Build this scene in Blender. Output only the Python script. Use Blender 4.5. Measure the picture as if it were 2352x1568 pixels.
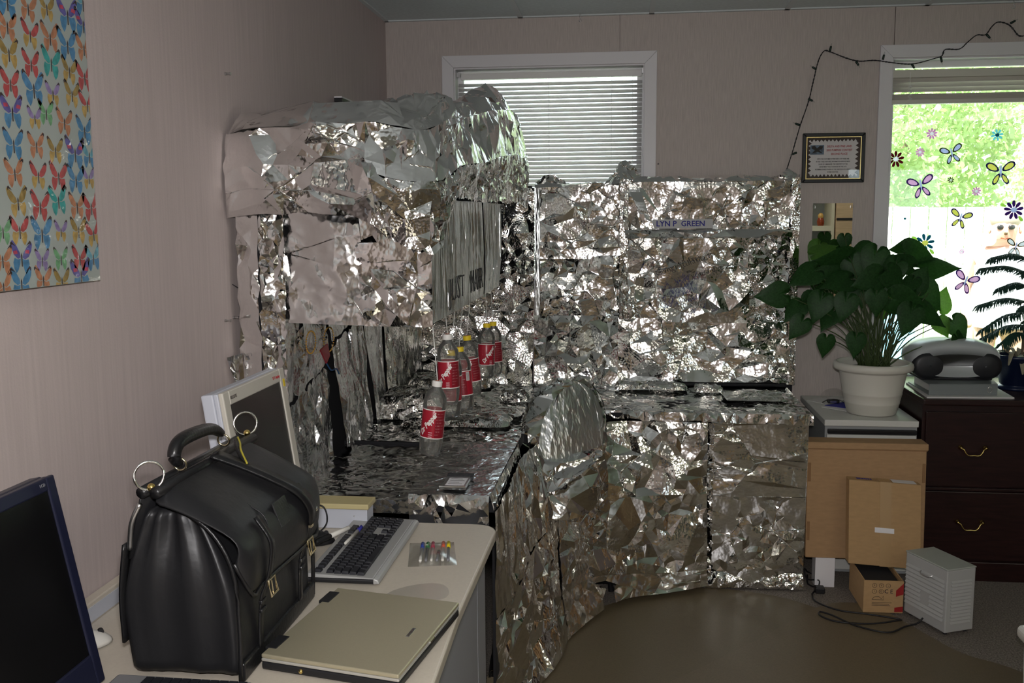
import bpy, math, random
import numpy as np
from mathutils import Vector, Matrix, noise
from mathutils.geometry import delaunay_2d_cdt

SC = bpy.context.scene
COL = SC.collection
for o in list(bpy.data.objects):
    bpy.data.objects.remove(o)

# ------------------------------------------------------------------ camera
cam_d = bpy.data.cameras.new('camera')
cam = bpy.data.objects.new('camera', cam_d)
COL.objects.link(cam)
cam_d.sensor_fit = 'HORIZONTAL'
cam_d.sensor_width = 36.0
cam_d.lens = 36.0 * 2200 / 2352
cam_d.clip_start = 0.05
cam_d.clip_end = 200
YAW, PITCH, ROLL = [math.radians(a) for a in (6.6524, 7.2561, 0.36355)]
fwd = Vector((-math.sin(YAW) * math.cos(PITCH), math.cos(YAW) * math.cos(PITCH), -math.sin(PITCH)))
rt = Vector((math.cos(YAW), math.sin(YAW), 0))
dn = fwd.cross(rt)
r2 = math.cos(ROLL) * rt + math.sin(ROLL) * dn
d2 = -math.sin(ROLL) * rt + math.cos(ROLL) * dn
CAM = Vector((1.169, -4.75, 1.55))
cam.matrix_world = Matrix((
    (r2.x, -d2.x, -fwd.x, CAM.x), (r2.y, -d2.y, -fwd.y, CAM.y), (r2.z, -d2.z, -fwd.z, CAM.z), (0, 0, 0, 1)))
SC.camera = cam

# ------------------------------------------------------------------ world, sun, exposure
SC.view_settings.view_transform = 'Standard'
SC.view_settings.look = 'None'
SC.view_settings.gamma = 1
SC.view_settings.use_curve_mapping = False
SC.view_settings.exposure = 0.18
SC.cycles.use_denoising = True
SC.cycles.use_adaptive_sampling = True
SC.cycles.adaptive_threshold = 0.02
SC.cycles.max_bounces = 8
SC.cycles.diffuse_bounces = 3
SC.cycles.glossy_bounces = 4
SC.cycles.transparent_max_bounces = 16
SC.cycles.sample_clamp_indirect = 6

W = bpy.data.worlds.new('world')
SC.world = W
W.use_nodes = True
bg = W.node_tree.nodes['Background']
bg.inputs[0].default_value = (0.80, 0.92, 1.0, 1)
bg.inputs[1].default_value = 4.5

sun_d = bpy.data.lights.new('sun', 'SUN')
sun_d.energy = 18.0
sun_d.angle = math.radians(0.6)
sun_d.color = (1.0, 0.95, 0.86)
sun = bpy.data.objects.new('sun', sun_d)
COL.objects.link(sun)
sun.rotation_euler = Vector((0.35, 0.55, -1.15)).to_track_quat('-Z', 'Y').to_euler()


def portal(name, cx, cz, sx, sz, y, facing):
    d = bpy.data.lights.new(name, 'AREA')
    d.shape = 'RECTANGLE'
    d.size, d.size_y = sx, sz
    d.cycles.is_portal = True
    o = bpy.data.objects.new(name, d)
    COL.objects.link(o)
    o.location = (cx, y, cz)
    o.rotation_euler = Vector((0, facing, 0)).to_track_quat('-Z', 'Z').to_euler()


# the camera's own pop-up flash, above the lens
fl_d = bpy.data.lights.new('camera_flash', 'AREA')
fl_d.shape = 'RECTANGLE'
fl_d.size, fl_d.size_y = 0.09, 0.05
fl_d.energy = 17.0
fl_d.color = (1.0, 0.97, 0.98)
fl_d.spread = math.radians(130)
flash = bpy.data.objects.new('camera_flash', fl_d)
COL.objects.link(flash)
flash.location = CAM + Vector((0.0, 0.02, 0.10))
flash.rotation_euler = fwd.to_track_quat('-Z', 'Y').to_euler()

RX, RY, RZ = 5.6, -7.2, 2.513          # room: x 0..RX, y RY..0, z 0..RZ
portal('window_portal', 0.80, 1.75, 0.92, 1.06, 0.12, -1)
portal('window_portal', 3.05, 1.52, 1.30, 1.48, 0.12, -1)
portal('window_portal', 4.40, 1.55, 1.20, 1.20, RY - 0.12, 1)

# ------------------------------------------------------------------ materials
MATS = {}


def mat(name, color, rough=0.5, metal=0.0, spec=0.5, coat=0.0, var=0.0, vscale=(20, 20, 20), bump=0.0, bscale=60, emis=None, estr=0, trans=0.0, alpha=1.0, ior=1.45, sss=None, sheen=0, coat_rough=0.03, color2=None, detail=3):
    m = bpy.data.materials.new(name)
    m.use_nodes = True
    nt = m.node_tree
    b = nt.nodes['Principled BSDF']
    b.inputs['Base Color'].default_value = (*color, 1)
    b.inputs['Roughness'].default_value = rough
    b.inputs['Metallic'].default_value = metal
    b.inputs['Specular IOR Level'].default_value = spec
    b.inputs['Coat Weight'].default_value = coat
    b.inputs['Coat Roughness'].default_value = coat_rough
    b.inputs['IOR'].default_value = ior
    b.inputs['Transmission Weight'].default_value = trans
    b.inputs['Alpha'].default_value = alpha
    if emis:
        b.inputs['Emission Color'].default_value = (*emis, 1)
        b.inputs['Emission Strength'].default_value = estr
    tc = nt.nodes.new('ShaderNodeTexCoord')
    if var > 0:
        mp = nt.nodes.new('ShaderNodeMapping')
        mp.inputs['Scale'].default_value = vscale
        n = nt.nodes.new('ShaderNodeTexNoise')
        n.inputs['Scale'].default_value = 1.0
        n.inputs['Detail'].default_value = detail
        nt.links.new(tc.outputs['Object'], mp.inputs[0])
        nt.links.new(mp.outputs[0], n.inputs['Vector'])
        r = nt.nodes.new('ShaderNodeValToRGB')
        c2 = color2 or tuple(min(1, c * (1 + var)) for c in color)
        c1 = color if color2 else tuple(c * (1 - var) for c in color)
        r.color_ramp.elements[0].color = (*c1, 1)
        r.color_ramp.elements[1].color = (*c2, 1)
        r.color_ramp.elements[0].position = 0.32
        r.color_ramp.elements[1].position = 0.68
        nt.links.new(n.outputs['Fac'], r.inputs['Fac'])
        nt.links.new(r.outputs['Color'], b.inputs['Base Color'])
    if bump > 0:
        n2 = nt.nodes.new('ShaderNodeTexNoise')
        n2.inputs['Scale'].default_value = bscale
        n2.inputs['Detail'].default_value = 3
        nt.links.new(tc.outputs['Object'], n2.inputs['Vector'])
        bp = nt.nodes.new('ShaderNodeBump')
        bp.inputs['Strength'].default_value = bump
        bp.inputs['Distance'].default_value = 0.01
        nt.links.new(n2.outputs['Fac'], bp.inputs['Height'])
        nt.links.new(bp.outputs[0], b.inputs['Normal'])
    MATS[name] = m
    return m


def foil_mat(name, color, rough, curve=0.35, fine=0.25, curve_scale=14, fine_scale=90, stretch=(1, 1, 1)):
    m = bpy.data.materials.new(name)
    m.use_nodes = True
    nt = m.node_tree
    b = nt.nodes['Principled BSDF']
    b.inputs['Base Color'].default_value = (*color, 1)
    b.inputs['Metallic'].default_value = 1
    b.inputs['Roughness'].default_value = rough
    tc = nt.nodes.new('ShaderNodeTexCoord')
    mp = nt.nodes.new('ShaderNodeMapping')
    mp.inputs['Scale'].default_value = stretch
    nt.links.new(tc.outputs['Object'], mp.inputs[0])
    n1 = nt.nodes.new('ShaderNodeTexNoise')
    n1.inputs['Scale'].default_value = curve_scale
    n1.inputs['Detail'].default_value = 1
    v = nt.nodes.new('ShaderNodeTexVoronoi')
    v.feature = 'F1'
    v.inputs['Scale'].default_value = fine_scale
    n2 = nt.nodes.new('ShaderNodeTexNoise')
    n2.inputs['Scale'].default_value = fine_scale * 0.6
    n2.inputs['Detail'].default_value = 2
    for n in (n1, v, n2):
        nt.links.new(mp.outputs[0], n.inputs['Vector'])
    b1 = nt.nodes.new('ShaderNodeBump')
    b1.inputs['Strength'].default_value = curve
    b1.inputs['Distance'].default_value = 0.02
    nt.links.new(n1.outputs['Fac'], b1.inputs['Height'])
    b2 = nt.nodes.new('ShaderNodeBump')
    b2.inputs['Strength'].default_value = fine
    b2.inputs['Distance'].default_value = 0.004
    nt.links.new(v.outputs['Distance'], b2.inputs['Height'])
    nt.links.new(b1.outputs[0], b2.inputs['Normal'])
    b3 = nt.nodes.new('ShaderNodeBump')
    b3.inputs['Strength'].default_value = fine * 0.6
    b3.inputs['Distance'].default_value = 0.004
    nt.links.new(n2.outputs['Fac'], b3.inputs['Height'])
    nt.links.new(b2.outputs[0], b3.inputs['Normal'])
    nt.links.new(b3.outputs[0], b.inputs['Normal'])
    MATS[name] = m
    return m


foil_mat('foil', (0.905, 0.905, 0.90), 0.095, curve=0.35, fine=0.13, fine_scale=75)
foil_mat('foil_smooth', (0.905, 0.905, 0.90), 0.15, curve=0.9, fine=0.30, curve_scale=12, fine_scale=45)
foil_mat('foil_fine', (0.90, 0.90, 0.89), 0.10, curve=0.6, fine=0.22, fine_scale=110)
foil_mat('foil_ribbed', (0.80, 0.83, 0.82), 0.26, curve=0.5, fine=0.35, curve_scale=10, fine_scale=40, stretch=(6, 6, 0.6))
foil_mat('foil_brushed', (0.93, 0.95, 0.97), 0.30, curve=0.5, fine=0.35, curve_scale=20, fine_scale=70, stretch=(1.6, 1.6, .6))
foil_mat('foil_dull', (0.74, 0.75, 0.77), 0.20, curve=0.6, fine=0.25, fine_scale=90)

wall_c = (0.53, 0.448, 0.425)
mat('wall_vinyl', wall_c, 0.75, var=0.055, vscale=(90, 90, 3), bump=0.08, bscale=200)
mat('wall_vinyl_back', (0.50, 0.44, 0.405), 0.75, var=0.09, vscale=(220, 220, 14), bump=0.08, bscale=200)
mat('ceiling_tile', (0.62, 0.68, 0.68), 0.9, var=0.05, vscale=(60, 60, 60))
mat('tbar', (0.60, 0.64, 0.64), 0.5)
mat('carpet', (0.10, 0.085, 0.07), 0.95, var=0.5, vscale=(160, 160, 160), bump=0.6, bscale=180, color2=(0.30, 0.26, 0.22), detail=5)
mat('mat_plastic', (0.135, 0.105, 0.062), 0.42, spec=0.4, var=0.10, vscale=(200, 200, 200), bump=0.05, bscale=300)
mat('mat_plastic_b', (0.150, 0.117, 0.072), 0.45, spec=0.4, var=0.10, vscale=(200, 200, 200), bump=0.05, bscale=300)  # lighter than the first mat so its overlapping edge seems to catch light
mat('trim_white', (0.70, 0.68, 0.69), 0.45)
mat('blind', (0.84, 0.80, 0.80), 0.45)
mat('blind_beige', (0.62, 0.60, 0.52), 0.45)
mat('cord_white', (0.8, 0.8, 0.76), 0.6)
mat('black_plastic', (0.012, 0.012, 0.014), 0.45)
mat('black_satin', (0.010, 0.010, 0.012), 0.3)
mat('dark_fabric', (0.012, 0.012, 0.014), 0.9)
mat('dark_navy', (0.012, 0.014, 0.035), 0.35)
mat('chrome', (0.8, 0.8, 0.78), 0.15, metal=1)
mat('brass', (0.83, 0.62, 0.22), 0.18, metal=1)
mat('gold_buckle', (0.80, 0.70, 0.48), 0.22, metal=1)
mat('steel', (0.55, 0.55, 0.55), 0.3, metal=1)
mat('desk_laminate', (0.60, 0.54, 0.45), 0.38, var=0.03, vscale=(150, 150, 150))
mat('desk_gray', (0.36, 0.37, 0.40), 0.5)
mat('beige_plastic', (0.56, 0.53, 0.46), 0.45)
mat('beige_side', (0.52, 0.54, 0.60), 0.5)
mat('screen_dark', (0.018, 0.017, 0.016), 0.25)
mat('screen_black', (0.0035, 0.0035, 0.004), 0.35)
mat('laptop_lid', (0.52, 0.47, 0.33), 0.38, metal=0.55, var=0.02, vscale=(300, 300, 300))
mat('laptop_silver', (0.55, 0.54, 0.50), 0.35, metal=0.5)
mat('laptop_gray', (0.20, 0.20, 0.21), 0.45)
mat('key_black', (0.016, 0.017, 0.022), 0.42)
mat('key_print', (0.6, 0.6, 0.6), 0.6)
mat('keyboard_silver', (0.42, 0.42, 0.41), 0.42, metal=0.2)
mat('leather', (0.014, 0.014, 0.0155), 0.42, spec=0.45, bump=0.07, bscale=45)
mat('leather_strap', (0.009, 0.009, 0.010), 0.33, spec=0.55, bump=0.1, bscale=120)
mat('white_plastic', (0.72, 0.70, 0.64), 0.35)
mat('pot_cream', (0.64, 0.62, 0.55), 0.5)
mat('soil', (0.03, 0.022, 0.015), 0.95, bump=0.6, bscale=90)
mat('leaf_green', (0.014, 0.050, 0.012), 0.46, var=0.35, vscale=(14, 14, 14), spec=0.22)
mat('leaf_light', (0.05, 0.14, 0.02), 0.4, var=0.3, vscale=(14, 14, 14))
mat('stem_green', (0.05, 0.08, 0.025), 0.5)
mat('pine_green', (0.02, 0.065, 0.045), 0.55)
mat('dry_leaf', (0.30, 0.27, 0.19), 0.8)
mat('navy_pot', (0.006, 0.012, 0.04), 0.3)
mat('mahogany', (0.020, 0.0065, 0.006), 0.30, var=0.35, vscale=(10, 10, 90))
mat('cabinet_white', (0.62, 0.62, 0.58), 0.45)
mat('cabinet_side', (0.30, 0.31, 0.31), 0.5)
mat('cardboard', (0.40, 0.245, 0.125), 0.85, var=0.06, vscale=(30, 30, 90))
mat('cardboard_b', (0.44, 0.275, 0.13), 0.8, var=0.05, vscale=(30, 30, 90))
mat('cardboard_edge', (0.27, 0.15, 0.07), 0.9)
mat('tape', (0.46, 0.30, 0.15), 0.25)
mat('white_label', (0.80, 0.78, 0.80), 0.6)
mat('print_dark', (0.06, 0.045, 0.04), 0.8)
mat('print_blue', (0.03, 0.03, 0.28), 0.7)
mat('red_tape', (0.32, 0.02, 0.02), 0.4)
mat('heater_gray', (0.46, 0.46, 0.45), 0.45, metal=0.1)
mat('heater_top', (0.40, 0.42, 0.38), 0.45)
mat('frame_black', (0.010, 0.010, 0.010), 0.35)
mat('frame_gold', (0.72, 0.55, 0.25), 0.25, metal=1)
mat('paper', (0.74, 0.72, 0.70), 0.7)
mat('paper_gray', (0.48, 0.48, 0.47), 0.6)
mat('ink_red', (0.42, 0.03, 0.04), 0.7)
mat('ink_black', (0.02, 0.02, 0.02), 0.7)
mat('ink_blue', (0.02, 0.02, 0.22), 0.6)
mat('photo_blue', (0.10, 0.16, 0.22), 0.5, var=0.6, vscale=(60, 60, 60))
mat('mirror_glass', (0.92, 0.93, 0.92), 0.0, metal=1)
mat('canvas_print', (0.36, 0.40, 0.37), 0.5, coat=1.0, coat_rough=0.0, var=0.05, vscale=(8, 8, 8))
mat('boom_silver', (0.58, 0.60, 0.62), 0.35, metal=0.2)
mat('boom_black', (0.016, 0.017, 0.02), 0.42)
mat('boom_button', (0.30, 0.32, 0.38), 0.4, metal=0.4)
mat('binder_gray', (0.19, 0.21, 0.21), 0.45)
mat('string_white', (0.75, 0.75, 0.72), 0.7)
mat('cap_white', (0.82, 0.80, 0.76), 0.4)
mat('cap_yellow', (0.82, 0.60, 0.02), 0.4)
mat('cap_red', (0.55, 0.12, 0.03), 0.5)
mat('label_red', (0.36, 0.012, 0.028), 0.30)
mat('label_deep', (0.22, 0.008, 0.018), 0.30)
mat('label_text', (0.72, 0.60, 0.60), 0.5)
mat('kite_red', (0.25, 0.01, 0.02), 0.4)
mat('kite_tail', (0.01, 0.06, 0.16), 0.6)
mat('bead_gold', (0.55, 0.30, 0.06), 0.35, metal=0.6)
mat('wood_tan', (0.60, 0.45, 0.28), 0.6, var=0.1, vscale=(6, 6, 60))
mat('shelf_cream', (0.72, 0.70, 0.55), 0.5)
mat('pink_box', (0.75, 0.04, 0.22), 0.6)
mat('doll_red', (0.28, 0.05, 0.015), 0.2)
mat('doll_gold', (0.65, 0.40, 0.12), 0.25)
mat('fence_white', (0.78, 0.78, 0.76), 0.7)
mat('bark', (0.14, 0.10, 0.07), 0.9, bump=0.5, bscale=20)
mat('grass', (0.16, 0.26, 0.07), 0.95, var=0.3, vscale=(6, 6, 6))
mat('tree_leaf', (0.38, 0.47, 0.25), 0.5, var=0.45, vscale=(1.2, 1.2, 1.2))
mat('tree_leaf_b', (0.52, 0.58, 0.36), 0.5, var=0.4, vscale=(1.5, 1.5, 1.5))
mat('garden_blue', (0.20, 0.42, 0.55), 0.5)
mat('lamp_panel', (0.9, 0.9, 0.85), 0.4, emis=(1.0, 0.93, 0.80), estr=3.4)
for n_, c_ in dict(b=(0.06, 0.20, 0.36), o=(0.42, 0.18, 0.09), y=(0.28, 0.19, 0.05), p=(0.10, 0.09, 0.30), c=(0.12, 0.34, 0.42), r=(0.40, 0.06, 0.06), t=(0.03, 0.30, 0.28), l=(0.24, 0.18, 0.36), g=(0.14, 0.34, 0.16), k=(0.035, 0.02, 0.02), q=(0.42, 0.28, 0.08), s=(0.45, 0.05, 0.10)).items():
    mat('wing_' + n_, c_, 0.5, coat=1.0, coat_rough=0.0, var=0.25, vscale=(70, 70, 70))
for n_, c_ in dict(maroon=(0.22, 0.01, 0.03), pink=(0.75, 0.42, 0.72), cyan=(0.32, 0.72, 0.80), olive=(0.09, 0.11, 0.02), navy=(0.05, 0.04, 0.22), violet=(0.13, 0.05, 0.28), brown=(0.09, 0.05, 0.04), teal=(0.01, 0.22, 0.30), yellow=(0.80, 0.78, 0.32), paleblue=(0.62, 0.66, 0.85), palepink=(0.82, 0.60, 0.80), white=(0.85, 0.85, 0.90), lime=(0.55, 0.75, 0.25)).items():
    mat('sticker_' + n_, c_, 0.4)


def thin_glass(name, tint, gloss=0.08, rough=0.0, body=0.0, body_col=(0.8, 0.8, 0.75), fres=1.0):
    m = bpy.data.materials.new(name)
    m.use_nodes = True
    nt = m.node_tree
    nt.nodes.clear()
    out = nt.nodes.new('ShaderNodeOutputMaterial')
    tr = nt.nodes.new('ShaderNodeBsdfTransparent')
    tr.inputs[0].default_value = (*tint, 1)
    gl = nt.nodes.new('ShaderNodeBsdfGlossy')
    gl.inputs['Roughness'].default_value = rough
    lw = nt.nodes.new('ShaderNodeFresnel')
    lw.inputs[0].default_value = 1.45
    mul = nt.nodes.new('ShaderNodeMath')
    mul.operation = 'MULTIPLY_ADD'
    mul.inputs[1].default_value = fres
    mul.inputs[2].default_value = gloss
    nt.links.new(lw.outputs[0], mul.inputs[0])
    mx = nt.nodes.new('ShaderNodeMixShader')
    nt.links.new(mul.outputs[0], mx.inputs[0])
    nt.links.new(tr.outputs[0], mx.inputs[1])
    nt.links.new(gl.outputs[0], mx.inputs[2])
    last = mx
    if body > 0:
        df = nt.nodes.new('ShaderNodeBsdfDiffuse')
        df.inputs[0].default_value = (*body_col, 1)
        mx2 = nt.nodes.new('ShaderNodeMixShader')
        mx2.inputs[0].default_value = body
        nt.links.new(mx.outputs[0], mx2.inputs[1])
        nt.links.new(df.outputs[0], mx2.inputs[2])
        last = mx2
    nt.links.new(last.outputs[0], out.inputs[0])
    MATS[name] = m


thin_glass('window_glass', (0.95, 0.97, 0.96), 0.0)
thin_glass('bottle_plastic', (0.93, 0.93, 0.91), 0.06, 0.03, 0.07, (0.7, 0.7, 0.66))
thin_glass('clear_vinyl', (0.95, 0.95, 0.94), 0.01, 0.25, 0.05, (0.75, 0.74, 0.7), 0.3)
thin_glass('pouch_film', (0.96, 0.96, 0.95), 0.01, 0.12, 0.04, (0.75, 0.74, 0.7), 0.3)
thin_glass('frame_glass', (0.97, 0.97, 0.97), 0.0)


# translucent thin leaves (light comes through them)
def leafy(name, col, trans):
    m = MATS[name]
    nt = m.node_tree
    b = nt.nodes['Principled BSDF']
    out = nt.nodes['Material Output']
    t = nt.nodes.new('ShaderNodeBsdfTranslucent')
    t.inputs[0].default_value = (*col, 1)
    mx = nt.nodes.new('ShaderNodeMixShader')
    mx.inputs[0].default_value = trans
    nt.links.new(b.outputs[0], mx.inputs[1])
    nt.links.new(t.outputs[0], mx.inputs[2])
    nt.links.new(mx.outputs[0], out.inputs[0])


leafy('leaf_green', (0.05, 0.16, 0.02), 0.12)
leafy('leaf_light', (0.16, 0.36, 0.04), 0.3)
leafy('tree_leaf', (0.58, 0.70, 0.34), 0.45)
leafy('tree_leaf_b', (0.70, 0.78, 0.46), 0.45)
leafy('blind', (0.8, 0.8, 0.78), 0.22)
for k_ in list(MATS):
    if k_.startswith('sticker_'):
        c_ = MATS[k_].node_tree.nodes['Principled BSDF'].inputs['Base Color'].default_value[:3]
        leafy(k_, c_, 0.75)

# ------------------------------------------------------------------ builders
ORG = {}


def tag(o, label, cat, group=None):
    o['label'] = label
    o['category'] = cat
    if group:
        o['group'] = group
    return o


def thing(name, label, cat, loc=(0, 0, 0), group=None):
    o = bpy.data.objects.new(name, None)
    COL.objects.link(o)
    o.empty_display_size = 0.05
    o.location = loc
    ORG[o.name] = Vector(loc)
    return tag(o, label, cat, group)


def catmull(P, n=8):
    P = [Vector(p) for p in P]
    if len(P) < 3:
        return [P[0].lerp(P[-1], i / n) for i in range(n + 1)]
    out = []
    Q = [P[0] * 2 - P[1]] + P + [P[-1] * 2 - P[-2]]
    for i in range(1, len(Q) - 2):
        a, b, c, d = Q[i - 1], Q[i], Q[i + 1], Q[i + 2]
        for k in range(n):
            t = k / n
            out.append(0.5 * ((2 * b) + (c - a) * t + (2 * a - 5 * b + 4 * c - d) * t * t + (3 * b - a - 3 * c + d) * t ** 3))
    out.append(P[-1])
    return out


class MB:
    def __init__(s):
        s.v, s.f, s.m = [], [], []
        s.cm = 0

    def add(s, vs, fs):
        k = len(s.v)
        s.v += [tuple(p) for p in vs]
        for f in fs:
            s.f.append([i + k for i in f])
            s.m.append(s.cm)
        return s

    def box(s, a, b):
        (x0, y0, z0), (x1, y1, z1) = a, b
        return s.add([(x0, y0, z0), (x1, y0, z0), (x1, y1, z0), (x0, y1, z0), (x0, y0, z1), (x1, y0, z1), (x1, y1, z1), (x0, y1, z1)],
                     [(0, 3, 2, 1), (4, 5, 6, 7), (0, 1, 5, 4), (1, 2, 6, 5), (2, 3, 7, 6), (3, 0, 4, 7)])

    def obox(s, c, X, Y, Z, hx, hy, hz):
        c, X, Y, Z = Vector(c), Vector(X).normalized(), Vector(Y).normalized(), Vector(Z).normalized()
        vs = [c + X * (hx * i) + Y * (hy * j) + Z * (hz * k) for k in (-1, 1) for j in (-1, 1) for i in (-1, 1)]
        return s.add(vs, [(0, 2, 3, 1), (4, 5, 7, 6), (0, 1, 5, 4), (1, 3, 7, 5), (3, 2, 6, 7), (2, 0, 4, 6)])

    def tube(s, pts, r, n=8, caps=True, closed=False):
        pts = [Vector(p) for p in pts]
        rs = r if isinstance(r, (list, tuple)) else [r] * len(pts)
        rings = []
        up = Vector((0, 0, 1))
        L = len(pts)
        for i, p in enumerate(pts):
            if closed:
                d = pts[(i + 1) % L] - pts[i - 1]
            else:
                d = pts[min(i + 1, L - 1)] - pts[max(i - 1, 0)]
            d = d.normalized() if d.length > 1e-9 else Vector((0, 0, 1))
            a = d.cross(up)
            if a.length < 0.05:
                a = d.cross(Vector((0, 1, 0)))
            a.normalize()
            b = d.cross(a)
            rings.append([p + (a * math.cos(2 * math.pi * k / n) + b * math.sin(2 * math.pi * k / n)) * rs[i] for k in range(n)])
        vs = [q for rg in rings for q in rg]
        fs = []
        for i in range(L if closed else L - 1):
            j = (i + 1) % L
            for k in range(n):
                fs.append((i * n + k, i * n + (k + 1) % n, j * n + (k + 1) % n, j * n + k))
        if caps and not closed:
            fs.append(tuple(range(n))[::-1])
            fs.append(tuple((L - 1) * n + k for k in range(n)))
        return s.add(vs, fs)

    def lathe(s, prof, c=(0, 0, 0), n=24, mod=None, cap=True):
        c = Vector(c)
        vs, fs = [], []
        for i, (r, z) in enumerate(prof):
            for k in range(n):
                a = 2 * math.pi * k / n
                rr = r * (mod(a, z) if mod else 1)
                vs.append(c + Vector((rr * math.cos(a), rr * math.sin(a), z)))
        for i in range(len(prof) - 1):
            for k in range(n):
                fs.append((i * n + k, i * n + (k + 1) % n, (i + 1) * n + (k + 1) % n, (i + 1) * n + k))
        if cap:
            fs.append(tuple(range(n))[::-1])
            fs.append(tuple((len(prof) - 1) * n + k for k in range(n)))
        return s.add(vs, fs)

    def prism(s, poly, off):
        n = len(poly)
        a = [Vector(p) for p in poly]
        off = Vector(off)
        vs = a + [p + off for p in a]
        fs = [tuple(range(n))[::-1], tuple(range(n, 2 * n))] + [(i, (i + 1) % n, n + (i + 1) % n, n + i) for i in range(n)]
        return s.add(vs, fs)

    def grid(s, rows, wrap=False):
        h, w = len(rows), len(rows[0])
        vs = [p for r in rows for p in r]
        fs = []
        for i in range(h - 1):
            for k in range(w if wrap else w - 1):
                fs.append((i * w + k, i * w + (k + 1) % w, (i + 1) * w + (k + 1) % w, (i + 1) * w + k))
        return s.add(vs, fs)

    def sphere(s, c, r, n=12, m=8, sq=(1, 1, 1)):
        c = Vector(c)
        rows = []
        for i in range(m + 1):
            t = math.pi * (0.001 + 0.998 * i / m)
            rows.append([c + Vector((r * sq[0] * math.sin(t) * math.cos(2 * math.pi * k / n), r * sq[1] * math.sin(t) * math.sin(2 * math.pi * k / n), -r * sq[2] * math.cos(t))) for k in range(n)])
        return s.grid(rows, wrap=True)

    def build(s, name, m, parent=None, origin=None, smooth=False, bevel=0, bseg=2, solid=0, subsurf=0, label=None):
        if parent is not None:
            org = ORG[parent.name]
        elif origin is not None:
            org = Vector(origin)
        else:
            org = Vector((0, 0, 0))
        me = bpy.data.meshes.new(name)
        me.from_pydata([tuple(Vector(p) - org) for p in s.v], [], s.f)
        ms = m if isinstance(m, (list, tuple)) else [m]
        for x in ms:
            me.materials.append(MATS[x])
        if len(ms) > 1:
            me.polygons.foreach_set('material_index', s.m)
        if smooth:
            me.polygons.foreach_set('use_smooth', [True] * len(me.polygons))
        me.update()
        o = bpy.data.objects.new(name, me)
        COL.objects.link(o)
        if parent is not None:
            o.parent = parent
        else:
            o.location = org
        ORG[o.name] = org
        if solid:
            q = o.modifiers.new('solid', 'SOLIDIFY')
            q.thickness = solid
            q.offset = 0
        if bevel:
            q = o.modifiers.new('bevel', 'BEVEL')
            q.width = bevel
            q.segments = bseg
            q.limit_method = 'ANGLE'
            q.angle_limit = math.radians(40)
            q.harden_normals = False
        if subsurf:
            q = o.modifiers.new('sub', 'SUBSURF')
            q.levels = q.render_levels = subsurf
        if label:
            o['label'] = label
        return o


def Box(name, a, b, m, parent=None, origin=None, **k):
    return MB().box(a, b).build(name, m, parent, origin, **k)


def structure(o):
    o['kind'] = 'structure'
    return o


def text(name, body, size, loc, X, Y, m, parent, align='CENTER', ext=0.0004, bold=0.0, sx=1.0):
    cu = bpy.data.curves.new(name, 'FONT')
    cu.body = body
    cu.size = size
    cu.align_x = align
    cu.align_y = 'CENTER'
    cu.extrude = ext
    cu.offset = bold
    cu.resolution_u = 2
    tmp = bpy.data.objects.new('tmp', cu)
    COL.objects.link(tmp)
    bpy.context.view_layer.update()
    me = bpy.data.meshes.new_from_object(tmp)
    bpy.data.objects.remove(tmp)
    X = Vector(X).normalized()
    Y = Vector(Y).normalized()
    Z = X.cross(Y)
    org = ORG[parent.name]
    L = Vector(loc) - org
    M = Matrix(((X.x * sx, Y.x, Z.x, L.x), (X.y * sx, Y.y, Z.y, L.y), (X.z * sx, Y.z, Z.z, L.z), (0, 0, 0, 1)))
    me.transform(M)
    me.name = name
    me.materials.clear()
    me.materials.append(MATS[m])
    o = bpy.data.objects.new(name, me)
    COL.objects.link(o)
    o.parent = parent
    ORG[o.name] = org
    return o


# ---- crumpled foil: random points on a patch, Delaunay facets, each point pushed out of the sheet
def resample(P, n, smooth):
    Q = catmull(P, 10) if smooth else [Vector(p) for p in P]
    d = [0]
    for a, b in zip(Q, Q[1:]):
        d.append(d[-1] + (b - a).length)
    T = d[-1] or 1e-6
    out, j = [], 0
    for i in range(n):
        t = T * i / (n - 1)
        while j < len(Q) - 2 and d[j + 1] < t:
            j += 1
        seg = d[j + 1] - d[j] or 1e-9
        out.append(Q[j].lerp(Q[j + 1], min(1, max(0, (t - d[j]) / seg))))
    return out, T


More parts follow.
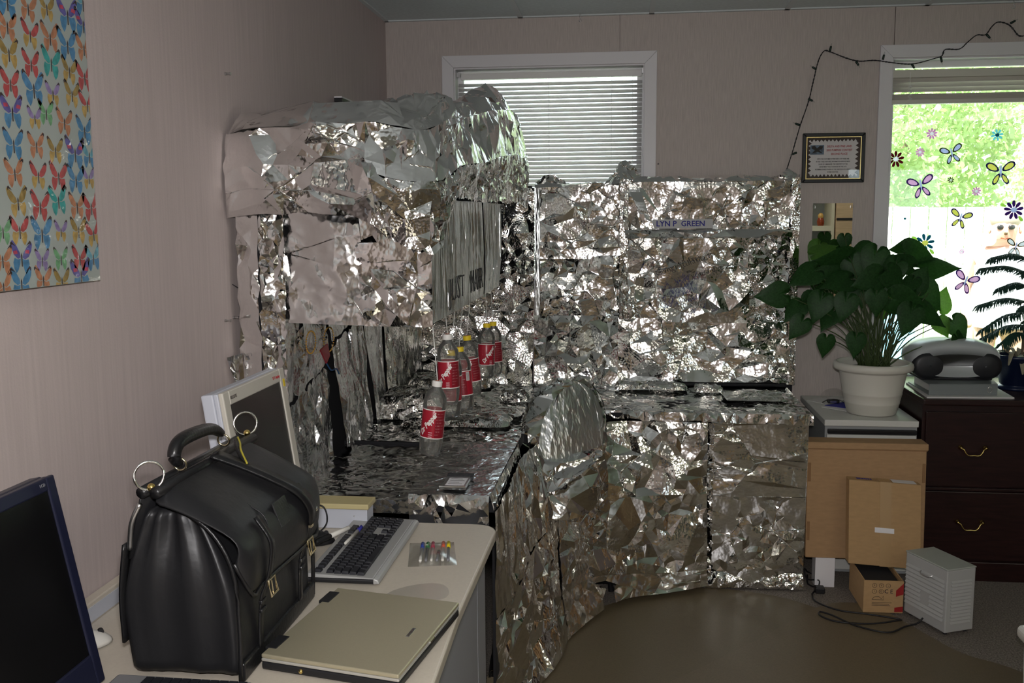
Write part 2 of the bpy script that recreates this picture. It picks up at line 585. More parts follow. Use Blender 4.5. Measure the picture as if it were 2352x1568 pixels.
def foil(name, rows, parent=None, cell=0.03, amp=0.006, low=0.006, lowscale=0.16, an=(1, 1), rag=0.0, seed=1, m='foil', smooth=True, hole=None, origin=None, dens=None, pin=0.3, label=None, lim=None, cr=40, crh=0.0022, crl=(.03, .14), sharp=13):
    rnd = random.Random(seed)
    amp *= .66
    cell *= .74
    NU, NV = 41, 41
    rr = [resample(r, NU, smooth)[0] for r in rows]
    Wd = max(resample(r, 3, smooth)[1] for r in rows)
    cols = [resample([r[i] for r in rr], NV, smooth) for i in range(NU)]
    Hd = max(c[1] for c in cols)
    G = np.array([[tuple(cols[i][0][j]) for i in range(NU)] for j in range(NV)])

    def S(u, v):
        a, b = min(u, 0.99999) * (NU - 1), min(v, 0.99999) * (NV - 1)
        i, j = int(a), int(b)
        a -= i
        b -= j
        return (G[j, i] * (1 - a) + G[j, i + 1] * a) * (1 - b) + (G[j + 1, i] * (1 - a) + G[j + 1, i + 1] * a) * b

    nx, ny = max(2, int(Wd / cell / an[0])), max(2, int(Hd / cell / an[1]))
    pts, bnd = [], []
    for i in range(nx + 1):
        for j in range(ny + 1):
            u, v = i / nx, j / ny
            edge = i in (0, nx) or j in (0, ny)
            if not edge:
                u = min(0.995, max(0.005, u + rnd.uniform(-.62, .62) / nx))
                v = min(0.995, max(0.005, v + rnd.uniform(-.62, .62) / ny))
                nz_ = noise.noise(Vector((u * Wd / .13 + seed * 2.1, v * Hd / .13, seed * 1.7)))
                if rnd.random() > min(1, max(.12, .55 + 1.9 * nz_)):
                    continue
            else:
                if i not in (0, nx):
                    u += rnd.uniform(-.3, .3) / nx
                if j not in (0, ny):
                    v += rnd.uniform(-.3, .3) / ny
            pts.append((u, v))
            bnd.append(edge)
    # sharp creases: narrow ridges, often several fanning out from one pinch point
    ridge = {}
    todo = int(cr * Wd * Hd)
    while todo > 0:
        cu_, cv_ = rnd.uniform(.02, .98), rnd.uniform(.02, .98)
        rays = rnd.choice((1, 1, 2, 3, 4, 6))
        a0 = rnd.uniform(0, 6.28)
        for q_ in range(rays):
            a_ = a0 + q_ * 6.28 / rays + rnd.uniform(-.5, .5)
            ln_ = rnd.uniform(*crl)
            sg = rnd.choice((1, 1, -1))
            st = rnd.uniform(.10, .9) * min(.01, ln_ * .2)
            k_ = max(2, int(ln_ / .014))
            wd = rnd.uniform(.0018, .0042)
            for i_ in range(k_ + 1):
                l_ = st + ln_ * i_ / k_
                h_ = sg * crh * (1 - .8 * i_ / k_) * rnd.uniform(.7, 1.2)
                for off, hh_ in ((0, h_), (wd, 0), (-wd, 0)):
                    u = cu_ + (l_ * math.cos(a_) - off * math.sin(a_)) / Wd
                    v = cv_ + (l_ * math.sin(a_) + off * math.cos(a_)) / Hd
                    if .004 < u < .996 and .004 < v < .996:
                        ridge[len(pts)] = hh_
                        pts.append((u, v))
                        bnd.append(False)
        todo -= rays
    V2 = [Vector((u * nx, v * ny)) for u, v in pts]
    vo, eo, fo, vmap, _, _ = delaunay_2d_cdt(V2, [], [], 0, 1e-5)
    back = [(m_[0] if m_ else -1) for m_ in vmap]
    org = ORG[parent.name] if parent is not None else Vector(origin or (0, 0, 0))
    vs = []
    e = 0.004
    so = Vector((seed * 3.7, seed * 1.3, seed * 0.7))
    for k, q in enumerate(vo):
        u, v = min(1, max(0, q.x / nx)), min(1, max(0, q.y / ny))
        p = S(u, v)
        du = S(min(1, u + e), v) - S(max(0, u - e), v)
        dv = S(u, min(1, v + e)) - S(u, max(0, v - e))
        n = np.cross(du, dv)
        l = np.linalg.norm(n)
        n = n / l if l > 1e-12 else np.array((0, 0, 1.))
        isb = back[k] >= 0 and bnd[back[k]]
        if back[k] in ridge:
            h = ridge[back[k]] + rnd.gauss(0, .12) * amp
        else:
            h = max(-1.6, min(1.6, rnd.gauss(0, 0.8))) * amp
        pv = Vector(p)
        h += low * noise.noise(pv / lowscale + so) * 1.6
        if isb:
            h *= pin
        p = p + n * h
        if isb and rag:
            dj = min(abs(q.y), abs(ny - q.y)) < 1e-3
            t = dv if dj else du
            t = t / (np.linalg.norm(t) or 1)
            p = p + t * rnd.uniform(-rag, rag)
        w_ = Vector(p)
        if lim:
            w_ = lim(w_)
        vs.append(tuple(w_ - org))
    fs = []
    for f in fo:
        if hole:
            c = sum((Vector((vo[i].x / nx, vo[i].y / ny)) for i in f), Vector((0, 0))) / 3
            if hole(c.x, c.y):
                continue
        fs.append(f)
    me = bpy.data.meshes.new(name)
    me.from_pydata(vs, [], fs)
    me.materials.append(MATS[m])
    me.polygons.foreach_set('use_smooth', [True] * len(me.polygons))
    me.update()
    me.set_sharp_from_angle(angle=math.radians(sharp))
    o = bpy.data.objects.new(name, me)
    COL.objects.link(o)
    if parent is not None:
        o.parent = parent
    else:
        o.location = org
    ORG[o.name] = org
    if label:
        o['label'] = label
    return o

# ================================================================== THE ROOM
def wall_cells(mb, axis, c0, c1, a0, a1, z0, z1, holes):
    """slab between c0..c1 across `axis`, spanning a0..a1 and z0..z1, with rectangular openings"""
    xs = sorted({a0, a1, *[min(a1, max(a0, h[i])) for h in holes for i in (0, 1)]})
    zs = sorted({z0, z1, *[min(z1, max(z0, h[i])) for h in holes for i in (2, 3)]})
    for x, xx in zip(xs, xs[1:]):
        run = None
        for z, zz in zip(zs, zs[1:]):
            mx, mz = (x + xx) / 2, (z + zz) / 2
            inside = any(h[0] < mx < h[1] and h[2] < mz < h[3] for h in holes)
            if inside:
                continue
            if axis == 'y':
                mb.box((x, c0, z), (xx, c1, zz))
            else:
                mb.box((c0, x, z), (c1, xx, zz))
    return mb


W1 = (0.338, 1.262, 1.22, 2.284)     # window openings x0 x1 z0 z1
W2 = (2.402, 3.70, 0.785, 2.281)
W4 = (3.80, 5.00, 0.95, 2.15)

fl = structure(Box('floor', (0, RY, -0.1), (RX, 0, 0), 'carpet'))

wb = bpy.data.objects.new('wall_back', None)
COL.objects.link(wb)
structure(wb)
ORG[wb.name] = Vector((0, 0, 0))
seams = [0.0, 1.143, 2.406, 3.67, 4.93, RX]
for a, b in zip(seams, seams[1:]):
    g0 = 0.0 if a == 0 else 0.0022
    g1 = 0.0 if b == RX else 0.0022
    wall_cells(MB(), 'y', 0.0, 0.012, a + g0, b - g1, 0, RZ + 0.05, [W1, W2]).build('wall_panel', 'wall_vinyl_back', wb)
wall_cells(MB(), 'y', 0.012, 0.13, -0.13, RX + 0.13, -0.1, RZ + 0.25, [W1, W2]).build('wall_core', 'wall_vinyl_back', wb)

wl = structure(Box('wall_left', (-0.12, RY, -0.1), (0, 0, RZ + 0.25), 'wall_vinyl'))
wr = structure(Box('wall_right', (RX, RY, -0.1), (RX + 0.12, 0, RZ + 0.25), 'wall_vinyl'))
wf = structure(wall_cells(MB(), 'y', RY - 0.13, RY, -0.12, RX + 0.12, -0.1, RZ + 0.25, [W4]).build('wall_front', 'wall_vinyl'))

# suspended ceiling: tiles on a 2 x 4 ft grid, T bars between them
cl = bpy.data.objects.new('ceiling', None)
COL.objects.link(cl)
structure(cl)
ORG[cl.name] = Vector((0, 0, 0))
Box('ceiling_deck', (-0.12, RY - 0.13, RZ + 0.10), (RX + 0.12, 0.13, RZ + 0.25), 'ceiling_tile', cl)
GX, GY = 0.625, 1.22
xs = [0.0] + [0.042 + GX * k for k in range(1, 9)] + [RX]
ys = [0.0, -0.62] + [-0.62 - GY * k for k in range(1, 6)] + [RY]
LAMPS = {(1, 4), (4, 4), (7, 4), (2, 5), (6, 5)}
tile_me = {}
for i in range(len(xs) - 1):
    for j in range(len(ys) - 1):
        x0, x1, y1, y0 = xs[i] + 0.010, xs[i + 1] - 0.010, ys[j] - 0.010, ys[j + 1] + 0.010
        if (i, j) in LAMPS:
            continue
        key = (round(x1 - x0, 3), round(y1 - y0, 3))
        if key not in tile_me:
            o = Box('ceiling_panel', (-key[0] / 2, -key[1] / 2, 0), (key[0] / 2, key[1] / 2, 0.015), 'ceiling_tile', cl)
            tile_me[key] = o.data
        else:
            o = bpy.data.objects.new('ceiling_panel', tile_me[key])
            COL.objects.link(o)
            o.parent = cl
        o.location = ((x0 + x1) / 2, (y0 + y1) / 2, RZ + 0.004)
tb = MB()
for x in xs[1:-1]:
    tb.box((x - 0.012, RY, RZ - 0.002), (x + 0.012, 0, RZ + 0.004))
for y in ys[1:-1]:
    tb.box((0, y - 0.012, RZ - 0.0015), (RX, y + 0.012, RZ + 0.0035))
tb.box((0, -0.02, RZ - 0.002), (RX, 0, RZ + 0.004)).box((0, RY, RZ - 0.002), (0.02, 0, RZ + 0.004))
tb.build('ceiling_grid', 'tbar', cl)
for k, (i, j) in enumerate(sorted(LAMPS)):
    x0, x1, y1, y0 = xs[i] + 0.012, xs[i + 1] - 0.012, ys[j] - 0.012, ys[j + 1] + 0.012
    where = ['nearest the butterfly wall', 'at the rear left of the room', 'above the middle of the room', 'at the rear right of the room', 'nearest the right hand wall'][k]
    t = thing('ceiling_light', 'recessed fluorescent ceiling light ' + where, 'ceiling light', (xs[i], ys[j], RZ), 'ceiling lights')
    fr = MB()
    fr.box((x0, y0, RZ - 0.004), (x0 + 0.03, y1, RZ + 0.03)).box((x1 - 0.03, y0, RZ - 0.004), (x1, y1, RZ + 0.03))
    fr.box((x0 + .03, y0, RZ - 0.004), (x1 - .03, y0 + 0.03, RZ + 0.03)).box((x0 + .03, y1 - 0.03, RZ - 0.004), (x1 - .03, y1, RZ + 0.03))
    fr.build('frame', 'trim_white', t)
    Box('diffuser', (x0 + 0.03, y0 + 0.03, RZ + 0.004), (x1 - 0.03, y1 - 0.03, RZ + 0.012), 'lamp_panel', t)

# baseboards
structure(Box('baseboard_left', (0, RY, 0), (0.012, 0, 0.09), 'desk_gray'))
structure(Box('baseboard_back', (0.012, -0.012, 0), (RX, 0, 0.09), 'desk_gray'))


# ---- windows: casing, jambs, sash, pane
def window(name, hole, ysign, y0, mull=None, casing=True):
    x0, x1, z0, z1 = hole
    w = bpy.data.objects.new(name, None)
    COL.objects.link(w)
    structure(w)
    w.location = (x0, y0, z0)
    ORG[w.name] = Vector((x0, y0, z0))
    if casing:
        c = 0.058
        ya, yb = sorted((y0, y0 - ysign * 0.016))
        # mitred casing
        def bar(p):
            MB().prism([(a, ya, b) for a, b in p], (0, yb - ya, 0)).build('casing', 'trim_white', w, bevel=0.002)
        g = 0.0006
        bar([(x0 - c, z1 + c), (x1 + c, z1 + c), (x1 + g, z1 + g), (x0 - g, z1 + g)])
        bar([(x0 - c, z0 - c), (x0 - c, z1 + c - g), (x0, z1), (x0, z0)])
        bar([(x1 + c, z0 - c), (x1, z0), (x1, z1), (x1 + c, z1 + c - g)])
        bar([(x0 - c, z0 - c), (x0, z0), (x1, z0), (x1 + c, z0 - c)][::-1])
    d = ysign * 0.125
    ja, jb = sorted((y0, y0 + d))
    MB().box((x0, ja, z1 - 0.006), (x1, jb, z1)).box((x0, ja, z0), (x0 + 0.006, jb, z1 - 0.006)).box((x1 - 0.006, ja, z0), (x1, jb, z1 - 0.006)).box((x0 + .006, ja, z0), (x1 - .006, jb, z0 + 0.012)).build('jamb', 'trim_white', w)
    s0, s1 = sorted((y0 + ysign * 0.082, y0 + ysign * 0.112))
    t = 0.028
    sm = MB()
    sm.box((x0 + .006, s0, z0 + .012), (x0 + .006 + t, s1, z1 - .006)).box((x1 - .006 - t, s0, z0 + .012), (x1 - .006, s1, z1 - .006))
    sm.box((x0 + .006 + t, s0, z0 + .012), (x1 - .006 - t, s1, z0 + .012 + t)).box((x0 + .006 + t, s0, z1 - .006 - t), (x1 - .006 - t, s1, z1 - .006))
    if mull:
        sm.box((x0 + .006 + t, s0, mull - .018), (x1 - .006 - t, s1, mull + .018))
    sm.build('sash', 'trim_white', w)
    ym = y0 + ysign * 0.097
    MB().box((x0 + .006 + t, ym - .0015, z0 + .012 + t), (x1 - .006 - t, ym + .0015, z1 - .006 - t)).build('pane', 'window_glass', w)
    return w


window('window_1', W1, 1, 0.0)
window('window_2', W2, 1, 0.0)
window('window_3', W4, -1, RY, 1.55)


# ---- blinds
def slat_mesh(x0, x1, m, name, parent, y, z, w=0.025, tilt=70, n=5):
    """one curved slat; returns the object, mesh centred at the origin"""
    a = math.radians(tilt)
    rows = []
    for i in range(n):
        t = (i / (n - 1) - 0.5) * w
        bow = 0.0025 * (1 - (2 * i / (n - 1) - 1) ** 2)
        yy = t * math.cos(a) + bow * math.sin(a)
        zz = t * math.sin(a) - bow * math.cos(a)
        rows.append((yy, zz))
    mb = MB()
    mb.grid([[(x0, yy, zz) for yy, zz in rows], [(x1, yy, zz) for yy, zz in rows]])
    o = mb.build(name, m, None, smooth=True, solid=0.0006)
    o.parent = parent
    o.location = Vector((0, y, z)) - ORG[parent.name]
    return o


bl = thing('window_blind', 'lowered white slatted blind in the window behind the foil covered desk', 'blind', (0.80, 0.05, 2.25))
Box('headrail', (0.366, 0.034, 2.233), (1.250, 0.064, 2.263), 'blind', bl, bevel=0.002)
Box('bracket', (0.345, 0.030, 2.247), (0.364, 0.066, 2.268), 'steel', bl)
Box('bracket', (1.2505, 0.030, 2.247), (1.2575, 0.066, 2.268), 'steel', bl)
s0 = slat_mesh(0.350, 1.252, 'blind', 'slat', bl, 0.052, 2.208, tilt=47)
SP = 0.0213
for k in range(1, 45):
    o = s0.copy()
    COL.objects.link(o)
    o.parent = bl
    o.location = s0.location + Vector((0, 0, -SP * k))
    o.rotation_euler = (math.radians(random.Random(k).uniform(-2.5, 2.5)), 0, 0)
Box('bottom_rail', (0.352, 0.040, 2.208 - SP * 45 - .008), (1.250, 0.064, 2.208 - SP * 45 + .008), 'blind', bl, bevel=0.003)
for x in (0.47, 0.80, 1.105):
    MB().tube([(x, 0.036, 2.235), (x, 0.038, 2.208 - SP * 45)], 0.0011, 5).build('ladder_cord', 'cord_white', bl)
MB().tube([(1.205, 0.030, 2.24), (1.206, 0.028, 2.0), (1.214, 0.028, 1.96), (1.205, 0.028, 1.75)], 0.001, 5).build('pull_cord', 'cord_white', bl)

b2 = thing('window_blind', 'raised cream blind bunched at the top of the bright garden window', 'blind', (3.05, 0.05, 2.24))
Box('headrail', (2.412, 0.030, 2.196), (3.69, 0.066, 2.232), 'blind_beige', b2, bevel=0.002)
zz = 2.188
sA = slat_mesh(2.414, 3.688, 'blind_beige', 'slat', b2, 0.050, zz, tilt=62, w=0.03)
for k in range(1, 3):
    o = sA.copy(); COL.objects.link(o); o.parent = b2
    o.location = sA.location + Vector((0, 0, -0.022 * k))
sB = slat_mesh(2.414, 3.688, 'blind_beige', 'slat', b2, 0.050, 2.122, tilt=4, w=0.03)
for k in range(1, 12):
    o = sB.copy(); COL.objects.link(o); o.parent = b2
    o.location = sB.location + Vector((0, 0, -0.0022 * k))
    o.rotation_euler = (math.radians((k % 3 - 1) * 2.0), 0, 0)
Box('bottom_rail', (2.412, 0.036, 2.076), (3.69, 0.066, 2.096), 'blind_beige', b2, bevel=0.004)
rr = random.Random(5)
MB().tube([(2.492, 0.026, 2.22), (2.492, 0.024, 2.16)], 0.0012, 5).build('pull_cord', 'cord_white', b2)
cp = [(2.492 + rr.uniform(-.010, .010), 0.020 + rr.uniform(-.006, .004), 2.16 - 0.0022 * i) for i in range(32)]
MB().tube(cp, 0.0012, 4).build('cord_knot', 'cord_white', b2)

# ================================================================== OUTSIDE
gr = structure(Box('ground', (-14, 0.13, -0.35), (20, 26, -0.25), 'grass'))
gr2 = structure(Box('ground_behind', (-14, -26, -0.35), (20, RY - 0.14, -0.25), 'grass'))
fence = thing('board_fence', 'tall white board fence across the garden outside the window', 'fence', (4.0, 4.0, -0.25))
bx = -0.6
rf = random.Random(9)
k = 0
while bx < 8.5:
    w_ = 0.138
    top = 1.635 + rf.uniform(-.008, .008)
    MB().box((bx, 4.0, -0.25), (bx + w_, 4.02, top)).build('board', 'fence_white', fence)
    bx += w_ + 0.013 + (0.004 if k % 4 == 0 else 0)
    k += 1
MB().box((-0.6, 4.02, 1.19), (8.5, 4.06, 1.28)).box((-0.6, 4.02, 0.2), (8.5, 4.06, 0.29)).build('rail', 'fence_white', fence)


def tree(label, x, y, r, h, n, m, seed, zmin=0.6):
    rn = random.Random(seed)
    t = thing('leafy_tree', label, 'tree', (x, y, -0.25), 'trees beyond the fence')
    MB().tube([(x, y, -0.25), (x + .05, y, 1.0), (x - .05, y + .05, h * 0.55), (x, y, h * .8)], [0.13, 0.11, 0.08, 0.04], 8).build('trunk', 'bark', t, smooth=True)
    vs, fs = [], []
    for i in range(n):
        while True:
            p = Vector((rn.uniform(-1, 1), rn.uniform(-1, 1), rn.uniform(-1, 1)))
            if 0.45 < p.length < 1 and noise.noise(p * 2.6 + Vector((seed, 0, 0))) > -0.22:
                break
        c = Vector((x + p.x * r, y + p.y * r, zmin + (h - zmin) * (p.z + 1) / 2))
        d = Vector((rn.gauss(0, 1), rn.gauss(0, 1), rn.gauss(0, 1))).normalized()
        e = d.cross(Vector((rn.gauss(0, 1), rn.gauss(0, 1), rn.gauss(0, 1)))).normalized()
        s_ = rn.uniform(0.03, 0.065)
        k0 = len(vs)
        vs += [c - d * s_, c + e * s_ * .5, c + d * s_, c - e * s_ * .5]
        fs.append((k0, k0 + 1, k0 + 2, k0 + 3))
    mb = MB()
    mb.add(vs, fs)
    o = mb.build('foliage', m, t)
    o['kind'] = 'stuff'


tree('broad bright green tree just left in the garden window view', 4.05, 7.0, 1.55, 5.2, 22000, 'tree_leaf', 3)
tree('pale yellow green tree in the middle of the garden window view', 7.3, 7.6, 1.6, 5.4, 20000, 'tree_leaf_b', 4)
tree('darker green tree at the far right beyond the fence', 10.7, 8.2, 1.7, 5.6, 5000, 'tree_leaf', 6)
tree('far tall tree closing the gap between the two nearest trees', 5.6, 11.4, 2.2, 7.2, 22000, 'tree_leaf', 11, -.2)
tree('far tall pale tree on the right behind the yellow green tree', 10.4, 13.0, 2.4, 7.6, 7000, 'tree_leaf_b', 12, -.2)

# ================================================================== FOIL COVERED WORKSTATION
# ---- left partition against the side wall
pl = thing('cubicle_partition', 'foil wrapped cubicle partition standing against the left wall under the cabinet', 'partition', (0.09, -1.0, 0.0))
Box('panel_core', (0.050, -1.975, 0.0), (0.130, -0.12, 1.56), 'dark_fabric', pl)
# end facing the room: two strips with a dark gap
foil('end_foil', [[(0.022, -1.995, 1.60), (0.090, -2.003, 1.60)], [(0.022, -1.995, 0.02), (0.090, -2.003, 0.02)]], pl, cell=0.026, amp=0.008, low=0.010, an=(1, 1.6), seed=2, rag=.005)
foil('end_foil', [[(0.092, -2.000, 1.58), (0.164, -1.978, 1.58)], [(0.092, -2.000, 0.75), (0.158, -1.985, 0.75)]], pl, cell=0.016, amp=0.006, low=0.005, an=(1, 1.6), seed=3, rag=.005)
# inner face (towards +x) seen under the cabinet, torn into several sheets
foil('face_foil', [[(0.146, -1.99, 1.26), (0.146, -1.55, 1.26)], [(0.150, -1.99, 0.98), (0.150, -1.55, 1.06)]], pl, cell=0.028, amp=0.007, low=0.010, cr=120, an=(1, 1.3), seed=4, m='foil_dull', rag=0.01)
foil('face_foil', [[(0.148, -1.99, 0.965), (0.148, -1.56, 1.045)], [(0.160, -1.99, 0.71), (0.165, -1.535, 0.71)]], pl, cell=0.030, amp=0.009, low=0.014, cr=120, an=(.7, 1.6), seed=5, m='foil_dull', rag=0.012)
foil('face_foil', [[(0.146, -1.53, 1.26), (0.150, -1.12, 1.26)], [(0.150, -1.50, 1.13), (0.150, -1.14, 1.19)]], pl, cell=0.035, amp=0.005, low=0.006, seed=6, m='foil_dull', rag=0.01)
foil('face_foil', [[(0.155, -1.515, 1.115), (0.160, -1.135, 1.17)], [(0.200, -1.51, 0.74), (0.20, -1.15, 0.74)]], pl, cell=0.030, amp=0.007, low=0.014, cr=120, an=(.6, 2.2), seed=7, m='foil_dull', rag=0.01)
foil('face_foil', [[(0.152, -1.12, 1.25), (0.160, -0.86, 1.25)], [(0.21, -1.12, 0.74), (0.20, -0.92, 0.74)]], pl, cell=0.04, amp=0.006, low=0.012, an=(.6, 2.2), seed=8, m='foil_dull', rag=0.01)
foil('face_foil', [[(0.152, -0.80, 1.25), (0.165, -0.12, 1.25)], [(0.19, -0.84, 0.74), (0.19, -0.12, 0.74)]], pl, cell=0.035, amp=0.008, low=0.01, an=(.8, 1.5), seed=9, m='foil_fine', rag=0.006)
# loose foil ear sticking out towards the wall
foil('loose_corner', [[(0.001 + .004, -2.06, 1.150), (0.03, -2.00, 1.155)], [(0.012, -2.02, 1.06), (0.032, -1.995, 0.93)]], pl, cell=0.03, amp=0.003, low=0.004, seed=10, m='foil_smooth')

# ---- back partitions
def back_partition(x0, x1, top, label, seed, bodyz=0.0):
    t = thing('cubicle_partition', label, 'partition', ((x0 + x1) / 2, -0.07, 0.0), 'foil wrapped partitions along the back wall')
    Box('panel_core', (x0 + .004, -0.076, bodyz), (x1 - .004, -0.035, top - 0.01), 'dark_fabric', t)
    return t


pa = back_partition(0.155, 0.728, 1.72, 'foil wrapped partition in the corner behind the hanging bottles', 20)
foil('face_foil', [[(0.160, -0.104, 1.70), (0.738, -0.102, 1.70)], [(0.160, -0.112, 1.09), (0.738, -0.112, 1.07)]], pa, cell=0.026, amp=0.009, low=0.012, seed=21, m='foil_fine')
foil('face_foil', [[(0.160, -0.104, 1.115), (0.738, -0.104, 1.10)], [(0.160, -0.14, 0.745), (0.728, -0.14, 0.745)]], pa, cell=0.032, amp=0.010, low=0.012, seed=22, m='foil_fine')

pb = back_partition(0.742, 1.152, 1.715, 'narrow foil wrapped partition between the corner and the wide one', 23)
foil('edge_foil', [[(0.742, -0.108, 1.70), (0.768, -0.112, 1.70)], [(0.742, -0.106, 1.08), (0.768, -0.110, 1.08)]], pb, cell=0.012, amp=0.002, low=0.003, an=(1, 3), seed=24, m='foil_ribbed')
foil('upper_foil', [[(0.766, -0.104, 1.705), (1.150, -0.100, 1.725)], [(0.766, -0.112, 1.36), (1.150, -0.100, 1.36)]], pb, cell=0.060, amp=0.010, low=0.012, cr=130, crh=.003, seed=25)
foil('middle_foil', [[(0.766, -0.104, 1.375), (1.165, -0.098, 1.375)], [(0.766, -0.112, 1.055), (1.165, -0.104, 1.055)]], pb, cell=0.030, amp=0.008, low=0.012, seed=26)
foil('lower_foil', [[(0.735, -0.110, 1.085), (1.16, -0.110, 1.085)], [(0.742, -0.16, 0.745), (1.15, -0.15, 0.745)]], pb, cell=0.042, amp=0.013, low=0.02, seed=27)
foil('top_foil', [[(0.742, -0.03, 1.722), (1.10, -0.03, 1.728)], [(0.742, -0.085, 1.728), (1.10, -0.085, 1.734)], [(0.742, -0.112, 1.700), (1.10, -0.112, 1.712)]], pb, cell=0.022, amp=0.003, low=0.008, seed=28)
foil('crumpled_tuft', [[(0.745, -0.09, 1.705), (0.83, -0.10, 1.715), (0.90, -0.095, 1.705)], [(0.752, -0.075, 1.735), (0.815, -0.085, 1.772), (0.880, -0.08, 1.742)], [(0.75, -0.05, 1.72), (0.82, -0.04, 1.73), (0.89, -0.05, 1.72)]], pb, cell=0.014, amp=0.007, low=0.008, seed=29)

pc = back_partition(1.150, 1.985, 1.745, 'wide foil wrapped partition with the name plate below the framed certificate', 30)
# frame strips (proud), then recessed sheets
foil('edge_foil', [[(1.150, -0.118, 1.735), (1.190, -0.122, 1.735)], [(1.150, -0.118, 1.07), (1.190, -0.120, 1.07)]], pc, cell=0.013, amp=0.004, low=0.004, an=(1, 2), seed=31, m='foil_fine')
foil('edge_foil', [[(1.945, -0.122, 1.735), (1.985, -0.118, 1.735)], [(1.945, -0.120, 0.76), (1.985, -0.118, 0.76)]], pc, cell=0.013, amp=0.004, low=0.004, an=(1, 2), seed=32, m='foil_fine')
foil('side_foil', [[(1.985, -0.118, 1.735), (1.990, -0.035, 1.735)], [(1.985, -0.118, 0.76), (1.990, -0.035, 0.76)]], pc, cell=0.02, amp=0.003, low=0.004, seed=33, m='foil')
foil('upper_foil', [[(1.175, -0.104, 1.738), (1.960, -0.104, 1.738)], [(1.175, -0.104, 1.485), (1.960, -0.104, 1.485)]], pc, cell=0.055, amp=0.008, low=0.010, cr=150, crh=.003, seed=34)
foil('middle_foil', [[(1.170, -0.104, 1.470), (1.765, -0.104, 1.470)], [(1.170, -0.110, 1.056), (1.765, -0.110, 1.053)]], pc, cell=0.048, amp=0.012, low=0.014, cr=150, crh=.003, seed=35)
foil('middle_foil', [[(1.755, -0.102, 1.470), (1.955, -0.106, 1.470)], [(1.755, -0.108, 1.050), (1.955, -0.110, 1.050)]], pc, cell=0.020, amp=0.009, low=0.01, seed=36, m='foil_fine')
foil('lower_foil', [[(1.145, -0.110, 1.075), (1.955, -0.108, 1.070)], [(1.145, -0.136, 0.90), (1.955, -0.126, 0.90)], [(1.145, -0.158, 0.772), (1.955, -0.146, 0.772)]], pc, cell=0.060, amp=0.010, low=0.018, an=(1.2, .8), cr=130, crh=.003, seed=37)
foil('top_foil', [[(1.150, -0.030, 1.748), (1.985, -0.030, 1.748)], [(1.150, -0.100, 1.750), (1.985, -0.100, 1.750)], [(1.150, -0.122, 1.722), (1.985, -0.122, 1.722)]], pc, cell=0.022, amp=0.0025, low=0.004, seed=38)
foil('ledge_foil', [[(1.175, -0.108, 1.498), (1.950, -0.108, 1.498)], [(1.175, -0.138, 1.492), (1.950, -0.138, 1.492)], [(1.175, -0.136, 1.462), (1.950, -0.136, 1.462)], [(1.175, -0.106, 1.456), (1.950, -0.106, 1.456)]], pc, cell=0.030, amp=0.003, low=0.004, an=(1.6, 1), seed=39, smooth=False)
foil('bent_strip', [[(1.195, -0.145, 1.675), (1.250, -0.140, 1.675)], [(1.230, -0.165, 1.60), (1.275, -0.165, 1.60)], [(1.268, -0.175, 1.502), (1.312, -0.175, 1.502)]], pc, cell=0.022, amp=0.005, low=0.004, seed=40)
foil('foil_peak', [[(1.065, -0.10, 1.700), (1.13, -0.12, 1.715), (1.20, -0.12, 1.715), (1.255, -0.10, 1.735)], [(1.085, -0.085, 1.735), (1.135, -0.095, 1.79), (1.195, -0.095, 1.80), (1.245, -0.085, 1.752)], [(1.11, -0.07, 1.76), (1.145, -0.075, 1.820), (1.185, -0.075, 1.828), (1.235, -0.07, 1.765)], [(1.10, -0.045, 1.74), (1.14, -0.04, 1.78), (1.19, -0.04, 1.79), (1.24, -0.045, 1.745)]], pc, cell=0.016, amp=0.005, low=0.010, seed=41, m='foil_fine')
foil('crumpled_tuft', [[(1.90, -0.10, 1.735), (1.945, -0.10, 1.74), (1.975, -0.10, 1.735)], [(1.895, -0.08, 1.752), (1.93, -0.08, 1.772), (1.968, -0.08, 1.760)], [(1.90, -0.05, 1.74), (1.94, -0.05, 1.75), (1.97, -0.05, 1.74)]], pc, cell=0.012, amp=0.004, low=0.006, seed=42)
np_ = Box('name_plate', (1.305, -0.134, 1.503), (1.585, -0.128, 1.546), 'paper_gray', pc, label='plain grey name plate strip with blue capitals')
ORG[np_.name] = ORG[pc.name]
text('lettering', 'LYN P  GREEN', 0.036, (1.435, -0.1355, 1.5245), (1, 0, 0), (0, 0, 1), 'ink_blue', np_, bold=0.0008)


# handwriting on the foil: loose pen strokes
def scrawl(name, lines, x0, z0, h, y, m, parent, seed, slant, r):
    rn = random.Random(seed)
    mb = MB()
    for li, (xs_, n, zs_) in enumerate(lines):
        x, z = x0 + xs_, z0 + zs_
        pts = []
        for k in range(n):
            up = h * rn.uniform(0.45, 1.1) * (1 if k % 2 else 0.05)
            pts.append((x, y + rn.uniform(-.001, .001), z + up))
            x += h * rn.uniform(0.10, 0.42)
            z += slant * h * 0.25
            if rn.random() < 0.16:
                if len(pts) > 2:
                    mb.tube(catmull(pts, 3), r, 4)
                pts = []
                x += h * 0.25
        if len(pts) > 2:
            mb.tube(catmull(pts, 3), r, 4)
    o = mb.build(name, m, parent)
    o['kind'] = 'stuff'
    return o


text('handwriting', 'Congratulations', 0.044, (1.455, -0.131, 1.335), (0.94, 0, 0.33), (-0.33, 0, 0.94), 'ink_black', pc, bold=-0.0006, ext=0.001)
text('handwriting', 'you did it', 0.040, (1.56, -0.131, 1.30), (0.96, 0, 0.28), (-0.28, 0, 0.96), 'ink_black', pc, bold=-0.0006, ext=0.001)
scrawl('handwriting', [(0.00, 16, 0.0), (-0.01, 22, -0.035), (0.0, 24, -0.068), (0.02, 20, -0.10), (0.12, 10, -0.13)], 1.345, 1.215, 0.028, -0.131, 'ink_blue', pc, 44, 0.42, 0.0009)

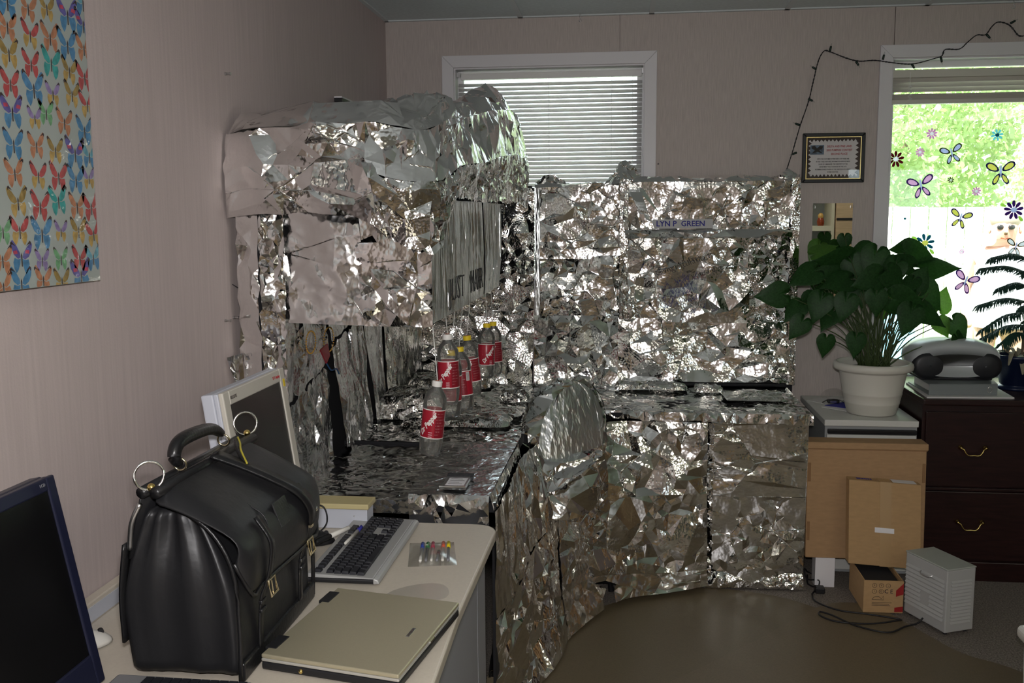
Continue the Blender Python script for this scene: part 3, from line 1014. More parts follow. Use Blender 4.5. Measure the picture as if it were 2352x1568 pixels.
# ---- overhead cabinet on the left partition
hc = thing('overhead_cabinet', 'overhead cabinet wrapped in foil with writing on its door, hung above the bottles', 'cabinet', (0.37, -1.1, 1.24))
Box('cabinet_body', (0.142, -1.92, 1.262), (0.578, -0.24, 1.60), 'dark_fabric', hc)
Box('stacked_load', (0.10, -1.85, 1.62), (0.56, -0.25, 1.80), 'dark_fabric', hc)
foil('end_foil', [[(0.148, -1.955, 1.62), (0.30, -1.960, 1.62), (0.38, -1.957, 1.62)], [(0.152, -1.965, 1.245), (0.30, -1.972, 1.240), (0.42, -1.965, 1.236)]], hc, cell=0.085, amp=0.004, low=0.014, lowscale=.15, cr=50, crl=(.05, .22), seed=50, m='foil_smooth')
foil('end_foil', [[(0.36, -1.960, 1.62), (0.606, -1.958, 1.60)], [(0.40, -1.968, 1.236), (0.606, -1.958, 1.233)]], hc, cell=0.030, amp=0.006, low=0.012, lowscale=.10, cr=200, seed=51, m='foil')
# the door: vertically ribbed wrap in two sheets, torn apart in the middle
foil('door_foil', [[(0.606, -1.955, 1.61), (0.606, -0.93, 1.62)], [(0.606, -1.955, 1.42), (0.606, -0.885, 1.40)], [(0.606, -1.955, 1.243), (0.606, -0.90, 1.246)]], hc, cell=0.020, amp=0.0036, low=0.002, lowscale=.05, an=(.5, 4.5), cr=0, seed=52, m='foil_ribbed')
foil('door_foil', [[(0.606, -0.895, 1.62), (0.606, -0.34, 1.62)], [(0.606, -0.845, 1.40), (0.606, -0.33, 1.40)], [(0.606, -0.885, 1.246), (0.606, -0.42, 1.25)]], hc, cell=0.020, amp=0.0036, low=0.002, lowscale=.05, an=(.5, 4.5), cr=0, seed=53, m='foil_ribbed')
foil('bottom_foil', [[(0.150, -1.965, 1.246), (0.606, -1.958, 1.238)], [(0.30, -1.7, 1.228), (0.600, -1.7, 1.244)], [(0.150, -0.25, 1.246), (0.600, -0.25, 1.250)]], hc, cell=0.05, amp=0.004, low=0.008, seed=54, m='foil_smooth')
text('handwriting', 'JUST', 0.115, (0.6125, -1.56, 1.318), (0, 1, 0), (0, 0, 1), 'ink_black', hc, bold=-0.0030, ext=0.0015, sx=1.25)
text('handwriting', 'MARR', 0.125, (0.6125, -1.125, 1.318), (0, 1, 0), (0, 0, 1), 'ink_black', hc, bold=-0.0030, ext=0.0015, sx=0.95)
# hood: big sheet thrown over whatever is piled on top of the cabinet
HEM = [(0.000 + .006, -2.01, 1.555), (0.10, -2.035, 1.575), (0.24, -2.04, 1.570), (0.36, -2.035, 1.565), (0.44, -2.04, 1.54), (0.545, -2.035, 1.475), (0.640, -2.00, 1.455), (0.645, -1.90, 1.535), (0.640, -1.72, 1.615), (0.650, -1.35, 1.615), (0.665, -0.90, 1.62), (0.690, -0.45, 1.625), (0.715, -0.20, 1.60)]
MID = [(0.006, -2.03, 1.69), (0.10, -2.06, 1.70), (0.24, -2.07, 1.70), (0.36, -2.075, 1.70), (0.44, -2.075, 1.69), (0.545, -2.06, 1.66), (0.635, -2.01, 1.66), (0.655, -1.90, 1.68), (0.66, -1.72, 1.72), (0.68, -1.35, 1.75), (0.69, -0.90, 1.80), (0.71, -0.45, 1.83), (0.725, -0.20, 1.80)]
SHO = [(0.014, -2.00, 1.800), (0.10, -2.05, 1.815), (0.24, -2.055, 1.82), (0.36, -2.055, 1.825), (0.44, -2.05, 1.825), (0.545, -2.01, 1.81), (0.600, -1.95, 1.81), (0.620, -1.85, 1.84), (0.62, -1.68, 1.87), (0.63, -1.35, 1.91), (0.655, -0.90, 1.98), (0.67, -0.45, 2.02), (0.69, -0.20, 1.97)]
TOP = [(0.035, -1.92, 1.870), (0.12, -1.93, 1.885), (0.24, -1.93, 1.89), (0.36, -1.92, 1.895), (0.42, -1.90, 1.905), (0.48, -1.86, 1.915), (0.52, -1.82, 1.92), (0.54, -1.74, 1.935), (0.55, -1.60, 1.94), (0.55, -1.30, 1.955), (0.56, -0.88, 2.045), (0.57, -0.48, 2.125), (0.58, -0.22, 2.07)]
INN = [(0.030, -1.60, 1.880), (0.10, -1.60, 1.885), (0.16, -1.60, 1.89), (0.22, -1.60, 1.895), (0.26, -1.60, 1.90), (0.30, -1.58, 1.91), (0.32, -1.55, 1.90), (0.33, -1.50, 1.89), (0.33, -1.42, 1.88), (0.33, -1.15, 1.85), (0.34, -0.80, 1.88), (0.36, -0.42, 2.0), (0.36, -0.16, 2.00)]
# smooth left part, crumpled right part
foil('hood_foil', [TOP[:6], SHO[:6]][::-1] and [INN[:6], TOP[:6], SHO[:6]], hc, cell=0.08, amp=0.004, low=0.012, cr=30, seed=55, m='foil_smooth')
foil('hood_foil', [SHO[:6], MID[:6], HEM[:6]], hc, cell=0.055, amp=0.011, low=0.030, lowscale=.13, cr=90, crh=.0035, crl=(.04, .2), seed=56, rag=0.006)
foil('hood_foil', [INN[4:], TOP[4:], SHO[4:]], hc, cell=0.05, amp=0.012, low=0.024, cr=120, crh=.004, seed=57)
foil('hood_foil', [SHO[4:], MID[4:]], hc, cell=0.038, amp=0.012, low=0.018, cr=120, an=(1, 1.5), seed=58)
foil('hood_foil', [MID[4:], HEM[4:]], hc, cell=0.020, amp=0.008, low=0.010, seed=59, m='foil_fine', rag=0.006)

# dark rail lying on top, behind the hood
rl = thing('black_rail', 'thin black rail with white upper edge behind the foil hood near the corner', 'rail', (0.05, -0.6, 2.02))
MB().box((0.020, -0.955, 2.020), (0.052, -0.30, 2.034)).build('bar', 'black_plastic', rl)
MB().box((0.020, -0.955, 2.0345), (0.052, -0.30, 2.040)).build('top_edge', 'trim_white', rl)

# ---- worktops
wt = thing('worktop', 'foil covered corner worktop running under the partitions to the drawer unit', 'worktop', (1.0, -0.5, 0.72))
FRONT = [(0.795, -1.40), (0.80, -1.15), (0.88, -0.92), (1.08, -0.77), (1.30, -0.79), (1.62, -0.79), (1.945, -0.79)]
poly = [(0.15, -0.12), (0.15, -1.38)] + FRONT + [(1.945, -0.12)]
MB().prism([(x, y, 0.715) for x, y in poly][::-1], (0, 0, 0.028)).build('board', 'dark_fabric', wt)
BACK = [(0.16, -1.39), (0.17, -0.90), (0.20, -0.40), (0.55, -0.15), (1.10, -0.14), (1.55, -0.13), (1.945, -0.13)]
foil('top_foil', [[(x, y, 0.750) for x, y in BACK], [((x + a) / 2, (y + b) / 2, 0.750) for (x, y), (a, b) in zip(BACK, FRONT)], [(x, y - .004, 0.750) for x, y in FRONT]], wt, cell=0.028, amp=0.0050, low=0.008, seed=60, m='foil')
foil('edge_foil', [[(x, y - .004, 0.752) for x, y in FRONT], [(x, y - .014, 0.735) for x, y in FRONT], [(x, y - .010, 0.708) for x, y in FRONT]], wt, cell=0.022, amp=0.003, low=0.004, seed=61)
Box('painted_shadow_gap', (1.24, -0.185, 0.761), (1.93, -0.15, 0.768), 'dark_fabric', wt)  # solid dark strip standing in for the shade where the partition foil ends

lw_ = thing('worktop', 'lower foil covered worktop on the left behind the beige monitor', 'worktop', (0.40, -1.7, 0.69))
Box('board', (0.15, -2.02, 0.688), (0.80, -1.41, 0.716), 'dark_fabric', lw_)
foil('top_foil', [[(0.16, -1.40, 0.735), (0.80, -1.40, 0.735)], [(0.16, -1.60, 0.722), (0.80, -1.60, 0.722)], [(0.16, -2.03, 0.721), (0.80, -2.03, 0.721)]], lw_, cell=0.030, amp=0.003, low=0.006, cr=200, crh=.0016, seed=62, m='foil_smooth', lim=lambda p: Vector((p.x, p.y, max(p.z, .7185))))
foil('edge_foil', [[(0.16, -2.032, 0.722), (0.54, -2.034, 0.722)], [(0.16, -2.036, 0.682), (0.54, -2.036, 0.682)]], lw_, cell=0.018, amp=0.003, low=0.003, seed=63)

# flat foil wrapped tray with an open slot
fb = thing('foil_wrapped_tray', 'flat foil wrapped tray with a torn slot in front, under the small drive', 'tray', (0.66, -1.74, 0.722))
Box('core', (0.556, -2.02, 0.7225), (0.786, -1.42, 0.742), 'dark_fabric', fb)
foil('top_foil', [[(0.500, -1.40, 0.752), (0.795, -1.40, 0.752)], [(0.545, -2.055, 0.747), (0.785, -2.055, 0.747)]], fb, cell=0.024, amp=0.0022, low=0.005, cr=200, crh=.0014, seed=64, m='foil_dull', an=(1.5, 1))
foil('front_foil', [[(0.545, -2.056, 0.749), (0.785, -2.056, 0.749)], [(0.545, -2.068, 0.727), (0.785, -2.068, 0.727)], [(0.548, -2.066, 0.662), (0.785, -2.066, 0.662)]], fb, cell=0.013, amp=0.004, low=0.004, seed=65, hole=lambda u, v: 0.14 < u < 0.84 and abs(v - 0.46 + .05 * math.sin(9 * u)) < 0.12 * math.sin(math.pi * (u - .14) / .70))
Box('slot', (0.56, -2.050, 0.694), (0.775, -2.045, 0.722), 'dark_fabric', fb)
foil('side_foil', [[(0.786, -2.055, 0.749), (0.800, -1.40, 0.752)], [(0.800, -2.05, 0.690), (0.808, -1.40, 0.70)]], fb, cell=0.025, amp=0.004, low=0.004, seed=66)

# small drive lying on it
hd = thing('hard_drive', 'small hard drive with a white label lying on the foil tray', 'hard drive', (0.665, -1.95, 0.752))
MB().box((0.632, -2.008, 0.7535), (0.708, -1.892, 0.7615)).build('casing', 'steel', hd, bevel=0.002)
MB().box((0.643, -1.995, 0.7616), (0.700, -1.915, 0.7622)).build('sticker', 'white_label', hd)
for k in range(4):
    MB().box((0.650, -1.985 + .018 * k, 0.76225), (0.650 + (.042, .030, .044, .036)[k], -1.982 + .018 * k, 0.7626)).build('print_line', 'print_dark', hd)
MB().box((0.630, -1.892, 0.754), (0.712, -1.872, 0.766)).box((0.706, -1.915, 0.754), (0.714, -1.892, 0.7655)).build('connector', 'black_plastic', hd)
Box('front_bracket', (0.628, -2.016, 0.7535), (0.708, -2.009, 0.7645), 'chrome', hd)

# ---- drawer pedestal under the right end
pd = thing('drawer_pedestal', 'foil wrapped drawer pedestal beside the cardboard boxes', 'drawer unit', (1.73, -0.5, 0.0))
Box('body', (1.545, -0.765, 0.01), (1.915, -0.15, 0.708), 'dark_fabric', pd)
foil('front_foil', [[(1.530, -0.806, 0.712), (1.928, -0.800, 0.712)], [(1.530, -0.800, 0.40), (1.926, -0.792, 0.40)]], pd, cell=0.06, amp=0.006, low=0.012, an=(1.8, .7), cr=60, crh=.003, crl=(.05, .25), seed=70, m='foil')
foil('front_foil', [[(1.530, -0.802, 0.402), (1.926, -0.794, 0.402)], [(1.528, -0.800, 0.02), (1.924, -0.790, 0.02)]], pd, cell=0.036, amp=0.008, low=0.012, cr=100, seed=71, m='foil')
foil('seam_foil', [[(1.505, -0.805, 0.712), (1.548, -0.812, 0.712)], [(1.508, -0.805, 0.02), (1.545, -0.812, 0.02)]], pd, cell=0.016, amp=0.006, low=0.006, seed=72, m='foil_fine')
foil('hem_foil', [[(1.528, -0.800, 0.075), (1.924, -0.790, 0.075)], [(1.525, -0.818, 0.03), (1.926, -0.806, 0.03)], [(1.520, -0.810, 0.004), (1.930, -0.800, 0.004)]], pd, cell=0.016, amp=0.006, low=0.006, seed=73, m='foil_fine', lim=lambda p: Vector((p.x, p.y, max(p.z, .0085))))
foil('side_foil', [[(1.926, -0.800, 0.735), (1.926, -0.14, 0.735)], [(1.926, -0.792, 0.012), (1.924, -0.14, 0.012)]], pd, cell=0.05, amp=0.002, low=0.003, seed=74, lim=lambda p: Vector((max(p.x, 1.917), p.y, max(p.z, .0085))))

# ---- foil curtain hanging from the worktop to the floor
sk = thing('foil_curtain', 'long crumpled foil sheet hanging from the worktop edge to the floor mat', 'foil sheet', (1.2, -1.0, 0.0))
TOPL = [(0.803, -2.05, 0.70), (0.812, -1.75, 0.70), (0.82, -1.45, 0.72), (0.86, -1.18, 0.70), (0.98, -0.97, 0.70), (1.12, -0.82, 0.715), (1.32, -0.81, 0.715), (1.52, -0.812, 0.715)]
MIDL = [(0.795, -2.03, 0.35), (0.83, -1.78, 0.35), (0.87, -1.48, 0.40), (0.93, -1.24, 0.42), (1.03, -1.05, 0.42), (1.16, -0.93, 0.42), (1.34, -0.87, 0.42), (1.52, -0.835, 0.42)]
LOWL = [(0.76, -2.06, 0.10), (0.83, -1.84, 0.10), (0.91, -1.56, 0.13), (0.955, -1.33, 0.16), (1.05, -1.12, 0.15), (1.18, -0.985, 0.12), (1.35, -0.905, 0.10), (1.525, -0.845, 0.10)]
BOTL = [(0.74, -2.10, 0.012), (0.84, -1.90, 0.012), (0.945, -1.62, 0.012), (0.985, -1.36, 0.012), (1.08, -1.16, 0.020), (1.19, -1.02, 0.030), (1.36, -0.925, 0.022), (1.53, -0.850, 0.03)]
LIFT = lambda p: Vector((p.x, p.y, max(p.z, .0085)))
foil('left_foil', [TOPL[:4], MIDL[:4]], sk, cell=0.045, amp=0.012, low=0.014, an=(.7, 1.8), seed=80)
foil('left_foil', [MIDL[:4], LOWL[:4], BOTL[:4]], sk, cell=0.045, amp=0.011, low=0.016, seed=81, lim=LIFT)
foil('right_foil', [TOPL[3:], MIDL[3:]], sk, cell=0.048, amp=0.017, low=0.014, seed=82)
foil('right_foil', [MIDL[3:], LOWL[3:]], sk, cell=0.034, amp=0.010, low=0.014, seed=83)
foil('hem_foil', [LOWL[3:], BOTL[3:]], sk, cell=0.050, amp=0.006, low=0.012, cr=60, seed=84, m='foil_smooth', lim=LIFT, hole=lambda u, v: v > .25 and abs(u - .40) < .04)
Box('dark_seam', (0.790, -2.04, 0.16), (0.797, -1.90, 0.60), 'dark_fabric', sk)

# ---- desk chair under foil, pushed into the corner
ch = thing('desk_chair', 'office chair with rounded backrest completely draped in foil at the corner desk', 'chair', (0.95, -1.12, 0.0))
cxh, czh = 0.945, 0.70
sy_ = lambda x, z: -1.150 + .75 * (x - cxh) + .45 * (z - czh)
hwf = lambda z: .150 * math.sqrt(max(.02, 1 - (max(0, z - czh) / .218) ** 2.4))
ZR = [0.915, 0.905, 0.885, 0.85, 0.80, 0.75, 0.70, 0.66, 0.63]
shell = []
for z in ZR:
    h_ = hwf(z)
    shell.append([(cxh + h_ * s_, sy_(cxh + h_ * s_, z) + .050 * s_ * s_, z) for s_ in (-1, -.75, -.45, -.15, .15, .45, .75, 1)])
rim = [r_[0] for r_ in shell[::-1]] + shell[0][1:-1] + [r_[-1] for r_ in shell]
MB().prism([(cxh + .010 + (x - cxh) * 1.0, -0.99 + .72 * (x - cxh) + .45 * (z - czh), czh + (z - czh) * .93) for x, y, z in rim], (0, 0.02, 0)).build('backrest_core', 'dark_fabric', ch)  # core pushed sideways so its dark edge draws a shadow line beside the foil
foil('back_foil', shell, ch, cell=0.026, amp=0.0020, low=0.005, an=(.6, 2.6), cr=50, crh=.0010, crl=(.02, .08), seed=90, m='foil_brushed')
foil('rim_foil', [rim, [(x + .012 * (1 if x > cxh else -1), y + .025, z + .010) for x, y, z in rim], [(x, y + .085, z - .004) for x, y, z in rim]], ch, cell=0.020, amp=0.004, low=0.005, cr=20, seed=91)
foil('rim_foil', [[(x - .003, y - .004, z) for x, y, z in rim[:9]], [(x + .028, y - .026, z - .004) for x, y, z in rim[:9]], [(x + .062, y - .006, z - .010) for x, y, z in rim[:9]]], ch, cell=0.022, amp=0.005, low=0.006, cr=20, seed=94)
foil('drape_foil', [[(0.792, -1.20, 0.66), (0.87, -1.235, 0.63), (0.96, -1.225, 0.64), (1.04, -1.20, 0.66), (1.095, -1.18, 0.70)], [(0.80, -1.25, 0.56), (0.89, -1.285, 0.55), (0.98, -1.27, 0.54), (1.06, -1.22, 0.56), (1.115, -1.15, 0.60)], [(0.86, -1.30, 0.46), (0.94, -1.30, 0.44), (1.01, -1.26, 0.44), (1.08, -1.18, 0.46), (1.12, -1.12, 0.48)]], ch, cell=0.045, amp=0.012, low=0.014, seed=92)
foil('lap_foil', [[(0.80, -1.21, 0.665), (0.95, -1.14, 0.650), (1.085, -1.18, 0.69)], [(0.80, -1.245, 0.645), (0.94, -1.235, 0.625), (1.095, -1.20, 0.66)], [(0.81, -1.255, 0.585), (0.90, -1.30, 0.545), (1.00, -1.285, 0.60)]], ch, cell=0.032, amp=0.008, low=0.01, seed=93)
Box('seat_core', (0.80, -1.08, 0.42), (1.06, -0.84, 0.48), 'dark_fabric', ch, bevel=0.02)
MB().tube([(0.93, -0.96, 0.42), (0.93, -0.96, 0.08)], 0.025, 10).build('gas_column', 'black_plastic', ch)
for k in range(5):
    a = 2 * math.pi * k / 5 + .3
    MB().tube([(0.93, -0.96, 0.10), (0.93 + .20 * math.cos(a), -0.96 + .20 * math.sin(a), 0.06), (0.93 + .21 * math.cos(a), -0.96 + .21 * math.sin(a), 0.013)], [.02, .016, .014], 8).build('base_leg', 'black_plastic', ch)


# ---- foil wrapped things lying on the worktop
def lump(name, label, cat, c, s, seed, m='foil_fine', amp=.006, cell=.022):
    t = thing(name, label, cat, (c[0], c[1], c[2]), 'foil wrapped things on the worktop')
    x, y, z = c
    a, b, h = s
    ring = [(-a, -b), (0, -b * 1.08), (a, -b), (a * 1.05, 0), (a, b), (0, b * 1.06), (-a, b), (-a * 1.05, 0), (-a, -b)]
    rows = []
    for f, zz in ((1.06, 0.002), (1.02, h * .45), (0.86, h * .92), (0.45, h), (0.03, h * 1.02)):
        rows.append([(x + p * f, y + q * f, z + zz) for p, q in ring])
    foil('wrap', rows, t, cell=cell, amp=amp, low=.006, seed=seed, m=m, lim=lambda p: Vector((p.x, p.y, max(p.z, z + .001))), pin=.2)
    return t


lump('foil_wrapped_keyboard', 'foil wrapped keyboard on the worktop right behind the front bottle', 'keyboard', (0.52, -1.10, 0.761), (0.19, 0.085, 0.030), 100)
lump('foil_wrapped_monitor_base', 'low crumpled foil mound near the torn foil sheets on the left', 'foil mound', (0.33, -0.95, 0.761), (0.13, 0.12, 0.10), 101)
lump('foil_wrapped_phone', 'foil wrapped phone in the far left corner of the worktop', 'phone', (0.33, -0.50, 0.761), (0.12, 0.10, 0.09), 102)
lump('foil_wrapped_box', 'upright foil wrapped box behind the bottles in the corner', 'box', (0.42, -0.27, 0.761), (0.11, 0.08, 0.22), 103)
lump('foil_wrapped_mouse', 'small foil wrapped parcel beside the flat foil book on the right', 'parcel', (1.56, -0.33, 0.761), (0.055, 0.045, 0.028), 104)
lump('foil_wrapped_book', 'flat foil wrapped book near the right end of the worktop', 'book', (1.755, -0.44, 0.761), (0.125, 0.115, 0.012), 105, amp=.003)
lump('foil_wrapped_stapler', 'long low foil bundle against the wide partition', 'bundle', (1.30, -0.28, 0.761), (0.15, 0.05, 0.03), 106)
lump('foil_wrapped_cup', 'crumpled foil ball behind the chair back', 'foil ball', (0.70, -0.62, 0.761), (0.06, 0.05, 0.05), 107)
lump('foil_wrapped_pad', 'foil wrapped pad behind the hanging yellow capped bottles', 'pad', (0.66, -0.88, 0.761), (0.09, 0.10, 0.015), 108, amp=.003)

# small toy kite and beads stuck on the foil
kt = thing('toy_kite', 'small dark red kite ornament with blue tail on the foil', 'ornament', (0.17, -1.66, 1.05))
MB().prism([(0.172, -1.705, 1.126), (0.174, -1.63, 1.138), (0.176, -1.615, 1.095), (0.174, -1.648, 1.072)], (0.004, 0, 0)).build('sail', 'kite_red', kt)
MB().tube(catmull([(0.177, -1.648, 1.072), (0.184, -1.62, 1.045), (0.186, -1.57, 1.042), (0.186, -1.54, 1.02)], 5), 0.0025, 6).build('tail', 'kite_tail', kt)
for bi, (yy, zz_, rad) in enumerate(((-1.77, 1.195, .048), (-1.58, 1.180, .056))):
    t = thing('bead_loop', ['left loop of gold beads pinned under the cabinet', 'right loop of gold beads pinned under the cabinet'][bi], 'bead string', (0.168, yy, zz_ - rad), 'gold bead loops')
    mb = MB()
    for k in range(30):
        a = 2 * math.pi * k / 30
        mb.sphere((0.166, yy + rad * math.cos(a), zz_ - .035 + rad * .75 * math.sin(a)), 0.0030, 6, 4)
    o = mb.build('beads', 'bead_gold', t, smooth=True)
    o['kind'] = 'stuff'

# ================================================================== RIGHT SIDE OF THE ROOM
# ---- floor mats
def mat_obj(label, pts, z, m):
    P = catmull(pts + [pts[0]], 6)[:-1]
    mb = MB()
    mb.prism([(p.x, p.y, z) for p in P], (0, 0, 0.003))
    o = mb.build('chair_mat', m, None, origin=(pts[0][0], pts[0][1], 0.0))
    tag(o, label, 'chair mat')
    return o


mat_obj('brown plastic chair mat curving in front of the foil curtain', [(0.80, -2.6, 0), (0.85, -1.9, 0), (0.93, -1.30, 0), (1.12, -1.02, 0), (1.45, -0.815, 0), (1.72, -0.835, 0), (1.90, -0.93, 0), (1.97, -1.10, 0), (1.95, -1.8, 0), (1.85, -2.8, 0), (1.2, -3.1, 0)], 0.0005, 'mat_plastic')
mat_obj('second brown plastic chair mat overlapping on the right by the heater', [(1.30, -1.70, 0), (1.62, -1.36, 0), (1.94, -0.985, 0), (2.06, -0.915, 0), (2.18, -0.945, 0), (2.27, -1.12, 0), (2.38, -1.34, 0), (2.54, -1.48, 0), (2.9, -2.0, 0), (2.9, -3.2, 0), (1.9, -3.6, 0), (1.2, -2.6, 0)], 0.004, 'mat_plastic_b')

# ---- white filing cabinet
fc = thing('filing_cabinet', 'white metal filing cabinet with a black drawer pull under the potted plant', 'cabinet', (2.24, -0.35, 0))
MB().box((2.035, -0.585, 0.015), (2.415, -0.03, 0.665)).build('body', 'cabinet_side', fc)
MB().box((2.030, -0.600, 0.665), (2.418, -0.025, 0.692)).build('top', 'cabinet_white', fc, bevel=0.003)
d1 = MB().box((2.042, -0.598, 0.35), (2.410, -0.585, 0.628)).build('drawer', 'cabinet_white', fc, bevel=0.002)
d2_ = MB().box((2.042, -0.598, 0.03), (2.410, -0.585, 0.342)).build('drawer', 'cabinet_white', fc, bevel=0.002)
Box('drawer_pull', (2.044, -0.606, 0.632), (2.412, -0.586, 0.652), 'black_satin', fc, bevel=0.004)
MB().lathe([(0.0001, 0), (0.006, 0), (0.007, 0.002), (0.0001, 0.003)], n=12).build('lock', 'steel', fc)
lk = bpy.data.objects['lock']
lk.rotation_euler = (math.radians(90), 0, 0)
lk.location = Vector((2.226, -0.599, 0.679)) - ORG[fc.name]

# ---- dark wood credenza
cr = thing('credenza', 'dark mahogany lateral file with brass bail handles below the garden window', 'cabinet', (2.95, -0.33, 0))
Box('carcass', (2.432, -0.590, 0.085), (3.50, -0.035, 0.765), 'mahogany', cr, bevel=0.002)
Box('top', (2.425, -0.625, 0.765), (3.51, -0.025, 0.792), 'mahogany', cr, bevel=0.006)
Box('plinth', (2.440, -0.606, 0.0), (3.50, -0.04, 0.085), 'mahogany', cr, bevel=0.004)
Box('rail', (2.434, -0.606, 0.396), (3.498, -0.590, 0.408), 'mahogany', cr, bevel=0.002)


def bail(parent, x, z):
    y = -0.608
    hb = MB()
    for s in (-1, 1):
        hb.lathe([(0.0001, 0), (0.010, 0), (0.0105, .003), (.0065, .006), (.0055, .012), (.0075, .015), (.0001, .018)], n=12)
    vs = []
    k = len(hb.v) // 2
    for i, (a, b, c) in enumerate(hb.v):
        s = -1 if i < k else 1
        vs.append((x + s * 0.050 + a, y - c, z + b))
    hb.v = vs
    path = [(x - .050, y - .013, z - .002), (x - .040, y - .016, z - .006), (x - .034, y - .018, z - .018), (x - .024, y - .019, z - .029), (x - .012, y - .019, z - .031), (x, y - .019, z - .030), (x + .012, y - .019, z - .031), (x + .024, y - .019, z - .029), (x + .034, y - .018, z - .018), (x + .040, y - .016, z - .006), (x + .050, y - .013, z - .002)]
    hb.tube(catmull(path, 4), 0.0030, 8)
    o = hb.build('bail_handle', 'brass', parent, smooth=True)
    return o


for z0, z1, hz in ((0.412, 0.735, 0.585), (0.092, 0.392, 0.262)):
    d = Box('drawer_front', (2.445, -0.604, z0), (3.488, -0.588, z1), 'mahogany', cr, bevel=0.004)
    bail(d, 2.637 if z0 > .2 else 2.640, hz)
    bail(d, 3.30, hz)
    if z0 > .2:
        MB().sphere((2.845, -0.606, 0.695), 0.011, 14, 8, (1, .4, 1)).build('lock', 'brass', d, smooth=True)

# ---- papers and gadget on the filing cabinet
for nm, lb, pts, z, m in (
        ('paper_sheet', 'white sheet sticking out at the back left of the filing cabinet', [(2.036, -.16), (2.16, -.05), (2.22, -.12), (2.10, -.25)], .6925, 'paper'),
        ('blue_folder', 'blue folder tucked behind the cream flowerpot', [(2.09, -.30), (2.25, -.16), (2.33, -.24), (2.19, -.37)], .696, 'print_blue'),
        ('envelope', 'white envelope under the blue folder beside the flowerpot', [(2.07, -.33), (2.25, -.20), (2.30, -.28), (2.16, -.42)], .6935, 'paper')):
    o = MB().prism([(a, b, z) for a, b in pts][::-1], (0, 0, .0018)).build(nm, m, None, origin=(*pts[0], z))
    tag(o, lb, nm.replace('_', ' '))
gd = thing('wrist_watch', 'small dark watch like gadget lying on the papers left of the flowerpot', 'gadget', (2.14, -0.245, .698))
MB().box((2.112, -0.262, .6985), (2.165, -0.225, .715)).build('case', 'black_plastic', gd, bevel=.006)
MB().box((2.122, -0.2635, .702), (2.150, -0.262, .711)).build('face', 'chrome', gd)
MB().grid([[(2.09, -.235, .699), (2.11, -.24, .712), (2.14, -.24, .7165), (2.17, -.24, .712), (2.19, -.235, .699)], [(2.09, -.248, .699), (2.11, -.25, .712), (2.14, -.25, .7165), (2.17, -.25, .712), (2.19, -.248, .699)]]).build('strap', 'leather_strap', gd, solid=.002)
ps = MB().grid([[(2.10, -.10, .70), (2.13, -.09, .735), (2.19, -.08, .745), (2.22, -.075, .72)], [(2.12, -.16, .70), (2.15, -.15, .712), (2.20, -.14, .715), (2.24, -.14, .70)]]).build('plastic_bag', 'clear_vinyl', None, origin=(2.16, -.12, .70), smooth=True, subsurf=2)
tag(ps, 'crumpled clear plastic bag lying behind the dark gadget', 'plastic bag')

# ---- potted plant
PX, PY, PZ = 2.262, -0.435, 0.693
pt = thing('potted_plant', 'leafy houseplant with heart shaped leaves in a cream flowerpot', 'plant', (PX, PY, PZ))
MB().lathe([(0.0001, 0), (0.096, 0), (0.104, .006), (.116, .050), (.1175, .052), (.1165, .056), (.124, .090), (.1255, .092), (.1245, .096), (.141, .185), (.143, .192), (.158, .194), (.166, .200), (.168, .212), (.165, .224), (.157, .230), (.149, .228), (.144, .215), (.138, .19), (.0001, .19)], (PX, PY, PZ), 48).build('pot', 'pot_cream', pt, smooth=True)
MB().lathe([(0.0001, .196), (.08, .199), (.141, .195), (.141, .19), (.0001, .19)], (PX, PY, PZ), 32, cap=False).build('soil', 'soil', pt, smooth=True)


def leaf_shape(n=9):
    """heart shaped leaf in the xy plane, stalk at the origin, tip at +x, unit length"""
    prof = [(-0.16, 0.10), (-0.20, 0.24), (-0.10, 0.38), (0.08, 0.46), (0.28, 0.44), (0.48, 0.34), (0.68, 0.21), (0.86, 0.08), (1.0, 0.0)]
    mid = [(0, 0)] + [(i / 8, 0) for i in range(1, 9)]
    vs, fs = [], []
    for x, y in mid:
        vs.append((x, 0, -0.10 * x * x))
    for s in (1, -1):
        for x, y in prof:
            vs.append((x, s * y * .5, 0.09 * y - 0.13 * max(0, x) ** 2))
        for x, y in prof:
            vs.append((x, s * y, 0.10 * y - 0.26 * y * y - 0.14 * max(0, x) ** 2))
    b = len(mid)
    n = len(prof)
    for si, s in enumerate((1, -1)):
        o0 = b + si * 2 * n
        for i in range(n - 1):
            q1 = (i, i + 1, o0 + i + 1, o0 + i)
            q2 = (o0 + i, o0 + i + 1, o0 + n + i + 1, o0 + n + i)
            if s < 0:
                q1, q2 = q1[::-1], q2[::-1]
            fs += [q1, q2]
    return vs, fs


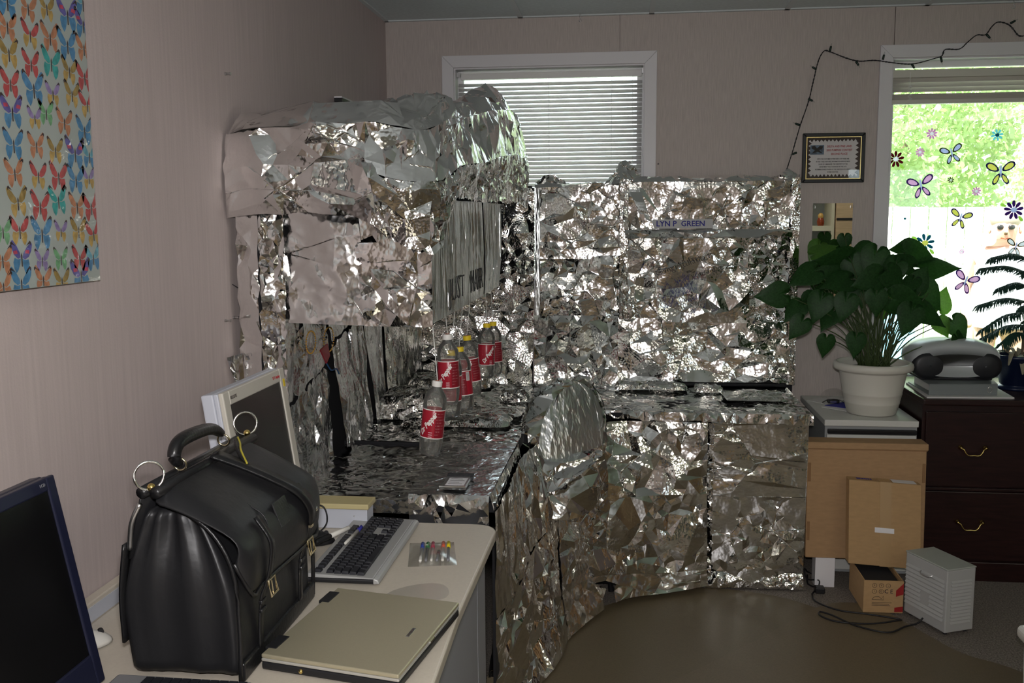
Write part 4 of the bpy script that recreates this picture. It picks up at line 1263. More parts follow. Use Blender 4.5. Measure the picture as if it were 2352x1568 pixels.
LV, LF = leaf_shape()
leaf_mesh = {}
for key in ('leaf_green', 'leaf_light'):
    me = bpy.data.meshes.new('leaf')
    me.from_pydata(LV, [], LF)
    me.materials.append(MATS[key])
    me.polygons.foreach_set('use_smooth', [True] * len(LF))
    leaf_mesh[key] = me
LEAVES=[(1.797,-0.580,1.223,0.116,185,0,-25),(1.945,-0.480,1.297,0.120,205,0,20),(1.897,-0.530,1.148,0.094,225,0,14),(1.908,-0.580,1.081,0.093,235,0,-39),(1.987,-0.600,1.170,0.111,250,0,-8),(2.043,-0.530,1.115,0.094,235,0,22),(2.086,-0.640,1.174,0.101,255,0,5),(2.025,-0.580,1.005,0.081,262,0,25),(2.141,-0.620,1.014,0.087,265,0,19),(2.089,-0.380,1.359,0.143,185,0,-47),(2.066,-0.280,1.407,0.099,25,1,22),(2.167,-0.230,1.434,0.067,272,0,-54),(2.227,-0.280,1.398,0.100,195,0,5),(2.250,-0.400,1.350,0.124,250,0,-22),(2.089,-0.480,1.273,0.127,190,0,15),(2.191,-0.380,1.322,0.111,300,0,-26),(2.203,-0.530,1.282,0.120,200,0,-31),(2.214,-0.640,1.194,0.093,272,0,5),(2.320,-0.430,1.312,0.110,240,0,14),(2.320,-0.500,1.275,0.121,300,0,15),(2.397,-0.330,1.356,0.100,150,0,5),(2.445,-0.430,1.285,0.105,60,0,-5),(2.383,-0.480,1.256,0.084,230,0,26),(2.358,-0.560,1.194,0.136,345,0,-36),(2.361,-0.580,1.117,0.117,250,0,-26),(2.486,-0.460,1.129,0.131,330,0,26),(2.501,-0.380,1.200,0.126,310,0,-36),(2.589,-0.280,1.183,0.095,75,1,11),(2.560,-0.400,1.068,0.080,300,1,-6),(2.630,-0.380,1.060,0.101,300,0,-54),(2.645,-0.400,0.989,0.101,302,0,30),(2.414,-0.230,1.411,0.088,195,0,-47),(2.482,-0.260,1.375,0.136,345,0,-35),(2.561,-0.280,1.329,0.156,5,0,20),(2.339,-0.330,1.190,0.080,280,1,-50),(2.337,-0.280,1.123,0.074,260,1,-17),(2.007,-0.430,1.209,0.096,210,0,-52),(2.061,-0.380,1.310,0.097,170,0,-21),(2.141,-0.460,1.224,0.090,250,0,5),(2.208,-0.430,1.197,0.071,265,0,21),(2.045,-0.200,1.389,0.094,240,1,-6),(2.115,-0.220,1.389,0.101,0,1,-1),(2.161,-0.300,1.349,0.112,160,0,-5),(2.275,-0.480,1.250,0.096,255,0,18),(2.368,-0.380,1.316,0.092,20,0,1),(1.982,-0.380,1.168,0.091,235,0,-38)]
rl_ = random.Random(8)
cam_right = Vector((0.993, 0.115, 0))
for (x, y, z, s, ang, li, tilt) in LEAVES:
    a = math.radians(ang)
    tip = Vector((math.cos(a) * 0.99, math.cos(a) * 0.11 - 0.25 * rl_.random(), math.sin(a))).normalized()
    nrm = Vector((rl_.uniform(-.25, .25), -1.0 + rl_.uniform(-.1, .4), 0.55 + 0.02 * tilt)).normalized()
    Yv = nrm.cross(tip).normalized()
    Zv = tip.cross(Yv)
    s *= 1.12
    c = Vector((x, y, z)) - tip * s * 0.42
    o = bpy.data.objects.new('leaf', leaf_mesh['leaf_light' if li else 'leaf_green'])
    COL.objects.link(o)
    o.parent = pt
    L = c - ORG[pt.name]
    o.matrix_local = Matrix(((tip.x * s, Yv.x * s, Zv.x * s, L.x), (tip.y * s, Yv.y * s, Zv.y * s, L.y), (tip.z * s, Yv.z * s, Zv.z * s, L.z), (0, 0, 0, 1)))
    b0 = Vector((PX + rl_.uniform(-.06, .06), PY + rl_.uniform(-.05, .05), PZ + .195))
    dxy = (c - b0)
    midp = b0 + Vector((dxy.x * .42, dxy.y * .42, dxy.z * .62))
    pth = catmull([b0, midp, c], 5)
    MB().tube(pth, [0.0036 - 0.0018 * i / (len(pth) - 1) for i in range(len(pth))], 6).build('stem', 'stem_green', pt, smooth=True)
for k in range(46):
    a = rl_.uniform(0, 2 * math.pi)
    b0 = Vector((PX + .05 * math.cos(a), PY + .05 * math.sin(a), PZ + .195))
    e = b0 + Vector((math.cos(a) * rl_.uniform(.04, .20), math.sin(a) * rl_.uniform(.03, .12), rl_.uniform(.18, .36)))
    MB().tube(catmull([b0, b0.lerp(e, .5) + Vector((0, 0, .04)), e], 4), 0.0022, 5).build('stem', 'stem_green', pt, smooth=True)

# ---- pine like plant in navy pot
QX, QY, QZ = 2.905, -0.32, 0.792
pp = thing('potted_pine', 'feathery indoor pine with drooping dry leaves in a dark navy pot', 'plant', (QX, QY, QZ))
MB().lathe([(0.0001, 0), (0.088, 0), (0.090, .012), (0.060, .014), (.062, .020), (.066, .022), (.090, .135), (.094, .137), (.094, .152), (.084, .152), (.080, .130), (.0001, .130)], (QX, QY, QZ), 36).build('pot', 'navy_pot', pp, smooth=True)
MB().lathe([(0.0001, .134), (.082, .132), (.082, .128)], (QX, QY, QZ), 24, cap=False).build('soil', 'soil', pp)
MB().tube(catmull([(QX + .02, QY, QZ + .13), (QX + .03, QY + .01, QZ + .30), (QX + .06, QY, QZ + .48), (QX + .07, QY + .01, QZ + .66)], 5), 0.006, 7).build('trunk', 'bark', pp, smooth=True)
rp = random.Random(21)
for bi, (h, ang, ln, droop) in enumerate(((.62, 190, .19, -.01), (.56, 170, .22, .0), (.50, 200, .16, -.02), (.44, 178, .22, -.04), (.40, 205, .25, -.10), (.34, 185, .20, -.08), (.30, 215, .17, -.06), (.60, 20, .2, 0), (.45, -10, .22, 0), (.38, 90, .15, 0), (.55, 250, .16, 0), (.36, 260, .16, -.05))):
    a = math.radians(ang)
    b0 = Vector((QX + .05, QY, QZ + h - .06))
    e = b0 + Vector((math.cos(a) * ln, math.sin(a) * ln * .6, .03 + droop))
    P = catmull([b0, b0.lerp(e, .5) + Vector((0, 0, .025)), e], 8)
    mb = MB()
    mb.tube(P, 0.0022, 5)
    for i in range(2, len(P)):
        d = (P[i] - P[i - 1]).normalized()
        side = d.cross(Vector((0, 0, 1))).normalized()
        for s in (-1, 1):
            for q in range(4):
                tl = 0.050 * (1 - .5 * i / len(P))
                st = P[i] + d * rp.uniform(-.006, .006)
                tt = st + side * s * tl + d * tl * .6 + Vector((0, 0, -.022 - .012 * rp.random()))
                mdp = st.lerp(tt, .5) + Vector((0, 0, .006))
                mb.tube([st, mdp, tt], [.0022, .0030, .0008], 4)
    mb.build('branch', 'pine_green', pp)
for k in range(9):
    a = rp.uniform(0, 6.28)
    ln = rp.uniform(.09, .16)
    if k < 4:
        a = math.radians((185, 205, 235, 262)[k])
        ln = (.13, .15, .13, .11)[k]
    b0 = Vector((QX, QY, QZ + .14))
    e = b0 + Vector((math.cos(a) * ln, math.sin(a) * ln, -.02 if k != 3 else -.06))
    P = catmull([b0, b0.lerp(e, .6) + Vector((0, 0, .045)), e], 5)
    w = Vector((-math.sin(a), math.cos(a), .2)) * .011
    n = len(P)
    MB().grid([[p - w * math.sin(math.pi * (.12 + .86 * i / n)) for i, p in enumerate(P)], [p + Vector((0, 0, -.004)) for p in P], [p + w * math.sin(math.pi * (.12 + .86 * i / n)) for i, p in enumerate(P)]]).build('dry_leaf', 'dry_leaf', pp, smooth=True, solid=.0008)

# ---- binder, papers and portable stereo on the credenza
pp_ = MB().prism([(2.445, -.60, .7925), (2.80, -.585, .7925), (2.82, -.30, .7925), (2.46, -.24, .7925)], (0, 0, .005)).build('paper_stack', 'paper', None, origin=(2.6, -.45, .7925))
tag(pp_, 'thin stack of papers under the grey ring binder', 'paper stack')
bd = thing('ring_binder', 'grey ring binder lying flat under the portable stereo', 'binder', (2.62, -.42, .798))
Bc = [(2.462, -.565), (2.745, -.548), (2.80, -.27), (2.470, -.235)]
MB().prism([(a, b, .7985) for a, b in Bc], (0, 0, .003)).build('back_cover', 'binder_gray', bd, bevel=.001)
MB().prism([(a, b, .8440) for a, b in Bc], (0, 0, .003)).build('front_cover', 'binder_gray', bd, bevel=.001)
MB().prism([(2.462, -.565, .8016), (2.745, -.548, .8016), (2.745, -.545, .8016), (2.462, -.562, .8016)], (0, 0, .0423)).build('spine', 'binder_gray', bd)
MB().tube([(2.712 + .009 * math.cos(t), -.5535, .823 + .013 * math.sin(t)) for t in [i * math.pi / 10 for i in range(20)]], .0012, 5, closed=True).build('finger_ring', 'chrome', bd, smooth=True)
MB().prism([(2.49, -.53, .802), (2.73, -.52, .802), (2.77, -.29, .802), (2.49, -.26, .802)], (0, 0, .030)).build('pages', 'paper', bd)

bb = thing('portable_stereo', 'silver and black portable stereo on the ring binder by the window', 'stereo', (2.60, -.36, .848))
SX, SY, SZ = 2.605, -.36, .848


def sellipse(cx, cz, a, b, n, N=36):
    out = []
    for k in range(N):
        t = 2 * math.pi * k / N
        c, s = math.cos(t), math.sin(t)
        out.append((cx + a * math.copysign(abs(c) ** (2 / n), c), cz + b * math.copysign(abs(s) ** (2 / n), s)))
    return out


def stereo_section(y, a, b, cz):
    return [(px, y, pz) for px, pz in sellipse(SX, SZ + .004 + cz, a, b, 2.6)]


secs = [stereo_section(SY - .115, .150, .050, .060), stereo_section(SY - .105, .176, .068, .074), stereo_section(SY - .07, .188, .080, .084), stereo_section(SY, .190, .084, .088), stereo_section(SY + .07, .186, .080, .086), stereo_section(SY + .105, .160, .062, .076)]
mb = MB()
mb.grid([s for s in secs], wrap=True)
n_ = len(secs[0])
mb.f.append(list(range(n_)))
mb.m.append(0)
mb.f.append([len(secs) * n_ - n_ + k for k in range(n_)][::-1])
mb.m.append(0)
mb.build('housing', 'boom_silver', bb, smooth=True)
for s in (-1, 1):
    P = sellipse(SX + s * .114, SZ + .062, .070, .058, 2.3, 28)
    rows = []
    for f, yo in ((1.0, -.060), (1.0, -.104), (.97, -.110), (.7, -.1165), (.05, -.118)):
        rows.append([(SX + s * .114 + (a - SX - s * .114) * f, SY + yo, SZ + .062 + (b - SZ - .062) * f) for a, b in P])
    MB().grid(rows, wrap=True).build('speaker', 'boom_black', bb, smooth=True)
MB().box((SX - .15, SY - .10, SZ), (SX + .15, SY + .09, SZ + .012)).build('base', 'boom_black', bb, bevel=.004)
P = [(SX - .062, SZ + .140), (SX + .062, SZ + .140), (SX + .046, SZ + .112), (SX + .012, SZ + .100), (SX - .012, SZ + .100), (SX - .046, SZ + .112)]
MB().prism([(a, SY - .100, b) for a, b in P], (0, .03, .004)).build('control_bay', 'boom_black', bb, bevel=.003)
MB().box((SX - .024, SY - .1135, SZ + .107), (SX + .024, SY - .111, SZ + .115)).build('display', 'screen_dark', bb)
for r_, n, off in ((0, 6, 0), (1, 5, .007)):
    for k in range(n):
        MB().sphere((SX - .042 + off + .0165 * k, SY - .1115, SZ + .092 - .012 * r_), .0058, 8, 6, (1, .5, .8)).build('button', 'boom_button', bb, smooth=True)
Box('cassette_line', (SX - .068, SY - .1165, SZ + .066), (SX + .068, SY - .113, SZ + .068), 'boom_black', bb)

# ---- cardboard boxes
def grp(x0, y0, z0, x1, y1, z1, lean=0.0):
    """box tilted back about its lower rear edge by `lean` (dy per dz)"""
    return lambda x, y, z: (x, y + (z - z0) * lean, z)


wbx = Box('small_white_carton', (1.985, -0.735, 0.0), (2.065, -0.665, 0.128), 'white_label', None, origin=(2.02, -.70, 0), bevel=.001)
tag(wbx, 'small white carton on the carpet under the big flat cardboard box', 'carton')
bb1 = thing('cardboard_box', 'large flat cardboard box with hand holes standing before the filing cabinet', 'box', (2.17, -0.69, 0.130))
T = grp(1.92, -.74, .130, 2.42, -.64, .63, 0.05)
mb = MB().box((1.940, -0.745, 0.130), (2.418, -0.655, 0.592))
mb.v = [T(*p) for p in mb.v]
mb.build('carton', 'cardboard', bb1, bevel=.004)
mb = MB().box((1.936, -0.749, 0.594), (2.424, -0.651, 0.622))
mb.v = [T(*p) for p in mb.v]
mb.build('lid', 'cardboard', bb1, bevel=.004)
mb = MB().box((1.940, -.747, .5915), (2.42, -.655, .5945))
mb.v = [T(*p) for p in mb.v]
mb.build('lid_gap', 'cardboard_edge', bb1)
for x, z in ((1.9495, .495), (1.9495, .245), (2.408, .50)):
    mb = MB().box((x - .006, -.7465, z - .040), (x + .006, -.744, z + .040))
    mb.v = [T(*p) for p in mb.v]
    mb.build('hand_hole', 'cardboard_edge', bb1, bevel=.003)
bb3 = thing('cardboard_box', 'open cardboard box with printed symbols on the floor beside the heater', 'box', (2.24, -0.86, 0))
x0, x1, y0, y1, h = 2.118, 2.268, -1.005, -0.765, .138
MB().box((x0, y0, .008), (x1, y0 + .004, h)).build('side_panel', 'cardboard_b', bb3)
MB().box((x0, y1 - .004, .008), (x1, y1, h)).build('side_panel', 'cardboard_b', bb3)
MB().box((x0, y0 + .004, .008), (x0 + .004, y1 - .004, h)).build('side_panel', 'cardboard_b', bb3)
MB().box((x1 - .004, y0 + .004, .008), (x1, y1 - .004, h)).build('side_panel', 'cardboard_b', bb3)
MB().box((x0 + .004, y0 + .004, .0075), (x1 - .004, y1 - .004, .012)).build('bottom_panel', 'cardboard_b', bb3)
MB().box((x0 + .010, y0 + .010, .013), (x1 - .012, y1 - .012, h - .012)).build('contents', 'dark_fabric', bb3)
MB().grid([[(2.240, y0 - .0008, .10), (2.268, y0 - .0008, .13)], [(2.240, y0 - .0008, .075), (2.268, y0 - .0008, .085)]]).build('red_tape', 'red_tape', bb3)
MB().grid([[(2.236, y0 - .0008, .030), (2.268, y0 - .0008, .036)], [(2.236, y0 - .0008, .012), (2.268, y0 - .0008, .014)]]).build('red_tape', 'red_tape', bb3)


def ring_print(parent, x, z, r, y):
    MB().tube([(x + r * math.cos(t), y, z + r * math.sin(t)) for t in [i * math.pi / 8 for i in range(16)]], .0007, 4, closed=True).build('printed_ring', 'print_dark', parent)


yf = y0 - .0006
for i, (x, z) in enumerate(((2.158, .118), (2.184, .118), (2.210, .118), (2.158, .094), (2.184, .094))):
    ring_print(bb3, x, z, .0085, yf)
for s_, x, z, sz in (('II', 2.158, .118, .010), ('Y', 2.184, .118, .011), ('-', 2.210, .118, .016), ('i', 2.158, .094, .012), ('O', 2.184, .094, .011)):
    text('printed_symbol', s_, sz, (x, yf, z), (1, 0, 0), (0, 0, 1), 'print_dark', bb3)
text('printed_mark', 'C E', .022, (2.212, yf, .0945), (1, 0, 0), (0, 0, 1), 'print_dark', bb3, bold=.0003)
MB().tube([(2.150, yf, .062), (2.160, yf, .072), (2.176, yf, .073), (2.186, yf, .064), (2.192, yf, .076), (2.194, yf, .060), (2.150, yf, .060)], .0008, 4).build('printed_mark', 'print_dark', bb3)
for k in range(3):
    MB().box((2.150, yf, .048 - .006 * k), (2.150 + (.075, .066, .070)[k], yf + .0006, .0495 - .006 * k)).build('print_line', 'print_dark', bb3)
bb2 = thing('cardboard_box', 'taped cardboard parcel with white label leaning on the large box', 'box', (2.24, -0.85, 0.140))
T2 = lambda x, y, z: (x + (x - 2.09) * 0 + (z - .14) * .008, y + (z - .14) * .16 + .0, z + (x - 2.09) * -.06 + .012)
mb = MB().box((2.088, -0.868, 0.142), (2.372, -0.812, 0.478))
mb.v = [T2(*p) for p in mb.v]
mb.build('carton', 'cardboard_b', bb2, bevel=.003)
mb = MB().box((2.210, -0.8692, 0.142), (2.255, -0.868, 0.479))
mb.box((2.210, -.868, .4781), (2.255, -.812, .4790))
mb.v = [T2(*p) for p in mb.v]
mb.build('tape', 'tape', bb2)
mb = MB().box((2.190, -0.8702, 0.276), (2.266, -0.8693, 0.296))
mb.v = [T2(*p) for p in mb.v]
mb.build('label', 'white_label', bb2)
mb = MB().box((2.262, -0.864, 0.4791), (2.355, -0.816, 0.4797))
mb.v = [T2(*p) for p in mb.v]
mb.build('shipping_label', 'white_label', bb2)
o = text('printed_mark', 'EPSON', .020, T2(2.152, -.842, .4795), (1, 0, -.06), (0, 1, 0), 'print_blue', bb2, bold=.0008)

# ---- small heater
ht = thing('space_heater', 'small grey metal heater with louvred sides standing on the mat', 'heater', (2.37, -1.10, .007))
pL, pF, pR = Vector((2.272, -1.000, 0)), Vector((2.362, -1.205, 0)), Vector((2.472, -1.128, 0))
pR = pF + (pR - pF)
eu = (pF - pL).normalized()
ew = (pR - pF)
ew = (ew - eu * ew.dot(eu)).normalized()
LU, LW, HB = 0.222, 0.128, 0.262
o0 = pF - eu * LU
Zb = .018
body = [o0, o0 + eu * LU, o0 + eu * LU + ew * LW, o0 + ew * LW]
MB().prism([p + Vector((0, 0, Zb)) for p in body], (0, 0, HB - Zb - .004)).build('casing', 'heater_gray', ht, bevel=.004)
MB().prism([p + Vector((0, 0, HB - .004)) for p in [o0 - eu * .002 - ew * .002, o0 + eu * (LU + .002) - ew * .002, o0 + eu * (LU + .002) + ew * (LW + .002), o0 - eu * .002 + ew * (LW + .002)]], (0, 0, .006)).build('top', 'heater_top', ht, bevel=.003)
for k in range(10):
    z = .060 + k * .0165
    for half in (((.03, .95),) if k not in (2, 3, 4) else ((.03, .40), (.62, .95))):
        a = o0 + eu * LU * half[0] - ew * .0005
        b = o0 + eu * LU * half[1] - ew * .0005
        mb = MB()
        mb.add([a + Vector((0, 0, z + .009)), b + Vector((0, 0, z + .009)), b - ew * .006 + Vector((0, 0, z)), a - ew * .006 + Vector((0, 0, z)), a + Vector((0, 0, z - .001)), b + Vector((0, 0, z - .001))], [(0, 1, 2, 3), (3, 2, 5, 4), (0, 3, 4), (1, 5, 2)])
        mb.build('louvre', 'heater_gray', ht)
for k in range(13):
    z = .052 + k * .0132
    a = pF + ew * .020 + eu * .0005
    b = pF + ew * (LW - .018) + eu * .0005
    mb = MB()
    mb.add([a + Vector((0, 0, z + .007)), b + Vector((0, 0, z + .007)), b + eu * .005 + Vector((0, 0, z)), a + eu * .005 + Vector((0, 0, z)), a + Vector((0, 0, z - .001)), b + Vector((0, 0, z - .001))], [(3, 2, 1, 0), (4, 5, 2, 3), (4, 3, 0), (2, 5, 1)])
    mb.build('louvre', 'heater_gray', ht)
for q in (o0 + eu * .02 + ew * .02, o0 + eu * (LU - .02) + ew * .02, o0 + eu * .02 + ew * (LW - .02), o0 + eu * (LU - .02) + ew * (LW - .02)):
    MB().lathe([(.0001, .0075), (.008, .0075), (.008, Zb), (.0001, Zb)], (q.x, q.y, 0), 10).build('foot', 'black_plastic', ht)
MB().tube(catmull([o0 + eu * .09 - ew * .004 + Vector((0, 0, .215)), o0 + eu * .10 - ew * .016 + Vector((0, 0, .208)), o0 + eu * .14 - ew * .016 + Vector((0, 0, .208)), o0 + eu * .15 - ew * .004 + Vector((0, 0, .215))], 4), .002, 6).build('handle', 'steel', ht)
MB().lathe([(.0001, 0), (.009, 0), (.008, .006), (.0001, .006)], (0, 0, 0), 12).build('cord_grommet', 'black_plastic', ht)
gg = bpy.data.objects['cord_grommet']
gg.rotation_euler = (-ew).to_track_quat('Z', 'Y').to_euler()
gp = o0 + eu * .115 - ew * .001 + Vector((0, 0, .036))
gg.location = gp - ORG[ht.name]
zc = .0115
cd = MB().tube(catmull([gp - ew * .006, gp - ew * .03 + Vector((0, 0, -.018)), (2.24, -1.14, zc), (2.16, -1.20, zc), (2.06, -1.15, zc), (1.99, -1.06, zc), (1.95, -1.03, zc), (1.945, -1.07, zc), (2.00, -1.12, zc), (2.12, -1.125, zc), (2.22, -1.10, zc + .006), (2.235, -1.07, zc), (2.12, -1.05, zc + .007), (2.02, -1.02, zc + .006), (1.955, -0.93, zc), (1.955, -0.84, .006), (1.985, -0.77, .006), (1.96, -0.72, .006), (1.975, -0.62, .006)], 8), .0035, 7).build('power_cord', 'black_plastic', ht, smooth=True)
pst = thing('power_strip', 'dark plug and cable tangle on the carpet behind the foil pedestal', 'plug', (1.985, -0.80, 0.0))
MB().box((1.972, -0.825, .003), (2.01, -0.785, .028)).build('plug', 'black_plastic', pst, bevel=.004)
MB().tube(catmull([(1.99, -.785, .015), (2.0, -.74, .03), (1.96, -.70, .02), (1.955, -.66, .05), (1.98, -.62, .02), (2.02, -.63, .008)], 6), .003, 6).build('cable', 'black_plastic', pst)

# ---- white plastic chair arm at the frame edge
wa = thing('plastic_chair', 'corner of a cream plastic armchair at the lower right edge', 'chair', (2.47, -1.95, 0.006))
MB().box((2.343, -2.10, .300), (2.398, -1.86, .345)).build('armrest', 'white_plastic', wa, bevel=.018, bseg=4)
MB().tube([(2.372, -1.90, .31), (2.378, -1.895, .15), (2.382, -1.89, .0075)], [.017, .016, .016], 12).build('leg', 'white_plastic', wa, smooth=True)
MB().tube([(2.372, -2.08, .31), (2.378, -2.10, .15), (2.382, -2.12, .0075)], [.017, .016, .016], 12).build('leg', 'white_plastic', wa, smooth=True)
MB().box((2.39, -2.12, .200), (2.75, -1.82, .215)).build('seat', 'white_plastic', wa, bevel=.01)
MB().box((2.745, -2.10, .300), (2.80, -1.86, .345)).build('armrest', 'white_plastic', wa, bevel=.018, bseg=4)
MB().tube([(2.772, -1.90, .31), (2.768, -1.89, .0075)], .016, 12).build('leg', 'white_plastic', wa, smooth=True)
MB().tube([(2.772, -2.08, .31), (2.768, -2.12, .0075)], .016, 12).build('leg', 'white_plastic', wa, smooth=True)

# ---- framed certificate
ce = thing('framed_certificate', 'black framed pumpkin contest certificate hanging beside the garden window', 'certificate', (2.149, 0, 1.713))
X0, X1, Z0, Z1 = 2.006, 2.292, 1.713, 1.944
fr = MB()
b_ = .017
for p in ([(X0, Z1), (X1, Z1), (X1 - b_, Z1 - b_), (X0 + b_, Z1 - b_)], [(X0, Z0), (X0, Z1), (X0 + b_, Z1 - b_), (X0 + b_, Z0 + b_)], [(X1, Z0), (X1 - b_, Z0 + b_), (X1 - b_, Z1 - b_), (X1, Z1)], [(X0, Z0), (X0 + b_, Z0 + b_), (X1 - b_, Z0 + b_), (X1, Z0)]):
    MB().prism([(a, -.018, z) for a, z in p], (0, .017, 0)).build('frame_bar', 'frame_black', ce, bevel=.003)
g0 = b_
for p in ((X0 + g0, Z1 - g0 - .004, X1 - g0, Z1 - g0), (X0 + g0, Z0 + g0, X1 - g0, Z0 + g0 + .004), (X0 + g0, Z0 + g0 + .004, X0 + g0 + .004, Z1 - g0 - .004), (X1 - g0 - .004, Z0 + g0 + .004, X1 - g0, Z1 - g0 - .004)):
    MB().box((p[0], -.015, p[1]), (p[2], -.004, p[3])).build('gold_lip', 'frame_gold', ce)
Box('mount', (X0 + b_, -.006, Z0 + b_), (X1 - b_, -.002, Z1 - b_), 'print_dark', ce)
# white sheet with jagged flame like border
rc = random.Random(2)
cxm, czm = (X0 + X1) / 2, (Z0 + Z1) / 2
hw, hh = (X1 - X0) / 2 - b_ - .010, (Z1 - Z0) / 2 - b_ - .010
jag = []
for k in range(26):
    t = -hw + .008 + (2 * hw - .016) * k / 25
    jag.append((cxm + t, czm + hh - (.012 if k % 2 else 0) - .003 * rc.random()))
for k in range(1, 17):
    t = hh - 2 * hh * k / 17
    jag.append((cxm + hw - (.014 if k % 2 else 0) - .003 * rc.random(), czm + t))
for k in range(26):
    t = hw - .008 - (2 * hw - .016) * k / 25
    jag.append((cxm + t, czm - hh + (.012 if k % 2 else 0) + .003 * rc.random()))
for k in range(1, 17):
    t = -hh + 2 * hh * k / 17
    jag.append((cxm - hw + (.014 if k % 2 else 0) + .003 * rc.random(), czm + t))
MB().prism([(a, -.0066, z) for a, z in jag], (0, .0005, 0)).build('certificate_sheet', 'paper', ce)
Box('printed_photo', (X0 + .036, -.0074, Z1 - .099), (X0 + .100, -.0068, Z1 - .055), 'photo_blue', ce)
MB().prism([(a, -.0078, z) for a, z in [(X0 + .042, Z1 - .060), (X0 + .056, Z1 - .058), (X0 + .068, Z1 - .070), (X0 + .080, Z1 - .058), (X0 + .095, Z1 - .060), (X0 + .092, Z1 - .072), (X0 + .078, Z1 - .078), (X0 + .094, Z1 - .094), (X0 + .068, Z1 - .086), (X0 + .044, Z1 - .094), (X0 + .058, Z1 - .078), (X0 + .044, Z1 - .072)]], (0, .0003, 0)).build('printed_photo', 'ink_black', ce)
for k, s_ in enumerate(('DELTA AND PINE LAND', '2003 PUMPKIN CONTEST', 'SECOND PLACE')):
    text('lettering', s_, .0135, (X0 + .170, -.0070, Z1 - .062 - .0175 * k), (1, 0, 0), (0, 0, 1), 'ink_red', ce, bold=.0002, sx=.78)
for k, s_ in enumerate(('WITH THE CUSTOMER OF PINE SEED LOTS THERE ARE', 'IN VISIT THESE VENTURES, INFORMATION SERVICES MAIN', 'CAUSE OF A MANAGER. THE CREATIVITY OF THE', 'DEPARTMENT WAS CHANNELED IN THE LATE', 'NOVEMBER SHARE STRAINS OF THE CREATION OF A GREAT', 'WORM CREATURE.')):
    text('lettering', s_, .0088, (cxm, -.0070, Z1 - .120 - .0122 * k), (1, 0, 0), (0, 0, 1), 'ink_black', ce, bold=.0001, sx=.68)
Box('glass', (X0 + b_ + .001, -.0115, Z0 + b_ + .001), (X1 - b_ - .001, -.0105, Z1 - b_ - .001), 'frame_glass', ce)

# ---- narrow mirror
mr = thing('wall_mirror', 'narrow frameless mirror on the wall behind the leafy plant', 'mirror', (2.155, 0, 1.17))
Box('glass', (2.064, -.006, 1.17), (2.248, -.001, 1.617), 'mirror_glass', mr)
for x, z in ((2.068, 1.60), (2.244, 1.60)):
    MB().box((x - .007, -.009, z - .006), (x + .007, 0, z + .006)).build('clip', 'clear_vinyl', mr)

# ---- string lights
BUT=[ (-3.029,1.955,'b'),(-2.966,1.958,'o'),(-2.904,1.970,'y'),(-2.832,1.971,'p'),(-2.771,2.007,'c'),(-3.034,1.911,'o'),(-2.965,1.908,'r'),(-2.899,1.915,'o'),(-2.839,1.910,'b'),(-2.775,1.963,'p'),(-2.778,1.914,'o'),(-3.035,1.862,'y'),(-2.968,1.853,'r'),(-2.901,1.865,'t'),(-2.838,1.859,'y'),(-2.782,1.854,'r'),(-3.037,1.807,'r'),(-2.965,1.806,'b'),(-2.902,1.805,'l'),(-2.834,1.812,'y'),(-3.037,1.755,'p'),(-2.968,1.751,'l'),(-2.929,1.765,'g'),(-2.778,1.798,'r'),(-3.040,1.695,'b'),(-2.969,1.698,'o'),(-2.906,1.693,'y'),(-2.836,1.692,'p'),(-3.043,1.642,'o'),(-2.969,1.640,'r'),(-2.901,1.641,'r'),(-2.839,1.638,'b'),(-2.789,1.643,'l'),(-3.039,1.588,'y'),(-2.970,1.581,'r'),(-2.907,1.593,'t'),(-2.841,1.583,'o'),(-2.787,1.581,'r'),(-3.090,1.534,'g'),(-3.040,1.534,'r'),(-2.970,1.528,'b'),(-2.905,1.532,'l'),(-2.841,1.532,'y'),(-2.784,1.524,'r'),(-3.097,1.481,'o'),(-3.040,1.483,'p'),(-2.975,1.476,'l'),(-2.911,1.476,'g'),(-2.843,1.474,'r'),(-2.791,1.473,'c'),(-3.100,1.432,'o'),(-3.046,1.434,'b'),(-2.976,1.437,'o'),(-2.913,1.430,'y'),(-2.842,1.438,'p') ]
ST=[ (2.461,1.825,0.0397,'fm'),(2.621,1.942,0.0265,'fp'),(2.571,1.856,0.0220,'fp'),(2.716,1.850,0.0573,'bo'),(2.917,1.931,0.0287,'fc'),(2.942,1.760,0.0727,'bb'),(2.582,1.700,0.0683,'bp'),(2.718,1.723,0.0154,'fb'),(2.837,1.669,0.0220,'fp'),(2.771,1.544,0.0573,'by'),(3.011,1.580,0.0463,'fv'),(2.515,1.542,0.0066,'d'),(2.613,1.425,0.0463,'ft'),(2.785,1.383,0.0132,'fp'),(3.031,1.407,0.0507,'bw'),(2.810,1.241,0.0661,'bk') ]
SL=[ (1.929,1.760),(1.960,1.865),(1.989,1.976),(2.025,2.091),(2.042,2.174),(2.063,2.272),(2.087,2.317),(2.114,2.314),(2.190,2.283),(2.249,2.268),(2.317,2.270),(2.395,2.258),(2.486,2.250),(2.586,2.273),(2.615,2.284),(2.628,2.311),(2.689,2.311),(2.726,2.343),(2.762,2.371),(2.800,2.372),(2.826,2.407),(2.853,2.426),(2.901,2.411),(2.941,2.366),(2.964,2.361) ]
BU=[ (1.967,1.851,200),(1.977,1.986,160),(2.033,2.097,-30),(2.046,2.241,150),(2.116,2.328,80),(2.239,2.258,-60),(2.355,2.283,80),(2.488,2.240,-60),(2.612,2.265,-80),(2.812,2.364,-50),(2.915,2.424,30) ]
sl = thing('string_lights', 'dark green string of unlit fairy lights looping over the garden window', 'fairy lights', (2.4, -.02, 1.76))
base = catmull([(x, -.022, z) for x, z in SL], 6)
